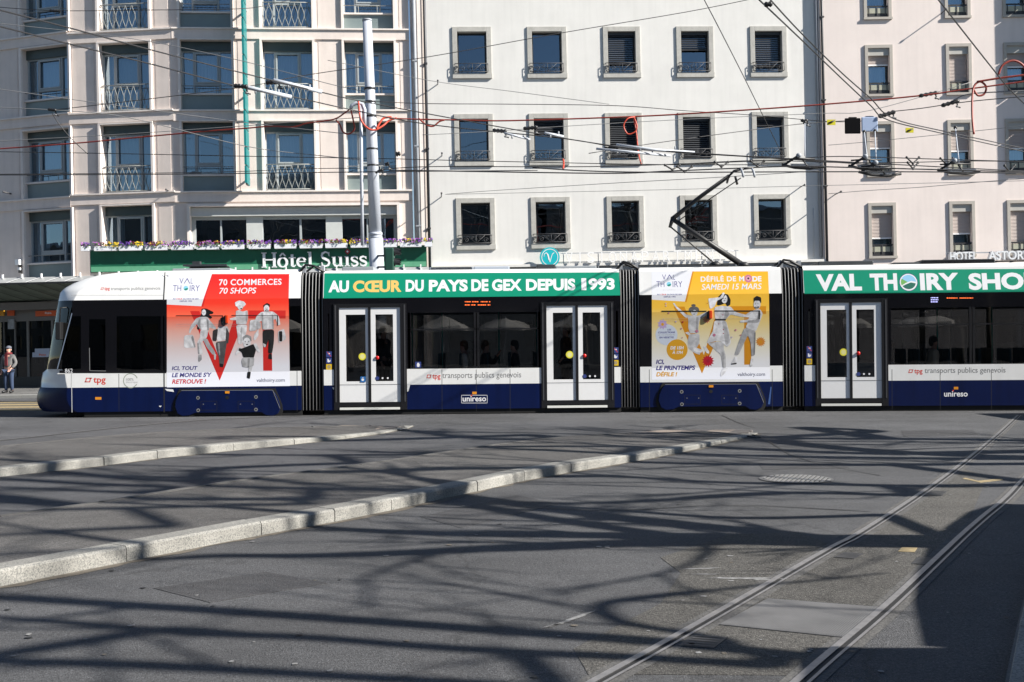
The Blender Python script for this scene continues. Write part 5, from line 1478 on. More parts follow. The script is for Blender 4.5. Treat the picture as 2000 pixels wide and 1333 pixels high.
# bellows between the modules
def bellows(F, pa, pb, G_=None):
    u0, u1 = pxu(F, pa), pxu(F, pb); mb = MB(); n = 7
    loop = [(y + (.05 if y < 1.15 else -.05), z - .02 if z > 3 else z) for y, z in SEC]
    cy = 1.15
    st = []
    for i in range(n * 2 + 1):
        u = u0 + (u1 - u0) * i / (n * 2); ins = .0 if i % 2 else .07
        st.append([(u, y + (ins if y < cy else -ins), z - (ins if z > 3.2 else 0)) for y, z in loop])
    for i in range(len(st) - 1):
        for k in range(len(loop) - 1): mb.add([st[i][k], st[i + 1][k], st[i + 1][k + 1], st[i][k + 1]], [(0, 1, 2, 3)], BLACK)
    for i in range(1, len(st), 2):
        mb.tube([(p[0], p[1] - .004, p[2]) for p in st[i][:5]], .0085, LIGHTEDGE, 5)
    a = (u0 + u1) / 2
    mb.tube([(u0 - .05, .2, 3.3), (u0 + .1, .2, 3.48), (a, .25, 3.46), (u1, .2, 3.3)], .03, BLACK, 6)
    mb.tube([(u0 - .02, .9, 3.36), (a - .1, .9, 3.5), (u1 + .05, .9, 3.34)], .03, BLACK, 6)
    for c in (u0 + .05, u1 - .06): mb.box(c - .04, c + .04, .22, .34, 3.3, 3.46, ZINC)
    mb.build('bellows', tram, F.M)
bellows(T2, 587, 633); bellows(T3, 1211, 1251); bellows(T3, 1527, 1572); bellows(T4, 2149, 2193)
# bogie covers
def bogie(F, pc, py):
    c4 = lambda x, y: (pc + (x - 545) / 4.04, py + (y - 1100) / 4.04)
    O = [(130, 1150), (135, 1105), (152, 1062), (182, 1024), (900, 1020), (932, 1062), (955, 1120), (960, 1168), (942, 1205), (900, 1224), (850, 1219), (812, 1195), (288, 1200), (242, 1220), (190, 1225), (150, 1205)]
    d = Decal(F, c4); cx = 545; cy = 1120
    P = [d.q(x + (20 if x > cx else -20) * (1 if not 250 < x < 800 else 0), y + (-14 if y < 1060 else 18)) for x, y in O]
    d.prism(P, -.008, .02, UNDER); d.build('wheel_arch', tram, F.M)
    d = Decal(F, c4); d.prism([d.q(*p) for p in O], -.035, -.006, NAVY); bo = d.build('bogie_cover', tram, F.M, bevel=.012)
    e = Decal(F, c4)
    e.poly([(182, 1021), (900, 1017), (900, 1020), (182, 1024)], -.037, GREYT); e.poly([(900, 1020), (904, 1020), (962, 1165), (958, 1165)], -.037, GREYT)
    for x0 in (335, 628):
        for q in ((x0, 1105, x0 + 128, 1107), (x0, 1176, x0 + 128, 1178), (x0, 1105, x0 + 2, 1178), (x0 + 126, 1105, x0 + 128, 1178)): e.rect(*q, -.037, DARK)
        for x in (x0 + 20, x0 + 112): e.ell(x, 1130, 4, 4, -.038, GREYT, 8)
    for x, y in ((313, 1080), (770, 1073), (315, 1178), (770, 1172)): e.ell(x, y, 14, 14, -.037, GREYT, 14); e.ell(x, y, 8, 8, -.038, DARK, 12)
    e.ell(543, 1078, 15, 13, -.037, BLACK, 14); e.build('hatch_lines', bo, F.M)
    e = Decal(F, c4); e.rect(527, 1027, 562, 1045, -.045, AMBER); e.build('marker_lamp', bo, F.M)
bogie(T1, 445, 782.3); bogie(T3, 1388.5, 770.5)
# chipped paint and rub marks
for pts in ([(322, 760), (338, 761), (340, 766), (326, 764)], [(310, 793), (316, 793), (313, 796)]): d = Decal(T1); d.poly(pts, -.004, TWHITE); decal(T1, 'paint_chip', tram, d)
d = Decal(T2); d.poly([(649, 757), (652.5, 757), (652.5, 762), (650, 760)], -.004, TWHITE); decal(T2, 'paint_chip', tram, d); d = Decal(T2); d.poly([(795, 752), (801, 752), (798, 764), (795, 766)], -.004, TWHITE); decal(T2, 'paint_chip', tram, d)
d = Decal(T3); d.poly([(1500, 790), (1505, 756), (1507, 756), (1504, 790)], -.004, mat('rubbed_blue', (.05, .11, .3), .4)); d.poly([(1259, 745), (1263, 744), (1262, 748)], -.004, TWHITE); decal(T3, 'paint_chip', tram, d)

# panel joints and road dust along the skirts
DUST = mat('road_dust', (.035, .036, .05), .8, vary=.6, scale=5)
for F, xs, (pa, pb) in ((T1, (232, 580), (330, 330)), (T2, (863, 930, 996), (800, 1052)), (T3, (1268, 1508), (0, 0)), (T4, (1742, 1836, 1936), (1740, 2040))):
    d = Decal(F)
    for x in xs: d.poly([(x, 804), (x + 1, 804), (x + .6, 722), (x - .4, 722)], -.003, DARK)
    decal(F, 'panel_joint', tram, d)
# roof equipment
RB = mat('roof_box_grey', (.24, .26, .28), .5, vary=.1); RBD = mat('roof_box_dark', (.035, .04, .045), .5, vary=.2)
def rbox(F, x0, x1, y0, y1, m_, yy=(.45, 1.9), nm='roof_box', louv=False):
    mb = MB(); a, zt_ = F.p(x0, y0, yy[0]); b, _ = F.p(x1, y0, yy[0]); mb.box(a, b, yy[0], yy[1], 3.30, zt_, m_)
    if louv:
        for k in range(3): hz_ = (zt_ - 3.34) / 3.4; mb.box(a + .03, b - .03, yy[0] - .015, yy[0] - .001, 3.35 + k * hz_, 3.35 + k * hz_ + hz_ * .4, DARK)
    o = mb.build(nm, tram, F.M, bevel=.02)
rbox(T1, 336, 450, 525, 533, RB); rbox(T1, 545, 580, 528, 533, RB)
rbox(T2, 668, 730, 521.5, 533, RB); rbox(T2, 838, 925, 522.5, 533, mat('roof_box_pale', (.34, .38, .44), .5), louv=True); rbox(T2, 925, 995, 521, 533, mat('roof_box_pale', (.34, .38, .44), .5)); rbox(T2, 1048, 1085, 517, 533, RBD); rbox(T2, 1085, 1165, 520, 533, RB)
rbox(T4, 1598, 1706, 511, 526, RBD); rbox(T4, 1745, 1800, 513, 524, RBD); rbox(T4, 1800, 1944, 508, 524, RBD, louv=True)
m = MB(); a, z = T1.p(362, 519.5, 1.15); b, _ = T1.p(447, 519.5, 1.15)        # folded frame on the cab module
m.slab([(a, .95), (b, .95), (b - .1, 1.4), (a + .15, 1.4)], z - .03, z + .02, RBD); m.tube([(a - .15, 1.1, z - .25), (a + .15, 1.1, z - .05), (b, 1.1, z - .04), (b + .2, 1.1, z - .28)], .025, DARK, 6)
m.tube([(a + .2, .8, z - .1), (b + .05, .8, z - .16)], .02, DARK, 6); m.box(a + .18, a + .36, 1.1, 1.25, z, z + .1, RBD)
m.build('roof_frame', tram, T1.M)
# pantograph
def PA(px, py, Y=26.45): return Vector(AT(px, py, Y))
pan = MB()
pan.tube([PA(1447, 516), PA(1380, 472), PA(1313, 428)], .075, BLACK, 8, r1=.055); ob_ = pan.build('pantograph', tram, Matrix.Identity(4))
pan = MB(); pan.tube([PA(1309, 443), PA(1350, 477), PA(1392, 512)], .02, BLACK, 6); pan.build('control_rod', ob_, Matrix.Identity(4))
pan = MB(); pan.tube([PA(1313, 428), PA(1370, 383), PA(1424, 344)], .055, BLACK, 8, r1=.045); pan.tube([PA(1315, 425), PA(1308, 445)], .06, BLACK, 7, r1=.035); pan.build('upper_arm', ob_, Matrix.Identity(4))
pan = MB(); pan.tube([PA(1326, 431), PA(1385, 390), PA(1447, 348)], .014, BLACK, 6); pan.build('control_rod', ob_, Matrix.Identity(4))
pan = MB()
for dy in (-.75, .75):
    pan.tube([PA(1420, 357, 26.45 + dy * .3), PA(1423, 345, 26.45 + dy), PA(1434, 334, 26.45 + dy), PA(1452, 330.5, 26.45 + dy)], .028, BLACK, 6)
pan.tube([PA(1424, 346, 25.7), PA(1424, 346, 27.2)], .03, BLACK, 6)
for px in (1447, 1469):
    pan.tube([PA(px, 330.0, 25.75), PA(px, 330.0, 27.15)], .03, mat('contact_strip', (.10, .10, .10), .4), 6)
    for dy in (-.75, .75): pan.tube([PA(px, 330, 26.45 + dy), PA(px + 3, 336, 26.45 + dy * 1.2), PA(px + 5, 346, 26.45 + dy * 1.3)], .028, ZINC, 6)
pan.tube([PA(1440, 332, 26.45), PA(1472, 328, 26.45)], .025, BLACK, 6); pan.tube([PA(1436, 345), PA(1440, 361)], .03, BLACK, 6)
pan.build('collector_head', ob_, Matrix.Identity(4))
pan = MB()
for px, py, w in ((1392, 519, .28), (1447, 520, .35)): c = PA(px, py); pan.box(c.x - w, c.x + w, c.y - .5, c.y + .5, 3.33, c.z - .03, BLACK); pan.ball((c.x, c.y - .3, c.z), .14, .14, .08, BLACK)
pan.tube([PA(1448, 510), PA(1449, 524)], .02, DARK, 6)
pan.build('pantograph_base', tram, Matrix.Identity(4))
# seats, poles
def inside(F, pxs):
    s = MB()
    for px in pxs:
        u = pxu(F, px)
        for y in (.36, .80, 1.55, 2.0):
            s.box(u, u + .42, y - .2, y + .2, .78, .84, SEATM); s.box(u + .40, u + .46, y - .2, y + .2, .80, 1.40, SEATM); s.box(u + .1, u + .35, y - .05, y + .05, .36, .78, GREY_I)
    s.build('seat_row', tram, F.M, bevel=.02)
inside(T2, (820, 862, 915, 958, 1010)); inside(T4, (1760, 1820, 1880, 1940, 2010))
def poles(F, pxs):
    s = MB()
    for px, y in pxs: s.tube([(pxu(F, px), y, .36), (pxu(F, px), y, 2.4)], .018, mat('grab_pole', (.02, .30, .22), .35), 7)
    s.build('grab_pole', tram, F.M)
poles(T2, ((860, .75), (974, .75), (1050, .7), (800, .7))); poles(T4, ((1740, .7), (1850, .75), (1960, .75)))
# ---------------------------------------------------------------- advertising panels on the tram side (flat print)
def film(name, stops, rough=.36):
    """printed colours by height on the panel; the perforated film over the glazing prints darker"""
    if name in MATS: return MATS[name]
    m = bpy.data.materials.new(name); m.use_nodes = True; nt = m.node_tree; b = nt.nodes['Principled BSDF']; N = nt.nodes.new; L = nt.links.new
    tc = N('ShaderNodeTexCoord'); sp = N('ShaderNodeSeparateXYZ'); L(tc.outputs['Object'], sp.inputs[0])
    if isinstance(stops, tuple): col = None
    else:
        mr = N('ShaderNodeMapRange'); mr.inputs['From Min'].default_value = .7; mr.inputs['From Max'].default_value = 3.25; L(sp.outputs['Z'], mr.inputs['Value'])
        cr = N('ShaderNodeValToRGB'); el = cr.color_ramp.elements
        while len(el) < len(stops): el.new(.5)
        for e, (z, c) in zip(el, stops): e.position = (z - .7) / 2.55; e.color = (*lin(c), 1)
        L(mr.outputs['Result'], cr.inputs['Fac']); col = cr.outputs['Color']
    a = N('ShaderNodeMath'); a.operation = 'COMPARE'; a.inputs[1].default_value = 1.66; a.inputs[2].default_value = .64; L(sp.outputs['Z'], a.inputs[0])
    f = N('ShaderNodeMapRange'); f.inputs['To Min'].default_value = 1.0; f.inputs['To Max'].default_value = .74; L(a.outputs[0], f.inputs['Value'])
    mx = N('ShaderNodeMix'); mx.data_type = 'RGBA'; mx.blend_type = 'MULTIPLY'; mx.inputs['Factor'].default_value = 1
    if col is None: mx.inputs['A'].default_value = (*stops, 1)
    else: L(col, mx.inputs['A'])
    L(f.outputs['Result'], mx.inputs['B']); L(mx.outputs['Result'], b.inputs['Base Color'])
    b.inputs['Roughness'].default_value = rough; b.inputs['Coat Weight'].default_value = .3; b.inputs['Coat Roughness'].default_value = .1
    MATS[name] = m
    return m
def grey(v):
    w = max(.012, min(.80, (v - .35) * 1.45 + .40)); nm = 'print_grey_%02d' % int(v * 100); new = nm not in MATS
    m = film(nm, (w, w, w * 1.03))
    if new:                              # printed folds and modelling of the photographs
        nt = m.node_tree; b = nt.nodes['Principled BSDF']; src = b.inputs['Base Color'].links[0].from_socket
        tc = nt.nodes.new('ShaderNodeTexCoord'); n = nt.nodes.new('ShaderNodeTexNoise'); n.inputs['Scale'].default_value = 7; n.inputs['Detail'].default_value = 3; n.inputs['Distortion'].default_value = .6
        nt.links.new(tc.outputs['Object'], n.inputs['Vector']); r = nt.nodes.new('ShaderNodeMapRange'); r.inputs['From Min'].default_value = .36; r.inputs['From Max'].default_value = .64; r.inputs['To Min'].default_value = .74; r.inputs['To Max'].default_value = 1.14
        nt.links.new(n.outputs['Fac'], r.inputs['Value']); x = nt.nodes.new('ShaderNodeMix'); x.data_type = 'RGBA'; x.blend_type = 'MULTIPLY'; x.inputs['Factor'].default_value = 1
        nt.links.new(src, x.inputs['A']); nt.links.new(r.outputs['Result'], x.inputs['B']); nt.links.new(x.outputs['Result'], b.inputs['Base Color'])
    return m
PW = film('print_white', (.78, .79, .83)); PR = film('print_red', (.66, .025, .02)); PN = film('print_navy', (.04, .03, .22)); PG = film('print_gold', (.72, .36, .02)); PGD = film('print_deep_gold', (.66, .27, .008))
PRED2 = film('print_letter_red', (.60, .02, .035)); PPK = film('print_pink', (.55, .18, .28)); PDR = film('print_dark_red', (.40, .01, .03)); PLI = film('print_lilac', (.50, .38, .62)); POR = film('print_orange', (.66, .25, .03)); PKB = film('print_black', (.01, .01, .012))
BG1 = film('print_red_fade', [(.75, (244, 246, 255)), (1.15, (236, 236, 244)), (1.6, (228, 208, 206)), (2.0, (236, 172, 156)), (2.3, (250, 110, 80)), (2.6, (250, 62, 42)), (3.2, (246, 38, 32))])
BG2 = film('print_yellow_fade', [(.75, (244, 246, 255)), (1.15, (238, 238, 240)), (1.6, (232, 224, 196)), (2.0, (232, 208, 140)), (2.4, (238, 188, 66)), (3.2, (240, 180, 30))])
LOGO_S = film('print_logo_sky', (.25, .60, .75)); LOGO_G = film('print_logo_green', (.01, .24, .17))

def logo_block(d, f):            # VAL THOIRY block; f maps the left/top of the block
    d.txt('V', *f(112, 22), *f(160, 85), -.007, PN, bold=-.008); d.poly([f(165, 85), f(200, 22), f(206, 22), f(241, 85), f(233, 85), f(203, 33), f(173, 85)], -.007, PN); d.txt('L', *f(248, 22), *f(270, 85), -.007, PN, bold=-.008)
    d.txt('TH', *f(42, 105), *f(138, 175), -.007, PN, bold=-.008); d.txt('IRY', *f(240, 105), *f(357, 175), -.007, PN, bold=-.008)
    x, y = f(193, 140); x2, y2 = f(221, 168); d.ell(x, y, x2 - x, y2 - y, -.007, LOGO_S); d.poly([f(172, 150), f(205, 138), f(221, 142), f(212, 162), f(192, 168), f(177, 161)], -.008, LOGO_G)
    d.txt('SHOPPING', *f(118, 207), *f(275, 217), -.007, grey(.5)); d.rect(*f(50, 211), *f(105, 213), -.007, grey(.6)); d.rect(*f(288, 211), *f(345, 213), -.007, grey(.6))
    d.txt('AU', *f(45, 259), *f(80, 276), -.007, PN, bold=.02); d.txt('CŒUR', *f(86, 259), *f(160, 276), -.007, PRED2, bold=.02); d.txt('DU PAYS DE GEX', *f(168, 259), *f(352, 276), -.007, PN, bold=.02)
    d.txt('DEPUIS 1993', *f(128, 287), *f(272, 304), -.007, PN, bold=.02)

def soft(pts, k=2):
    for _ in range(k):
        q = []
        for i in range(len(pts)):
            a, b = pts[i], pts[(i + 1) % len(pts)]; q += [(a[0] * .88 + b[0] * .12, a[1] * .88 + b[1] * .12), (a[0] * .12 + b[0] * .88, a[1] * .12 + b[1] * .88)]
        pts = q
    return pts
def person_print(d, parts, y0=-.010):
    for i, (v, pts) in enumerate(parts):
        m_ = grey(v) if not isinstance(v, bpy.types.Material) else v
        if isinstance(pts, tuple) and len(pts) == 4 and not isinstance(pts[0], tuple): d.ell(*pts, y0 - i * .0004, m_, 14)
        else: d.poly(soft(pts), y0 - i * .0004, m_)

# red panel on the front module
c1 = lambda x, y: (330 + x / 6.058, 540 + y / 6.058)
d = Decal(T1, c1)
d.poly([(-25, 1315), (1432, 1298), (1412, -30), (-25, -30)], -.004, BG1)
d.poly([(-25, 335), (383, 355), (495, -30), (-25, -30)], -.005, PW)
d.poly([(383, 355), (405, 362), (512, -30), (495, -30)], -.0048, PR)
d.rect(-25, -45, 1500, -32, -.004, TWHITE)
idf = lambda x, y: (x, y)
logo_block(d, idf)
d.txt('70 COMMERCES', 583, 30, 1325, 104, -.007, PW, bold=.018, spacing=1.08); d.txt('70 SHOPS', 592, 134, 1030, 205, -.007, PW, bold=.01, shear=.18)
d.poly([(250, 412), (360, 412), (605, 985), (765, 520), (850, 520), (842, 640), (600, 1235)], -.006, PR)
d.poly([(940, 405), (1380, 405), (1380, 500), (1214, 500), (1222, 1118), (1115, 1118), (1110, 500), (940, 500)], -.006, PR)
d.txt('ICI, TOUT', 34, 1064, 340, 1118, -.007, PN, bold=.03, shear=.2); d.txt("LE MONDE S'Y", 34, 1140, 508, 1194, -.007, PN, bold=.03, shear=.2); d.txt('RETROUVE !', 36, 1218, 440, 1272, -.007, PRED2, bold=.03, shear=.2)
d.txt('valthoiry.com', 1036, 1208, 1370, 1262, -.007, film('print_slate', (.08, .09, .16)), bold=.012)
person_print(d, [(.06, [(385, 385), (440, 380), (530, 425), (520, 445), (475, 452), (515, 490), (490, 505), (450, 480), (400, 560), (350, 640), (330, 620), (350, 520), (385, 440)]),
    (.62, (413, 428, 26, 36)), (.50, [(370, 480), (455, 480), (490, 530), (560, 610), (550, 632), (480, 605), (470, 645), (385, 645), (350, 600), (330, 565), (265, 640), (250, 682), (235, 660), (255, 590), (320, 500)]),
    (.30, [(352, 520), (372, 500), (368, 600), (392, 645), (360, 612), (335, 565)]), (.68, [(375, 515), (440, 505), (452, 635), (385, 632)]), (.28, [(445, 500), (470, 520), (472, 640), (455, 640)]),
    (.55, [(372, 635), (466, 640), (452, 720), (380, 785), (392, 870), (402, 922), (345, 922), (335, 780), (368, 720)]), (.40, [(400, 745), (450, 735), (482, 800), (530, 870), (552, 912), (520, 932), (448, 842)]), (.30, [(335, 790), (350, 790), (365, 920), (345, 922)]),
    (.33, [(348, 928), (386, 930), (390, 985), (356, 1018), (345, 1000)]), (.45, [(530, 912), (560, 922), (550, 993), (535, 982)]),
    (.60, [(180, 700), (290, 690), (318, 845), (178, 848)]), (.80, [(235, 720), (270, 845), (188, 848)]), (.30, [(285, 700), (318, 840), (300, 845), (262, 720)])])
person_print(d, [(.05, [(608, 490), (660, 488), (672, 560), (650, 592), (618, 575)]), (.10, (640, 550, 24, 34)), (.55, [(590, 600), (690, 590), (712, 640), (690, 712), (570, 772), (560, 640)]), (.75, [(570, 720), (690, 700), (688, 750), (572, 772)]),
    (.10, [(520, 640), (582, 620), (562, 772), (515, 762)]), (.12, [(680, 600), (716, 680), (702, 800), (668, 772)]), (.14, [(556, 778), (690, 762), (672, 870), (645, 1070), (600, 1062), (590, 950), (560, 850)]), (.30, [(575, 790), (600, 790), (608, 940), (592, 930)]), (.05, [(598, 1030), (646, 1040), (640, 1078), (600, 1072)])], -.016)
person_print(d, [(.66, [(780, 310), (830, 285), (890, 300), (912, 330), (885, 362), (790, 358)]), (.55, (845, 358, 34, 42)), (.10, (856, 385, 14, 8)), (.50, [(792, 410), (830, 400), (870, 418), (932, 402), (936, 500), (916, 572), (800, 572), (790, 500)]), (.34, [(905, 420), (932, 405), (936, 500), (912, 560)]),
    (.60, [(795, 478), (800, 520), (728, 518), (716, 502)]), (.62, [(795, 576), (925, 576), (920, 640), (902, 720), (862, 802), (820, 802), (810, 680)]), (.45, [(850, 600), (868, 600), (860, 800), (845, 800)]), (.58, [(1010, 690), (1060, 620), (1062, 700), (1020, 760), (1000, 750)])], -.016)
person_print(d, [(.05, [(1115, 345), (1160, 315), (1196, 336), (1192, 366), (1120, 366)]), (.62, (1155, 385, 33, 46)), (.16, (1158, 410, 22, 16)), (.80, (1160, 405, 10, 4)),
    (.55, [(1092, 420), (1230, 415), (1300, 470), (1320, 572), (1290, 582), (1262, 502), (1232, 520), (1242, 625), (1110, 632), (1100, 520), (1042, 562), (1010, 552), (1032, 480)]), (.36, [(1092, 440), (1112, 430), (1120, 630), (1108, 630)]), (.36, [(1215, 440), (1236, 470), (1242, 625), (1225, 625)]), (.7, [(1150, 430), (1190, 430), (1180, 620), (1160, 620)]),
    (.09, [(1110, 636), (1246, 630), (1242, 780), (1222, 912), (1174, 912), (1180, 742), (1150, 842), (1112, 802)]), (.04, [(1180, 740), (1200, 760), (1200, 910), (1176, 910)]), (.5, [(1112, 790), (1150, 810), (1140, 842), (1120, 835)]),
    (.08, [(1180, 920), (1216, 915), (1222, 985), (1176, 975)]), (.55, [(1290, 652), (1362, 620), (1392, 740), (1302, 792)]), (.06, [(1300, 650), (1342, 650), (1342, 772), (1305, 772)]), (.58, [(960, 520), (1030, 512), (1042, 640), (950, 652)]), (.42, [(1035, 530), (1085, 545), (1090, 610), (1045, 635)])], -.022)
person_print(d, [(.28, [(868, 720), (920, 688), (975, 712), (978, 772), (940, 742), (880, 782)]), (.60, (922, 785, 46, 60)), (.08, (925, 808, 14, 7)), (.08, (903, 772, 6, 5)), (.08, (942, 770, 6, 5)),
    (.60, [(828, 830), (872, 850), (850, 892), (802, 932), (785, 922)]), (.58, [(1000, 800), (1032, 790), (1082, 892), (1060, 902), (1020, 852)]), (.07, [(860, 855), (900, 840), (1000, 800), (1032, 870), (1002, 972), (880, 962), (862, 900), (820, 880), (830, 850)]),
    (.40, [(870, 962), (1012, 960), (1002, 1062), (940, 1082), (870, 1072), (858, 1010)]), (.26, [(930, 970), (960, 970), (950, 1080), (930, 1080)]), (.56, [(940, 1082), (992, 1062), (972, 1132), (962, 1202), (930, 1202), (945, 1132)]), (.05, [(930, 1130), (970, 1130), (958, 1215), (922, 1202)])], -.022)
for q in ((85, 463, 640, 470), (740, 460, 1292, 466), (1282, 466, 1292, 585), (632, 470, 640, 492)): d.rect(*q, -.034, PKB)
for q in ((85, 566, 1292, 568), (85, 590, 1100, 591.5)): d.rect(*q, -.034, grey(.45))
for cx, cy, q in ((413, 424, 8), (842, 350, 9), (1155, 376, 10)):
    for sx in (-1, 1): d.ell(cx + sx * q, cy, 4.5, 3.2, -.031, grey(.06), 8)
    d.poly([(cx - 3, cy + 6), (cx + 3, cy + 6), (cx + 4, cy + 16), (cx - 4, cy + 16)], -.031, grey(.42))
d.ell(413, 444, 10, 4, -.031, grey(.72), 8); d.ell(640, 545, 14, 3, -.031, grey(.4), 8)
decal(T1, 'advert_panel', tram, d)
def side_lamp(F, x0, y0, x1, y1):
    e = MB(); a, zt_ = F.p(x0, y0); b, zb = F.p(x1, y1); e.box(a, b, -.055, -.002, zb, zt_, mat('lamp_red', (.55, .05, .012), .25)); o = e.build('indicator_lamp', tram, F.M, bevel=.01)
    e = MB(); e.prism([(a - .06, zb), (a - .002, zb), (a - .002, zt_), (a - .03, zt_ - .02)], -.04, -.002, DARK); e.build('lamp_housing', o, F.M)
side_lamp(T1, 441, 616, 446.5, 632)

# yellow panel on the middle module
c2 = lambda x, y: (1265 + x / 5.922, 525 + y / 5.922)
d = Decal(T3, c2)
d.poly([(48, 1285), (1415, 1280), (1400, 30), (48, 30)], -.004, BG2)
d.poly([(48, 360), (430, 382), (522, 30), (48, 30)], -.005, PW); d.poly([(430, 382), (450, 390), (540, 30), (522, 30)], -.0048, PGD)
logo_block(d, lambda x, y: (x * .95 + 64, y * .95 + 46))
d.txt('DÉFILÉ DE M', 617, 72, 1122, 148, -.007, PW, bold=.02, spacing=1.08); d.txt('DE', 1216, 86, 1322, 148, -.007, PW, bold=.04); d.txt('SAMEDI 15 MARS', 625, 174, 1322, 242, -.007, PW, bold=.008, shear=.18)
d.ell(1169, 114, 44, 46, -.007, PPK); d.ell(1169, 114, 26, 26, -.0074, film('print_rose', (.70, .35, .42))); d.ell(1169, 112, 12, 12, -.0078, PKB)
d.poly([(300, 440), (425, 440), (650, 1000), (770, 590), (900, 590), (628, 1215)], -.006, PGD); d.poly([(960, 435), (1370, 435), (1370, 525), (1200, 525), (1198, 1112), (1116, 1112), (1116, 525), (960, 525)], -.006, PGD)
d.ell(218, 765, 128, 122, -.0062, film('print_pale_blue', (.62, .68, .78))); d.txt('LES', 228, 697, 272, 716, -.007, PN, bold=.02, shear=.15); d.txt('COLLECTIONS', 120, 728, 316, 748, -.007, PN, bold=.03, shear=.15); d.txt('DE VOS BOUTIQUES', 120, 761, 314, 776, -.007, grey(.35)); d.txt('EN VEDETTE', 135, 787, 302, 807, -.007, PN, bold=.03, shear=.15)
d.ell(340, 938, 122, 120, -.0064, PG, 30); d.txt('DE 15H', 262, 898, 418, 936, -.007, PW, bold=.045, shear=.15); d.txt('À 17H', 283, 945, 408, 988, -.007, PW, bold=.045, shear=.15)
d.txt('ICI,', 96, 1052, 190, 1112, -.007, PN, bold=.035, shear=.2); d.txt('LE PRINTEMPS', 96, 1122, 552, 1174, -.007, PN, bold=.035, shear=.2); d.txt('DÉFILE !', 98, 1186, 342, 1248, -.007, PG, bold=.035, shear=.2)
d.txt('valthoiry.com', 1038, 1202, 1358, 1254, -.007, film('print_slate', (.08, .09, .16)), bold=.012)
def flower(cx, cy, r, m_, mc, n=14, y=-.0075):
    pts = []
    for i in range(n * 2): a = PI * i / n; q = r if i % 2 == 0 else r * .68; pts.append((cx + q * math.cos(a), cy + q * math.sin(a)))
    d.poly(pts, y, m_); d.ell(cx, cy, r * .28, r * .28, y - .0006, mc)
flower(172, 645, 62, PLI, PG, 9); flower(698, 1068, 74, film('print_scarlet', (.52, .01, .03)), PDR, 13); flower(1306, 846, 60, POR, PGD, 13); flower(680, 590, 46, film('print_coral', (.60, .20, .10)), POR, 10)
person_print(d, [(.14, (530, 425, 26, 14)), (.16, (535, 478, 62, 42)), (.52, (540, 500, 40, 50)), (.16, [(478, 470), (530, 440), (595, 470), (590, 505), (545, 475), (490, 505)]),
    (.58, [(290, 400), (312, 398), (330, 432), (440, 525), (470, 560), (440, 572), (330, 460)]), (.50, [(440, 530), (500, 545), (590, 545), (700, 490), (705, 520), (600, 590), (585, 700), (600, 745), (490, 750), (470, 690), (470, 580)]), (.34, [(555, 560), (590, 560), (580, 700), (590, 742), (560, 742)]),
    (.48, [(480, 760), (600, 752), (600, 860), (560, 930), (610, 980), (600, 998), (540, 975), (470, 920), (462, 840)]), (.6, [(520, 905), (640, 940), (620, 975), (540, 962)]), (.62, [(640, 905), (665, 890), (712, 960), (708, 985), (680, 975)]), (.6, [(430, 742), (470, 730), (500, 760), (480, 775)])])
person_print(d, [(.05, [(800, 420), (812, 330), (860, 285), (930, 300), (960, 360), (955, 420), (920, 440), (900, 400), (850, 420), (820, 425)]), (.62, (888, 352, 34, 50)), (.05, [(850, 290), (900, 300), (860, 360), (845, 420), (812, 415), (825, 330)]),
    (.60, [(700, 345), (760, 340), (840, 330), (870, 275), (892, 282), (870, 340), (800, 372), (775, 440), (720, 470)]), (.56, [(770, 450), (850, 430), (960, 440), (1010, 500), (1110, 530), (1190, 540), (1180, 565), (1090, 560), (960, 530), (900, 590), (780, 585)]), (.36, [(900, 470), (950, 520), (905, 588), (880, 588)]),
    (.06, [(778, 583), (905, 585), (905, 600), (778, 600)]), (.60, [(770, 602), (905, 602), (940, 720), (965, 860), (920, 910), (830, 830), (680, 865), (720, 780), (755, 720)]), (.42, [(860, 610), (905, 605), (955, 850), (900, 890), (880, 740)]), (.48, [(690, 862), (820, 845), (880, 860), (880, 930), (900, 1000), (905, 1150), (870, 1150), (850, 1000), (760, 920)]), (.36, [(850, 960), (885, 960), (880, 1140), (866, 1140)]), (.70, [(870, 1150), (930, 1150), (890, 1215), (850, 1250), (840, 1225)])], -.016)
person_print(d, [(.04, [(1228, 390), (1226, 340), (1262, 315), (1312, 335), (1314, 400), (1290, 385)]), (.50, (1265, 415, 40, 56)), (.06, [(1228, 385), (1240, 355), (1310, 360), (1312, 400), (1290, 372), (1240, 372)]), (.16, (1262, 448, 28, 16)), (.75, (1258, 440, 14, 5)), (.55, [(1220, 480), (1300, 470), (1332, 520), (1300, 610), (1250, 730), (1130, 680), (1160, 620), (1070, 625), (1068, 600), (1160, 590), (1190, 540), (1130, 540), (1150, 520)]), (.34, [(1280, 500), (1310, 520), (1280, 630), (1150, 625), (1160, 600), (1262, 590)]), (.58, [(1180, 560), (1260, 560), (1200, 600), (1160, 592)]),
    (.38, [(1120, 680), (1250, 722), (1245, 850), (1232, 1010), (1200, 1010), (1192, 860), (1160, 770), (1120, 850), (1050, 1000), (1005, 1000), (1050, 860)]), (.24, [(1230, 740), (1250, 740), (1240, 1000), (1222, 1000)]), (.72, [(1010, 1020), (1040, 1020), (1030, 1090), (985, 1105), (965, 1100), (990, 1060)]), (.05, [(965, 1098), (1030, 1090), (1028, 1104), (968, 1110)]), (.72, [(1195, 1040), (1222, 1040), (1218, 1120), (1195, 1135), (1180, 1125)])], -.022)
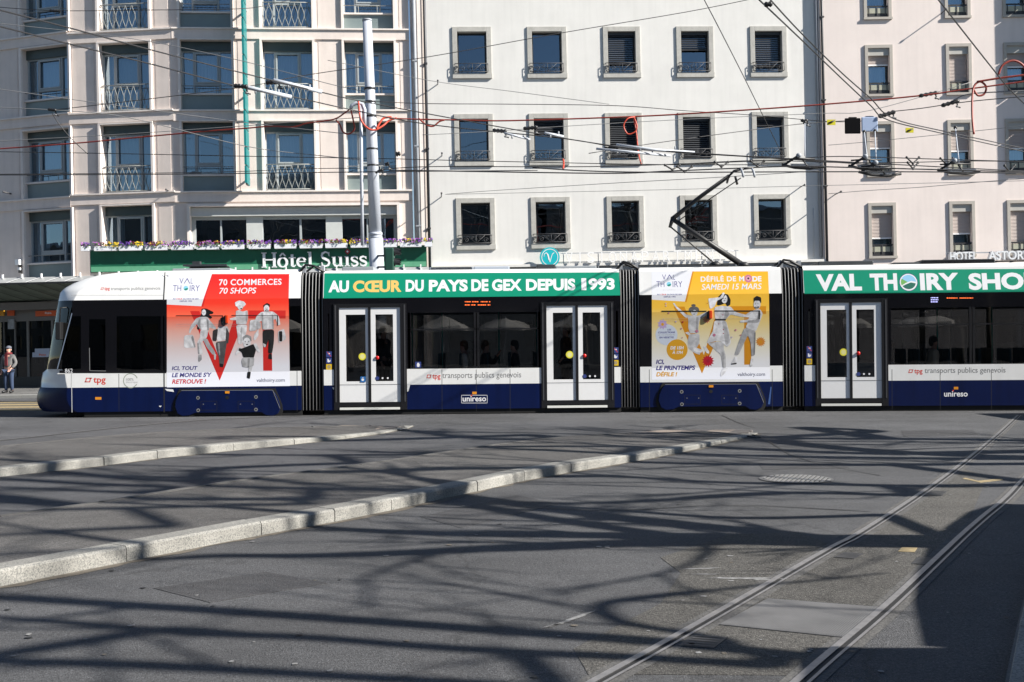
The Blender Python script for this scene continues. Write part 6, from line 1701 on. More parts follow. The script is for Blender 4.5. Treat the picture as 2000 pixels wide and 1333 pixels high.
for x, y, q, m_ in ((210, 405, 9, PLI), (212, 432, 8, PLI), (243, 515, 11, PPK), (325, 615, 10, PLI), (390, 695, 11, PPK), (567, 725, 20, PPK), (770, 770, 20, PPK), (405, 620, 12, PDR), (870, 535, 8, PPK), (822, 640, 7, PDR), (876, 706, 8, PDR), (876, 750, 7, PDR), (1018, 712, 13, PPK), (972, 795, 10, PLI), (1075, 770, 9, PPK), (690, 402, 6, PDR), (400, 800, 8, PPK)):
    d.poly([(x - q, y), (x - q * .2, y - q), (x + q, y - q * .3), (x + q * .1, y + q)], -.032, m_)
for q in ((160, 487, 680, 499), (775, 484, 1300, 496), (1283, 496, 1298, 585)): d.rect(*q, -.034, grey(.05))
for q in ((160, 580, 680, 582), (160, 604, 660, 605.5), (760, 578, 1283, 580)): d.rect(*q, -.034, grey(.4))
for cx, cy, q in ((540, 500, 14), (888, 345, 12), (1262, 408, 14)):
    for sx in (-1, 1): d.ell(cx + sx * q, cy, 5.5, 4, -.031, grey(.06), 8)
    d.ell(cx, cy + 26, 11, 4, -.031, grey(.2), 8)
decal(T3, 'advert_panel', tram, d)
side_lamp(T3, 1384.5, 607, 1390.5, 623)

# ---------------------------------------------------------------- passengers behind the tinted glass
def seated(F, px, y, face, label, coat, hair, s=1.0, arms=None):
    u = pxu(F, px); M = F.M @ Matrix.Translation((u, y, .34)) @ Matrix.Rotation(R(90 if face > 0 else -90), 4, 'Z') @ Matrix.Scale(s, 4)
    figure('person', label, M, coat, DARK, hair, 'sit', arms=arms, face=False)
def standing(F, px, y, rot, label, coat, hair):
    M = F.M @ Matrix.Translation((pxu(F, px), y, .36)) @ Matrix.Rotation(R(rot), 4, 'Z')
    figure('person', label, M, coat, DARK, hair, 'stand', face=False)
hb, hd = mat('brown_hair', (.10, .045, .02), .9), mat('dark_hair', (.015, .012, .01), .9)
seated(T2, 906, .39, -1, 'seated passenger in pale coat leaning in the middle tram window', mat('pale_coat', (.75, .68, .58), .9, vary=.3, scale=9), hb)
seated(T2, 946, .39, 1, 'brown haired passenger in black with white collar, between two seated passengers', mat('black_coat', (.02, .02, .022), .9), hb, arms={'l': ((.185, 0, .99), (.22, -.2, .80), (.05, -.30, 1.0))})
seated(T2, 1006, .39, -1, 'dark clad passenger with bare forearm at the right end of the long window', mat('black_coat', (.02, .02, .022), .9), hd)
standing(T2, 741, .9, 70, 'standing passenger silhouetted in the door left of the long tram window', mat('black_coat', (.02, .02, .022), .9), hd)
standing(T2, 1108, .7, -80, 'standing passenger with brown bag behind the door right of the long window', mat('brown_coat', (.10, .045, .025), .9), hb)
seated(T4, 1832, .39, 1, 'seated passenger in beige in the rear tram window', mat('beige_coat', (.72, .62, .48), .9), hd)

dM = T1.M @ Matrix.Translation((T1.p(196, 700)[0], 1.12, .46)) @ Matrix.Rotation(R(-90), 4, 'Z')
figure('person', 'tram driver in dark uniform at the controls behind the cab window', dM, mat('black_coat', (.02, .02, .022), .9), DARK, hd, 'sit', face=False)
# ---------------------------------------------------------------- steel mast and traffic light behind the tram
MASTM = mat('pale_grey_mast', (.46, .49, .55), .35, vary=.08, scale=3, coat=.2)
MY = 29.5
def PM(px, py, Y=MY): return Vector(AT(px, py, Y))
top, b0 = PM(717, 42), PM(733.5, 460)
dv = (b0 - top).normalized(); base = b0 + dv * (b0.z / -dv.z)
mast = empty('mast', base, 'pale grey steel overhead line mast leaning slightly, behind the tram', 'mast')
m = MB(); m.tube([base, b0 + (base - b0) * .02], .195, MASTM, 18); m.tube([b0 + (base - b0) * .02, b0], .195, MASTM, 18, r1=.165)
m.tube([b0, top], .165, MASTM, 18, r1=.122); m.build('pole', mast, Matrix.Identity(4))
m = MB(); m.tube([top - dv * .0, top - dv * .05], .13, ZINC, 18); m.build('cap', mast, Matrix.Identity(4))
for k, py in enumerate((172, 198, 226, 290, 322)):
    c = top + (b0 - top) * ((py - 42) / 418.0); m = MB(); m.tube([c, c + dv * .05], .155, DARK, 14); m.build('clamp', mast, Matrix.Identity(4))
m = MB(); C = lambda px, py: PM(px, py, MY - .25)
m.tube([C(708, 480), C(706, 330), C(705, 240), C(704, 210), C(700, 198)], .045, MASTM, 8); m.tube([C(685, 212), C(688, 206), C(696, 202), C(708, 204), C(712, 215), C(712, 245)], .05, MASTM, 8)
m.build('cable_duct', mast, Matrix.Identity(4))
m = MB(); c = top + (b0 - top) * .993; m.tube([c - dv * .03, c + dv * .05], .185, MASTM, 18); m.build('collar', mast, Matrix.Identity(4))
tl = empty('traffic_light', PM(768, 530, 28.9), 'dark green traffic light with black visors seen from the side on the mast', 'traffic light')
TLG = mat('traffic_green', (.01, .05, .035), .4)
m = MB(); a, bq = PM(752, 485, 28.9), PM(770, 531, 28.9); m.box(a.x, bq.x, 28.75, 29.1, bq.z, a.z, TLG); m.build('housing', tl, Matrix.Identity(4), bevel=.03)
for y in (493, 513):
    m = MB(); c = PM(768, y, 28.9); ln_ = PM(784, y, 28.9).x - c.x
    for i in range(10):
        t0, t1 = PI * (-.15 + 1.3 * i / 10), PI * (-.15 + 1.3 * (i + 1) / 10); r_ = .115
        m.add([(c.x, 28.92 + r_ * math.cos(t0), c.z + r_ * math.sin(t0)), (c.x, 28.92 + r_ * math.cos(t1), c.z + r_ * math.sin(t1)), (c.x + ln_, 28.92 + r_ * math.cos(t1), c.z + r_ * math.sin(t1) - .02), (c.x + ln_ * .75, 28.92 + r_ * math.cos(t0), c.z + r_ * math.sin(t0) - .02)], [(0, 1, 2, 3)], DARK)
    m.ball((c.x + .03, 28.92, c.z), .05, .10, .10, DARK); m.build('visor', tl, Matrix.Identity(4))
m = MB(); m.tube([PM(735, 500, 29.4), PM(758, 500, 28.95)], .03, DARK, 6); m.tube([PM(735, 522, 29.4), PM(758, 522, 28.95)], .03, DARK, 6); m.build('bracket', tl, Matrix.Identity(4))

# ---------------------------------------------------------------- overhead wires
WIREM = mat('wire_copper_dark', (.03, .03, .032), .5, metal=.3); WIREL = mat('wire_pale', (.22, .22, .22), .5)
REDC = mat('red_cable', (.26, .03, .016), .5); INS = mat('insulator_black', (.012, .012, .013), .45); BAR = mat('pale_bar', (.42, .45, .50), .5)
def cr(pts, k=5):                         # smooth curve through points
    P = [Vector(p) for p in pts]
    if len(P) < 3: return P
    out = []
    for i in range(len(P) - 1):
        p0, p1, p2, p3 = P[max(i - 1, 0)], P[i], P[i + 1], P[min(i + 2, len(P) - 1)]
        for j in range(k):
            t = j / k
            out.append(.5 * ((2 * p1) + (p2 - p0) * t + (2 * p0 - 5 * p1 + 4 * p2 - p3) * t * t + (3 * p1 - p0 - 3 * p2 + p3) * t ** 3))
    return out + [P[-1]]
def wire(label, pts, r=.012, m_=None, name='overhead_wire', cat='wire', group='overhead wires', n=5, smooth=True):
    P = [AT(*p) for p in pts]
    mb = MB(); mb.tube(cr(P) if smooth else P, r, m_ or WIREM, n)
    o = mb.build(name); tag(o, label, cat, group); return o
wire('upper of the two trolleybus wires sloping down from the left edge past the teal sign', [(-60, 5, 16), (135, 55, 18.5), (291, 97, 20.5), (485, 146, 23), (629, 181, 24.5), (705, 198, 25.5), (940, 242, 26.3), (1180, 283, 26.8), (1340, 298, 27), (1640, 316, 27.2), (2060, 338, 27.5)], .014)
wire('lower of the two trolleybus wires sloping down from the left edge past the teal sign', [(-60, 37, 16), (138, 87, 18.5), (300, 127, 20.5), (459, 168, 23), (578, 191, 24), (682, 214, 25.5), (840, 244, 26.3), (1100, 271, 26.8), (1240, 292, 27), (1500, 309, 27.2), (1700, 322, 27.3)], .014)
wire('thin span wire along the top left, above the first window row', [(-60, 9, 34), (97, 21, 33), (300, 20, 33), (460, 18, 33), (520, 11, 34), (600, -8, 35)], .011)
wire('long thin span wire rising from the teal sign across the white house top', [(100, 216, 30), (459, 173, 31), (593, 148, 32), (840, 111, 33), (1090, 66, 34), (1340, 24, 35), (1480, -4, 35.5)], .012)
wire('thin wire sagging from the left edge to the small bracket, third window row', [(-60, 209, 31), (98, 215, 30), (250, 230, 30), (480, 286, 30), (640, 306, 30), (733, 316, 29.6)], .011, WIREL)
wire('thin wire dropping from the left bracket towards the red cable', [(102, 222, 30), (117, 245, 30), (140, 272, 30.2), (171, 301, 30.5)], .012)
wire('pale thin wire from the left edge crossing down below the railings to the mast', [(-60, 166, 32), (150, 196, 31.5), (306, 217, 31), (480, 240, 31), (640, 258, 30), (735, 268, 29.5)], .010, WIREL)
wire('thin wire from the upper left running down to the clamp on the mast', [(-60, 40, 33), (250, 75, 32), (440, 112, 31), (560, 142, 30.5), (650, 166, 30), (720, 181, 29.5)], .010, WIREL)
wire('straight dark wire crossing the whole hotel above the third row of windows', [(-60, 296, 31), (200, 300, 30.5), (500, 306, 30), (735, 310, 29.6), (940, 315, 29), (1290, 322, 28.4), (1500, 322, 28)], .011)
wire('horizontal span wire meeting the mast just above the green sign', [(-60, 341, 31), (250, 339, 30.5), (450, 336, 30), (600, 330, 29.8), (733, 329, 29.5)], .010)
wire('lower horizontal span wire meeting the mast above the traffic light', [(-60, 342.5, 27), (300, 341, 26.9), (600, 337.5, 26.8), (840, 335, 26.7), (1050, 333.5, 26.6)], .012)
wire('black contact wire over the tram touching the pantograph', [(760, 333, 26.6), (840, 334, 26.55), (1180, 339, 26.45), (1300, 335, 26.45), (1430, 329.5, 26.45), (1550, 325.5, 26.45), (1680, 328, 26.45), (1800, 331, 26.45), (2060, 338, 26.5)], .016)
wire('second black contact wire just below the one on the pantograph', [(1040, 328, 25.9), (1150, 334.5, 25.9), (1300, 337, 25.9), (1600, 336, 25.9), (1850, 336.5, 25.9), (2060, 340, 26)], .015)
wire('carrying wire above the contact wires, from the mast to the right edge', [(735, 333, 29.5), (840, 326, 28.5), (1150, 326, 27.5), (1400, 318, 27), (1540, 312, 26.8), (1640, 306, 26.7), (1850, 312, 26.7), (2060, 318, 26.6)], .012)
wire('thin carrying wire between the two houses at contact wire height', [(1330, 321, 27.5), (1480, 314, 27.3), (1640, 318, 27.1), (1760, 318, 27), (1900, 315, 27), (2060, 317, 27)], .011)
wire('left of the two steep wires falling from the top right corner', [(1470, -12, 17), (1560, 73, 20), (1640, 150, 22.5), (1700, 206, 24.5), (1735, 235, 25.5), (1849, 263, 28), (2060, 310, 31)], .014)
wire('right of the two steep wires falling from the top right corner', [(1494, -12, 17), (1560, 60, 20), (1640, 139, 22.5), (1700, 192, 24.5), (1745, 232, 25.5), (1849, 258, 28), (2060, 303, 31)], .014)
wire('steep thin wire over the white house from the top to the fourth window', [(1368, -14, 24), (1400, 47, 25.5), (1450, 145, 28), (1494, 234, 30), (1528, 303, 32)], .011)
wire('steep wire at the far right from the top to the red cable loop', [(1822, -14, 20), (1880, 60, 22), (1940, 136, 24), (1975, 178, 25), (2040, 240, 27)], .015)
wire('thin wire across the white house meeting another at a black joint', [(735, 199, 29.5), (840, 203, 30), (1000, 204, 30.5), (1205, 207, 31), (1340, 217, 31.5), (1480, 226, 32), (1620, 238, 32), (1700, 236, 31)], .011)
wire('faint thin wire falling across the white house below the first window row', [(640, 118, 32), (840, 158, 32), (1000, 179, 32), (1190, 204, 31)], .009, WIREL)
wire('thin wire rising to the right from the pipe bracket on the white house', [(870, 380, 40.5), (960, 373, 38), (1200, 358, 33), (1400, 347, 30), (1600, 334, 28)], .009, WIREL)
wire('nearly level thin wire from the pipe bracket on the white house', [(870, 380, 40.5), (1000, 377.5, 40), (1300, 371, 39), (1560, 364, 38), (1900, 356, 37), (2060, 352, 36)], .009, WIREL)
wire('thin wire below the red cable rising right across the second window row', [(825, 264, 31), (960, 257, 31), (1120, 246, 31), (1350, 233, 31), (1600, 222, 31), (1700, 216, 31), (1900, 160, 31)], .009, WIREL)
wire('thin wire rising from the white bars towards the pink hotel', [(1150, 300, 27), (1280, 280, 28), (1440, 258, 29), (1560, 243, 30), (1655, 236, 30.5)], .010)
wire('thin wire on the pink hotel from the black pipe rising right', [(1618, 379, 40), (1690, 373, 39), (1800, 366, 37), (1900, 357, 35), (2060, 345, 32)], .010, WIREL)
wire('thin upper wire on the pink hotel from the pipe rising right', [(1618, 284, 40), (1700, 277, 39), (1850, 262, 37), (2060, 240, 34)], .010, WIREL)
wire('wire joining the two black insulators on the pink hotel', [(1745, 218, 30), (1800, 212, 29), (1860, 203, 28), (1920, 196, 27.5), (2060, 184, 27)], .012)
wire('grey feeder wire curving right from the lower insulator', [(1862, 197, 28), (1885, 186, 27.8), (1930, 181, 27.6), (2060, 176, 27)], .018, WIREL)
# red feeder cable with its loops
wire('long red feeder cable from the left edge to the mast bend', [(-60, 296, 32), (0, 291, 32), (150, 280, 31.5), (300, 266, 31), (400, 257, 30.5), (480, 251, 30.2), (530, 247, 30), (575, 248, 29.8), (600, 241, 29.7), (650, 234, 29.5), (672, 222, 29.4), (685, 212, 29.3)], .020, REDC, 'feeder_cable', 'cable', 'red feeder cables', 7)
wire('long red feeder cable from the mast across the white house to the right edge', [(760, 231, 29.4), (800, 233, 29.4), (900, 235, 29.2), (1000, 236, 29), (1240, 228, 28.6), (1400, 219, 28.3), (1600, 205, 28), (1790, 188, 27.7), (1900, 173, 27.5), (2060, 152, 27.2)], .020, REDC, 'feeder_cable', 'cable', 'red feeder cables', 7)
wire('bright red cable loop hanging under the mast bend', [(700, 198, 29.15), (702, 222, 29.15), (708, 240, 29.15), (720, 252, 29.15), (733, 254, 29.2), (748, 246, 29.3), (760, 236, 29.4), (775, 231, 29.4)], .026, mat('bright_red_cable', (.48, .055, .025), .45), 'feeder_cable', 'cable', 'red feeder cables', 8)
wire('second red cable rising from the loop beside the mast', [(735, 252, 29.2), (742, 240, 29.25), (750, 231, 29.3), (765, 229, 29.35)], .028, mat('bright_red_cable', (.48, .055, .025), .45), 'feeder_cable', 'cable', 'red feeder cables', 8)
wire('dark red slack loop left of the mast', [(656, 235, 29.4), (664, 244, 29.4), (670, 258, 29.4), (682, 262, 29.4), (692, 252, 29.4), (690, 236, 29.3), (685, 214, 29.3)], .022, REDC, 'feeder_cable', 'cable', 'red feeder cables', 7)
wire('red slack loop hanging at the dark pipe between the hotels', [(818, 232, 29.3), (832, 244, 29.2), (846, 247, 29.2), (858, 238, 29.2), (868, 235, 29.2)], .022, REDC, 'feeder_cable', 'cable', 'red feeder cables', 7)
wire('coil of bright red cable below the long cable at the third window column', [(1240, 229, 28.5), (1226, 232, 28.4), (1218, 246, 28.4), (1226, 262, 28.4), (1240, 258, 28.4), (1244, 246, 28.4), (1238, 231, 28.45), (1243, 260, 28.4), (1247, 300, 28), (1252, 320, 27)], .018, mat('bright_red_cable', (.48, .055, .025), .45), 'feeder_cable', 'cable', 'red feeder cables', 7)
wire('short bright red drop cable under the second window column', [(1100, 312, 27.2), (1101, 320, 27), (1100, 330, 26.7)], .024, mat('bright_red_cable', (.48, .055, .025), .45), 'feeder_cable', 'cable', 'red feeder cables', 7)
wire('red ring loop and drop cable beside the middle pink hotel window', [(1902, 262, 27), (1899, 230, 27.2), (1899, 190, 27.4), (1903, 168, 27.5), (1915, 160, 27.5), (1926, 170, 27.5), (1922, 184, 27.5), (1910, 187, 27.5), (1902, 176, 27.5)], .026, REDC, 'feeder_cable', 'cable', 'red feeder cables', 7)
wire('red cable arch at the right picture edge', [(1950, 146, 27.5), (1958, 128, 27.5), (1978, 119, 27.5), (1996, 126, 27.5), (2010, 145, 27.5)], .028, REDC, 'feeder_cable', 'cable', 'red feeder cables', 7)
wire('upper red cable running to the right edge under the arch', [(1908, 160, 27.5), (1960, 152, 27.4), (2060, 140, 27.2)], .026, REDC, 'feeder_cable', 'cable', 'red feeder cables', 7)
wire('support wire just above the left red cable', [(-60, 280, 32), (0, 276, 32), (250, 262, 31), (480, 246, 30.2), (600, 237, 29.7), (735, 228, 29.5)], .010, WIREL)

def insulator(label, p0, p1, Y, r=.05, drop=True, k=4):
    a, b = Vector(AT(*p0, Y)), Vector(AT(*p1, Y)); mb = MB(); pts = []; rs = []
    for i in range(k * 2 + 1): pts.append(a.lerp(b, i / (k * 2))); rs.append(r if i % 2 else r * .62)
    mb.tube(pts, r, INS, 8, rs=rs)
    if drop: c = a.lerp(b, .85); mb.tube([c, c + Vector((.04, 0, -.14)), c + Vector((.10, 0, -.16))], .02, INS, 5); mb.ball((c.x + .02, c.y, c.z - .13), .04, .03, .03, WIREL, 6, 4)
    tag(mb.build('insulator'), label, 'insulator', 'insulators on the overhead wires')
insulator('black insulator at the left end of the lower white bar by the teal sign', (457, 168), (484, 170), 23, .055)
insulator('black insulator at the left end of the upper white bar by the teal sign', (519, 162), (548, 160), 24, .06)
insulator('black insulator over the wall left of the second white house window', (962, 255), (990, 257), 27, .055)
insulator('black insulator over the second window of the white house', (1022, 252), (1050, 249), 27, .055)
insulator('black insulator at the left end of the white bars, third window', (1180, 291), (1208, 288), 27, .05)
insulator('upper black insulator on the red cable over the pink hotel', (1795, 188), (1832, 181), 27.7, .055)
insulator('lower black insulator under the red cable over the pink hotel', (1839, 207), (1873, 197), 28, .06)
insulator('black insulator above the dark and pale panels', (1716, 228), (1748, 219), 30, .07)
insulator('pair of black clamps at the top edge over the white house', (1493, 10), (1508, 8), 17.4, .05, False, 2)
insulator('small black fitting on the mast wire at contact wire height', (733, 338), (748, 331), 28.9, .04)
insulator('black suspension clamp right of the mast', (752, 322), (760, 320), 28.6, .06)
insulator('black hanger clamp above the last hotel window', (773, 302), (782, 300), 29, .07, False, 2)
insulator('small black mushroom insulator left of the dark pipe', (1564, 236), (1578, 236), 30, .05, True, 2)
insulator('dark joint on the left bracket wire', (94, 214), (110, 216), 30, .05)
insulator('dark joint on the top left span wire', (97, 21), (118, 23), 33, .05, False)
def bar(label, pts, Y, r=.032):
    mb = MB(); mb.tube([AT(*p, Y + i * .3) for i, p in enumerate(pts)], r, BAR, 6)
    a = Vector(AT(*pts[0], Y)); b = Vector(AT(*pts[-1], Y + .3 * (len(pts) - 1))); c = a.lerp(b, .75); mb.tube([c, c + Vector((0, 0, .10))], .02, ZINC, 5); c = a.lerp(b, .3); mb.tube([c, c + Vector((0, 0, -.09))], .02, ZINC, 5)
    tag(mb.build('section_bar'), label, 'wire fitting', 'pale bars on the trolleybus wires')
bar('upper pale bar on the trolleybus wire right of the teal sign', [(534, 157), (580, 168), (628, 180)], 23.8, .045)
bar('lower pale bar on the trolleybus wire crossing the teal sign', [(468, 168), (520, 179), (569, 190)], 23.0, .045)
bar('short pale bar over the second window of the white house', [(1064, 260), (1100, 267)], 26.5)
bar('pale bar left of the second window of the white house', [(985, 260), (1035, 273)], 26.5, .028)
bar('upper long pale bar below the red coil', [(1204, 283), (1280, 293), (1356, 298)], 26.6)
bar('lower long pale bar below the red coil', [(1165, 291), (1240, 298), (1310, 305)], 26.6)
def hanger(label, x, y, w, h, Y=26.6):     # V shaped wire spreader
    mb = MB(); c = Vector(AT(x, y, Y)); a = Vector(AT(x - w, y - h, Y - .3)); b = Vector(AT(x + w, y - h, Y + .3))
    mb.tube([a, c], .02, INS, 5); mb.tube([c, b], .02, INS, 5)
    for p in (a, b, c): mb.ball(p, .035, .035, .035, INS, 6, 4)
    tag(mb.build('wire_spreader'), label, 'wire fitting', 'V shaped spreaders on the contact wires')
hanger('V spreader at the left of the contact wires, before the pantograph', 1313, 332, 14, 9)
hanger('V spreader just left of the pantograph head', 1337, 336, 14, 10)
hanger('V spreader above the pantograph knee column', 1409, 326, 13, 9)
hanger('V spreader just right of the pantograph head', 1479, 325, 13, 10)
hanger('V spreader on the pink wall left of the middle window', 1783, 320, 12, 12)
hanger('lower V spreader on the pink wall under another', 1783, 330, 10, 12)
hanger('V spreader at the middle pink hotel window', 1849, 322, 12, 12)
hanger('V spreader at the far right above the tram', 1972, 336, 10, 12)
def frog(label, x, y, Y=26.5):            # wire crossing fitting with pale plates
    mb = MB(); P = lambda a, b, q=0: AT(x + a, y + b, Y + q)
    mb.tube([P(-35, 4), P(-10, 10), P(20, 12), P(48, 8)], .035, INS, 6); mb.tube([P(-30, -6), P(-6, -8), P(30, -7)], .02, INS, 5)
    mb.add([P(-20, 2, .1), P(44, 2, .1), P(30, 10, .15), P(-12, 10, .15)], [(0, 1, 2, 3)], BAR)
    mb.tube([P(-30, 4), P(-8, -10), P(0, -16)], .03, INS, 5); mb.tube([P(5, -6), P(20, 14)], .02, INS, 5); mb.ball(P(-2, -14), .07, .07, .06, ZINC, 8, 5)
    tag(mb.build('wire_crossing'), label, 'wire fitting', 'wire crossings over the tram')
frog('wire crossing with pale plate at the pink house corner', 1562, 318); frog('wire crossing with pale plate at the left pink hotel window', 1692, 320); frog('lower wire crossing under the left pink hotel window', 1712, 332); frog('wire crossing with pale plate at the middle pink hotel window', 1866, 328)
for label, p0, p1 in (('pale hanging rod above the wire crossing at the pink house corner', (1572, 240), (1572, 305)), ('left pale hanging rod below the panels', (1688, 258), (1694, 312)), ('right pale hanging rod below the panels', (1709, 256), (1711, 312)), ('pale hanging rod at the middle pink hotel window', (1866, 250), (1873, 318))):
    mb = MB(); mb.tube([AT(*p0, 28), AT(*p1, 26.7)], .014, BAR, 5); mb.ball(AT(*p0, 28), .05, .05, .05, INS, 7, 4); tag(mb.build('hanging_rod'), label, 'wire fitting', 'pale hanging rods over the tram')
def panel(label, x0, y0, x1, y1, Y, m_, nm='signal_panel', cat='panel'):
    mb = MB(); a, b = Vector(AT(x0, y0, Y)), Vector(AT(x1, y1, Y)); mb.box(a.x, b.x, Y, Y + .06, b.z, a.z, m_); mb.box(a.x + .1, b.x - .1, Y + .02, Y + .04, a.z, a.z + .03, DARK)
    tag(mb.build(nm, bevel=.02), label, cat); return mb
panel('black square panel hanging from the wires at the pink hotel', 1650.5, 231, 1681.5, 261, 30, mat('panel_black', (.006, .006, .007), .95, spec=.05))
panel('pale blue square panel beside the black one on the wires', 1683, 229, 1715, 257, 30, mat('panel_blue', (.30, .38, .54), .5))
def tagm(label, x0, y0, x1, y1, Y):
    mb = MB(); a, b = Vector(AT(x0, y0, Y)), Vector(AT(x1, y1, Y)); mb.box(a.x, b.x, Y, Y + .02, b.z, a.z, mat('yellow_tag', (.62, .55, .01), .5)); mb.tube([AT(x0 + 2, y0 + 7, Y - .02), AT(x1 - 2, y0 + 2, Y - .02)], .02, DARK, 5); tag(mb.build('wire_tag'), label, 'tag', 'yellow tags on the wires')
tagm('yellow tag on the wire at the pink house corner', 1615.5, 234, 1632, 244.5, 30); tagm('yellow tag on the wire right of the panels', 1769, 250, 1784.5, 259.5, 29)
def wallpin(F, label, px, py, ln_=.75, rr_=.02):
    mb = MB(); u, z = F.p(px, py); mb.tube([(u, 0, z), (u, -ln_, z + .02)], rr_, IRON, 6); mb.ball((u, -ln_, z + .02), .04, .04, .04, IRON, 7, 5); o = mb.build('wall_hook', None, F.M); tag(o, label, 'wall hook', 'wire hooks on the house fronts')
wallpin(FW, 'wire hook on the white wall left of the bottom window row', 862, 385, .9); wallpin(FW, 'wire hook beside the last bottom window of the white house', 1563, 366, .5); wallpin(FW, 'small hook on the white wall under the top window row', 855, 165, .5); wallpin(FW, 'small hook on the white wall left of the second window row', 863, 305, .5)
wallpin(FP, 'wire hook on the pink wall by the black pipe', 1630, 381, .8); wallpin(FP, 'small hook on the pink wall left of the middle window at the top', 1838, 27, .5); wallpin(FB, 'round wire hook on the shaded grey pier at left', 22, 379, .4, .03); wallpin(FA, 'small hook on the pier right of the railing window', 331, 374, .3)

# ---------------------------------------------------------------- bare plane trees beyond the right edge and across the square; their shadows cross the road
BARK = mat('plane_bark', (.12, .105, .085), .9, vary=.4, scale=6, bump=.4, bscale=12)
TWIG = mat('plane_twigs', (.07, .055, .045), .9)
def tree(X, Y, h, seed, label, r0=.22, fork=.28, spread=.55, lean=0.0, maxd=5, knobs=True):
    rr = random.Random(seed); tr = MB(); cw = MB()
    def grow(p, d, ln_, r, depth):
        pts = [p]; n = 4; q = p.copy(); dd = d.copy()
        for i in range(n):
            dd = (dd + Vector((rr.uniform(-.16, .16), rr.uniform(-.16, .16), rr.uniform(-.08, .12)))).normalized(); q = q + dd * ln_ / n; pts.append(q.copy())
        r1 = max(.006, r * .66)
        (tr if depth < 2 else cw).tube(pts, r, BARK if depth < 2 else TWIG, 7 if depth < 2 else 4, r1=r1)
        if depth >= maxd: return
        kids = 2 if depth == 0 else rr.choice([2, 2, 3])
        for k in range(kids + (1 if depth == 0 else 0)):
            a = rr.uniform(0, 2 * PI); tilt = rr.uniform(.35, .95) * spread * (1.3 if depth == 0 else 1.15)
            o = dd.orthogonal().normalized(); o = Matrix.Rotation(a, 3, dd) @ o
            nd = (dd * math.cos(tilt) + o * math.sin(tilt)); nd.z = nd.z * .9 + .12; nd.normalize()
            grow(q, nd, ln_ * rr.uniform(.66, .9), r1 * rr.uniform(.72, .95), depth + 1)
        if depth >= 1:
            for k in range(2):
                t = pts[rr.randint(1, 3)]; o = Matrix.Rotation(rr.uniform(0, 2 * PI), 3, dd) @ dd.orthogonal().normalized()
                grow(t, (dd * .5 + o * .8).normalized(), ln_ * .5, r1 * .35, max(depth + 2, maxd - 1))
    t = empty('plane_tree', (X, Y, 0), label, 'tree', 'bare plane trees around the square')
    grow(Vector((X, Y, -.1)), Vector((lean, 0, 1)).normalized(), h * fork, r0, 0)
    tr.build('trunk', t, Matrix.Identity(4)); cw.build('crown', t, Matrix.Identity(4))

def traced_tree(Xt, label, limbs, seed, base=None, fine=1.0):
    """a leafless tree whose limbs are placed where the shadows on the road say they stand: each ground
    shadow point is followed back towards the sun to the height where it meets the tree"""
    rr = random.Random(seed); tr = MB(); cw = MB(); roots = []
    def twig(p, d, ln_, r, depth):
        q = p.copy(); dd = d.copy(); pts = [p]
        for i in range(3):
            dd = (dd + Vector((rr.uniform(-.2, .2), rr.uniform(-.2, .2), rr.uniform(-.05, .16)))).normalized(); q = q + dd * ln_ / 3; pts.append(q.copy())
        cw.tube(pts, r, TWIG, 4, r1=max(.005, r * .5))
        if depth > 0:
            for k in range(rr.choice([2, 2, 3])):
                o = Matrix.Rotation(rr.uniform(0, 2 * PI), 3, dd) @ dd.orthogonal().normalized()
                twig(pts[rr.choice([1, 2, 3])], (dd * .8 + o * .55).normalized(), ln_ * .72, r * .58, depth - 1)
    for li, limb in enumerate(limbs):
        x0 = Xt + rr.uniform(-.06, .06); P = []; rs = []
        for px, py, w in limb:
            g = G(px, py); z = (x0 - g[0]) * SUN.z / SUN.x
            P.append(Vector((x0 + rr.uniform(-.04, .04), g[1] + SUN.y / SUN.z * z, z))); rs.append(max(.010, .31 * w * g[1] ** 2 / (FPX * CAM_H)))
        k = 5; Q = cr(P, k); R2 = [rs[min(i // k, len(rs) - 2)] * (1 - (i % k) / k) + rs[min(i // k + 1, len(rs) - 1)] * (i % k) / k for i in range(len(Q) - 1)] + [rs[-1]]
        tr.tube(Q, .1, BARK, 8, rs=R2)
        if li == 0: roots.append((P[0], rs[0]))
        else:
            n_ = min(allp, key=lambda p: (p - P[0]).length)
            if (n_ - P[0]).length > .03: tr.tube([n_, P[0]], rs[0], BARK, 7)
        allp = (allp if li else []) + Q
        for i in range(1, len(Q)):
            if rr.random() < .24 * fine:
                d = (Q[i] - Q[i - 1]).normalized(); o = Matrix.Rotation(rr.uniform(0, 2 * PI), 3, d) @ d.orthogonal().normalized()
                twig(Q[i], (d * .7 + o * .7).normalized(), rr.uniform(.9, 1.9), min(R2[i] * .4, .05), 2)
        d = (Q[-1] - Q[-2]).normalized(); twig(Q[-1], d, 1.6, rs[-1] * .8, 2)
    p, r = roots[0]; bx = p.y; r0 = r
    tr.tube([(Xt, bx, -.05), (Xt, bx, p.z * .5), p], r0, BARK, 12, rs=[r0 * 1.35, r0 * 1.12, r0])
    t = empty('plane_tree', (Xt, bx, 0), label, 'tree', 'bare plane trees around the square')
    tr.build('trunk', t, Matrix.Identity(4)); cw.build('crown', t, Matrix.Identity(4))

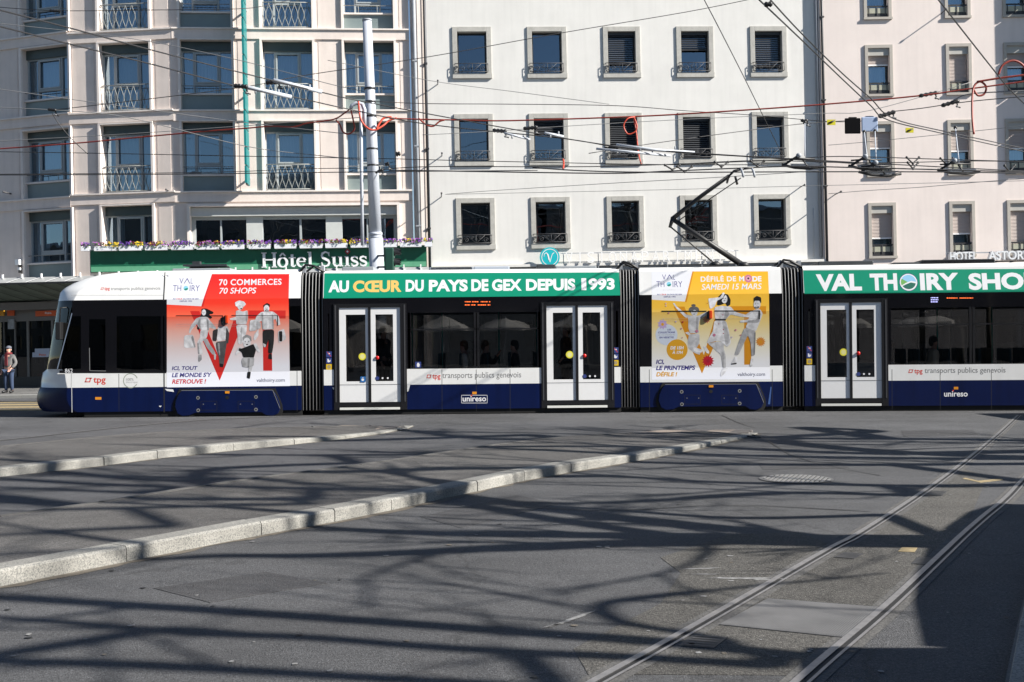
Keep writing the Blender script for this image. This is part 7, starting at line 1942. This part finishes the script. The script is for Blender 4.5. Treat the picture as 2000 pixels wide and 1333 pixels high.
traced_tree(9.2, 'bare plane tree nearest the right edge beside the tram rails', [
    [(1850, 1058, 40), (1640, 1057, 40), (1420, 1053, 38), (1300, 1050, 30), (1160, 1046, 20), (900, 1043, 17), (700, 1036, 14), (600, 1029, 10), (430, 1015, 8)],
    [(1620, 1054, 20), (1530, 1044, 20), (1330, 1024, 18), (1200, 1010, 16), (1050, 990, 13), (890, 968, 12), (800, 955, 8)],
    [(1420, 1055, 26), (1330, 1060, 24), (1200, 1062, 22), (1000, 1069, 20), (800, 1080, 18), (600, 1086, 15), (420, 1086, 13), (265, 1091, 10), (60, 1062, 9)],
    [(1320, 1048, 16), (1150, 1026, 13), (1000, 1003, 11), (900, 982, 10), (840, 968, 7)],
    [(1719, 1006, 8), (1449, 1012, 8), (1200, 996, 7), (1000, 985, 5)]], 5, fine=.6)
traced_tree(9.0, 'bare plane tree to the right of the photographer', [
    [(1640, 1290, 30), (1280, 1255, 32), (1000, 1233, 28), (700, 1211, 26), (350, 1188, 24), (0, 1167, 20), (-300, 1150, 14)],
    [(1500, 1300, 30), (1235, 1284, 26), (1015, 1274, 25), (807, 1261, 24), (600, 1245, 22), (373, 1236, 22), (166, 1220, 18), (0, 1207, 14)],
    [(500, 1240, 20), (332, 1230, 22), (166, 1253, 24), (0, 1278, 24), (-200, 1300, 18)],
    [(1420, 1250, 16), (1300, 1232, 15), (1222, 1216, 15), (1168, 1192, 14), (1200, 1176, 12), (1300, 1162, 12), (1380, 1155, 8)],
    [(1100, 1345, 30), (700, 1322, 28), (300, 1300, 30), (0, 1292, 26)]], 12, base=3.8, fine=.6)
traced_tree(13.5, 'bare plane tree second along the right kerb', [
    [(2050, 906, 8), (1740, 908, 8), (1490, 908, 7), (1246, 903, 7), (1000, 893, 6)], [(2050, 946, 9), (1822, 950, 10), (1615, 946, 9), (1400, 942, 7), (1200, 930, 5)],
    [(1797, 969, 9), (1532, 963, 9), (1270, 979, 8), (1100, 984, 6)], [(1235, 884, 5), (932, 888, 6), (600, 890, 5)], [(865, 933, 9), (600, 940, 9), (400, 934, 7)],
    [(700, 977, 9), (498, 973, 9), (290, 965, 8), (60, 955, 6)], [(581, 996, 10), (290, 996, 11), (124, 987, 9), (-60, 980, 7)], [(581, 1006, 9), (290, 1013, 9), (0, 1020, 8)], [(300, 1052, 12), (150, 1060, 11), (0, 1068, 10)],
    [(187, 992, 16), (90, 982, 15), (0, 971, 14)], [(398, 942, 8), (260, 936, 8), (124, 923, 8), (0, 915, 6)], [(332, 952, 8), (150, 945, 8), (41, 938, 8)], [(700, 905, 6), (440, 915, 7), (385, 928, 8), (398, 945, 9), (480, 955, 7)]], 23, fine=1.3)
traced_tree(15.5, 'bare plane tree third along the right kerb', [
    [(2100, 894, 11), (1880, 890, 11), (1656, 877, 9), (1490, 859, 6)], [(2100, 865, 7), (1905, 859, 7), (1615, 857, 6), (1457, 855, 5), (1250, 850, 4)], [(2100, 880, 10), (1900, 884, 10), (1700, 886, 9), (1520, 880, 7), (1400, 873, 6)],
    [(2100, 897, 9), (1850, 896, 8), (1600, 893, 7), (1380, 888, 6)], [(1264, 855, 5), (973, 859, 5), (800, 842, 4)], [(1560, 835, 5), (1700, 842, 5), (1600, 850, 6), (1480, 856, 5)], [(1040, 850, 5), (800, 858, 6), (640, 862, 5)]], 31, fine=1.3)
tree(19.5, 16.0, 13, 44, 'bare plane tree farthest along the right kerb', .20, .28, .6)
van = empty('shadow_van', (14.0, 20.6, 0), 'unseen pale van added for its shadow, beyond the right picture edge beside the tram', 'van')  # added out of view to cast the shade on the road at right
m = MB(); m.prism([(13.9, .3), (19.0, .3), (19.0, 1.3), (18.6, 1.5), (18.0, 2.5), (17.7, 2.75), (13.95, 2.8)], 20.6, 22.7, WHITE); m.build('body', van, Matrix.Identity(4), bevel=.05)
m = MB(); m.prism([(17.9, 1.5), (18.45, 1.52), (18.0, 2.35), (17.75, 2.35)], 20.58, 22.72, GBLACK); m.build('window', van, Matrix.Identity(4))
for x in (14.9, 18.0):
    for y in (20.55, 22.5):
        m = MB(); m.tube([(x, y, .34), (x, y + .25, .34)], .34, BLACK, 18); m.build('wheel', van, Matrix.Identity(4))
tree(4.0, -9.0, 14, 51, 'bare plane tree behind the photographer, centre', .22, .30, .6)
tree(-9.0, -11.0, 14, 57, 'bare plane tree behind the photographer, left', .22, .30, .6)
tree(17.0, -8.0, 14, 63, 'bare plane tree behind the photographer, right', .22, .30, .6)

# kiosk added out of view, its roof shaped from the shadow over the right rail
kio = empty('shadow_shelter', (8.0, 6.2, 0), 'dark unseen shelter with curved roof, added for its shadow beyond the lower right corner', 'shelter')
SHEL = mat('shelter_panel', (.10, .11, .12), .5)
def from_shadow(px, py, z): g = G(px, py); k = z / SUN.z; return (g[0] + SUN.x * k, g[1] + SUN.y * k)
KZ = 2.55
pts = [from_shadow(*p, KZ) for p in ((1800, 1262), (1782, 1180), (1786, 1120), (1806, 1075), (1845, 1030), (1890, 1000), (1940, 985))]
sx = 6.0
poly = pts + [(pts[-1][0] + sx, pts[-1][1] - sx * .1), (pts[0][0] + sx, pts[0][1] - .6)]
m = MB(); m.slab(poly, KZ - .12, KZ, SHEL); m.build('roof', kio, Matrix.Identity(4))
m = MB(); q = poly
inner = [(p[0] + .35, p[1]) for p in pts]
for a, b in zip(inner, inner[1:]): m.add([(a[0], a[1], .06), (b[0], b[1], .06), (b[0], b[1], KZ - .12), (a[0], a[1], KZ - .12)], [(0, 1, 2, 3)], SHEL)
m.build('wall', kio, Matrix.Identity(4))
adv = empty('shadow_stand', (8.8, 4.6, 0), 'added unseen poster stand beyond the lower right corner', 'poster stand')  # second added shadow caster out of view, roof shaped from the lower shadow
KZ2 = 2.2
a, b = from_shadow(1570, 1266, KZ2), from_shadow(1450, 1345, KZ2)
m = MB(); m.slab([a, (a[0] + 4, a[1] - .1), (b[0] + 4, b[1] - 1.2), (b[0], b[1] - .8)], KZ2 - .10, KZ2, SHEL)
m.build('roof', adv, Matrix.Identity(4))
m = MB(); m.slab([(a[0] + .8, a[1] - .3), (a[0] + 1.0, a[1] - .3), (b[0] + 1.0, b[1] - .7), (b[0] + .8, b[1] - .7)], .0, KZ2 - .1, SHEL); m.slab([(a[0] + 3, a[1] - .4), (a[0] + 3.2, a[1] - .4), (b[0] + 3.2, b[1] - .8), (b[0] + 3, b[1] - .8)], .0, KZ2 - .1, SHEL); m.build('wall', adv, Matrix.Identity(4))

# street frontage behind the photographer, seen only as reflections in the glass
for i, (x0, x1, h, col) in enumerate(((-150, -22, 17, (.14, .13, .12)), (-21.5, 14, 19, (.12, .12, .12)), (14.5, 110, 16, (.15, .14, .13)))):
    bd = empty('building', ((x0 + x1) / 2, -34, 0), ('stone building behind the photographer, left', 'grey building directly behind the photographer', 'stone building behind the photographer, right')[i], 'building')
    m = MB(); hs = []
    u = x0 + 1.5
    while u + 1.4 < x1:
        for f in range(5): hs.append((u, u + 1.3, 1.2 + f * 3.3, 3.2 + f * 3.3))
        u += 3.0
    hs = [q for q in hs if q[3] < h - .6]
    M_ = Matrix.Translation((0, -34, 0)) @ Matrix.Rotation(PI, 4, 'Z')
    wall_sheet(m, -x1, -x0, 0, h, [(-b_, -a_, c, d) for a_, b_, c, d in [(q[0], q[1], q[2], q[3]) for q in hs]], .3, mat('rear_wall_%s' % 'abc'[i], col, .9, vary=.1))
    shell(m, -x1, -x0, 0, h, 12, mat('rear_wall_%s' % 'abc'[i], col, .9, vary=.1)); m.box(-x1, -x0, .3, .34, 0, h - .1, mat('rear_glass', (.02, .022, .025), .1))
    m.build('wall', bd, M_)
    m = MB(); m.box(-x1 - .3, -x0 + .3, -.3, 12, h + .003, h + .35, ZINC); m.build('roof', bd, M_)

# white market parasols on the square behind the photographer (they show in the tram windows)
PARA = mat('parasol_cloth', (.55, .53, .50), .8, vary=.06)
pr = None
spots = [(-3.9, -12), (-.4, -12.5), (3.4, -12), (-8.2, -13), (7.4, -13.2), (11.8, -12.4), (16.2, -13), (-13, -12.6)]
labs = ['white market parasol behind the photographer, third from the left', 'white market parasol directly behind the photographer', 'white market parasol behind the photographer, just right of centre', 'white market parasol behind the photographer, second from the left', 'white market parasol behind the photographer, third from the right', 'white market parasol behind the photographer, second from the right', 'white market parasol behind the photographer, farthest right', 'white market parasol behind the photographer, farthest left']
for i, (x, y) in enumerate(spots):
    if pr is None:
        pr = empty('parasol', (x, y, 0), labs[0], 'parasol', 'white market parasols')
        m = MB(); n = 8; r_ = 1.45; P_ = [(r_ * math.cos(2 * PI * k / n), r_ * math.sin(2 * PI * k / n)) for k in range(n)]
        for k in range(n):
            a, b = P_[k], P_[(k + 1) % n]; m.add([(*a, 2.45), (*b, 2.45), (0, 0, 3.1)], [(0, 1, 2)], PARA); m.add([(*a, 2.45), (*b, 2.45), (*b, 2.27), (*a, 2.27)], [(0, 1, 2, 3)], PARA)
        m.build('canopy', pr); m = MB(); m.tube([(0, 0, 0), (0, 0, 3.2)], .03, BAR, 8); m.build('pole', pr)
        m = MB(); m.box(-.3, .3, -.3, .3, 0, .08, DARK); m.build('base', pr)
    else: copy_tree(pr, Matrix.Translation((x, y, 0)), None, labs[i])
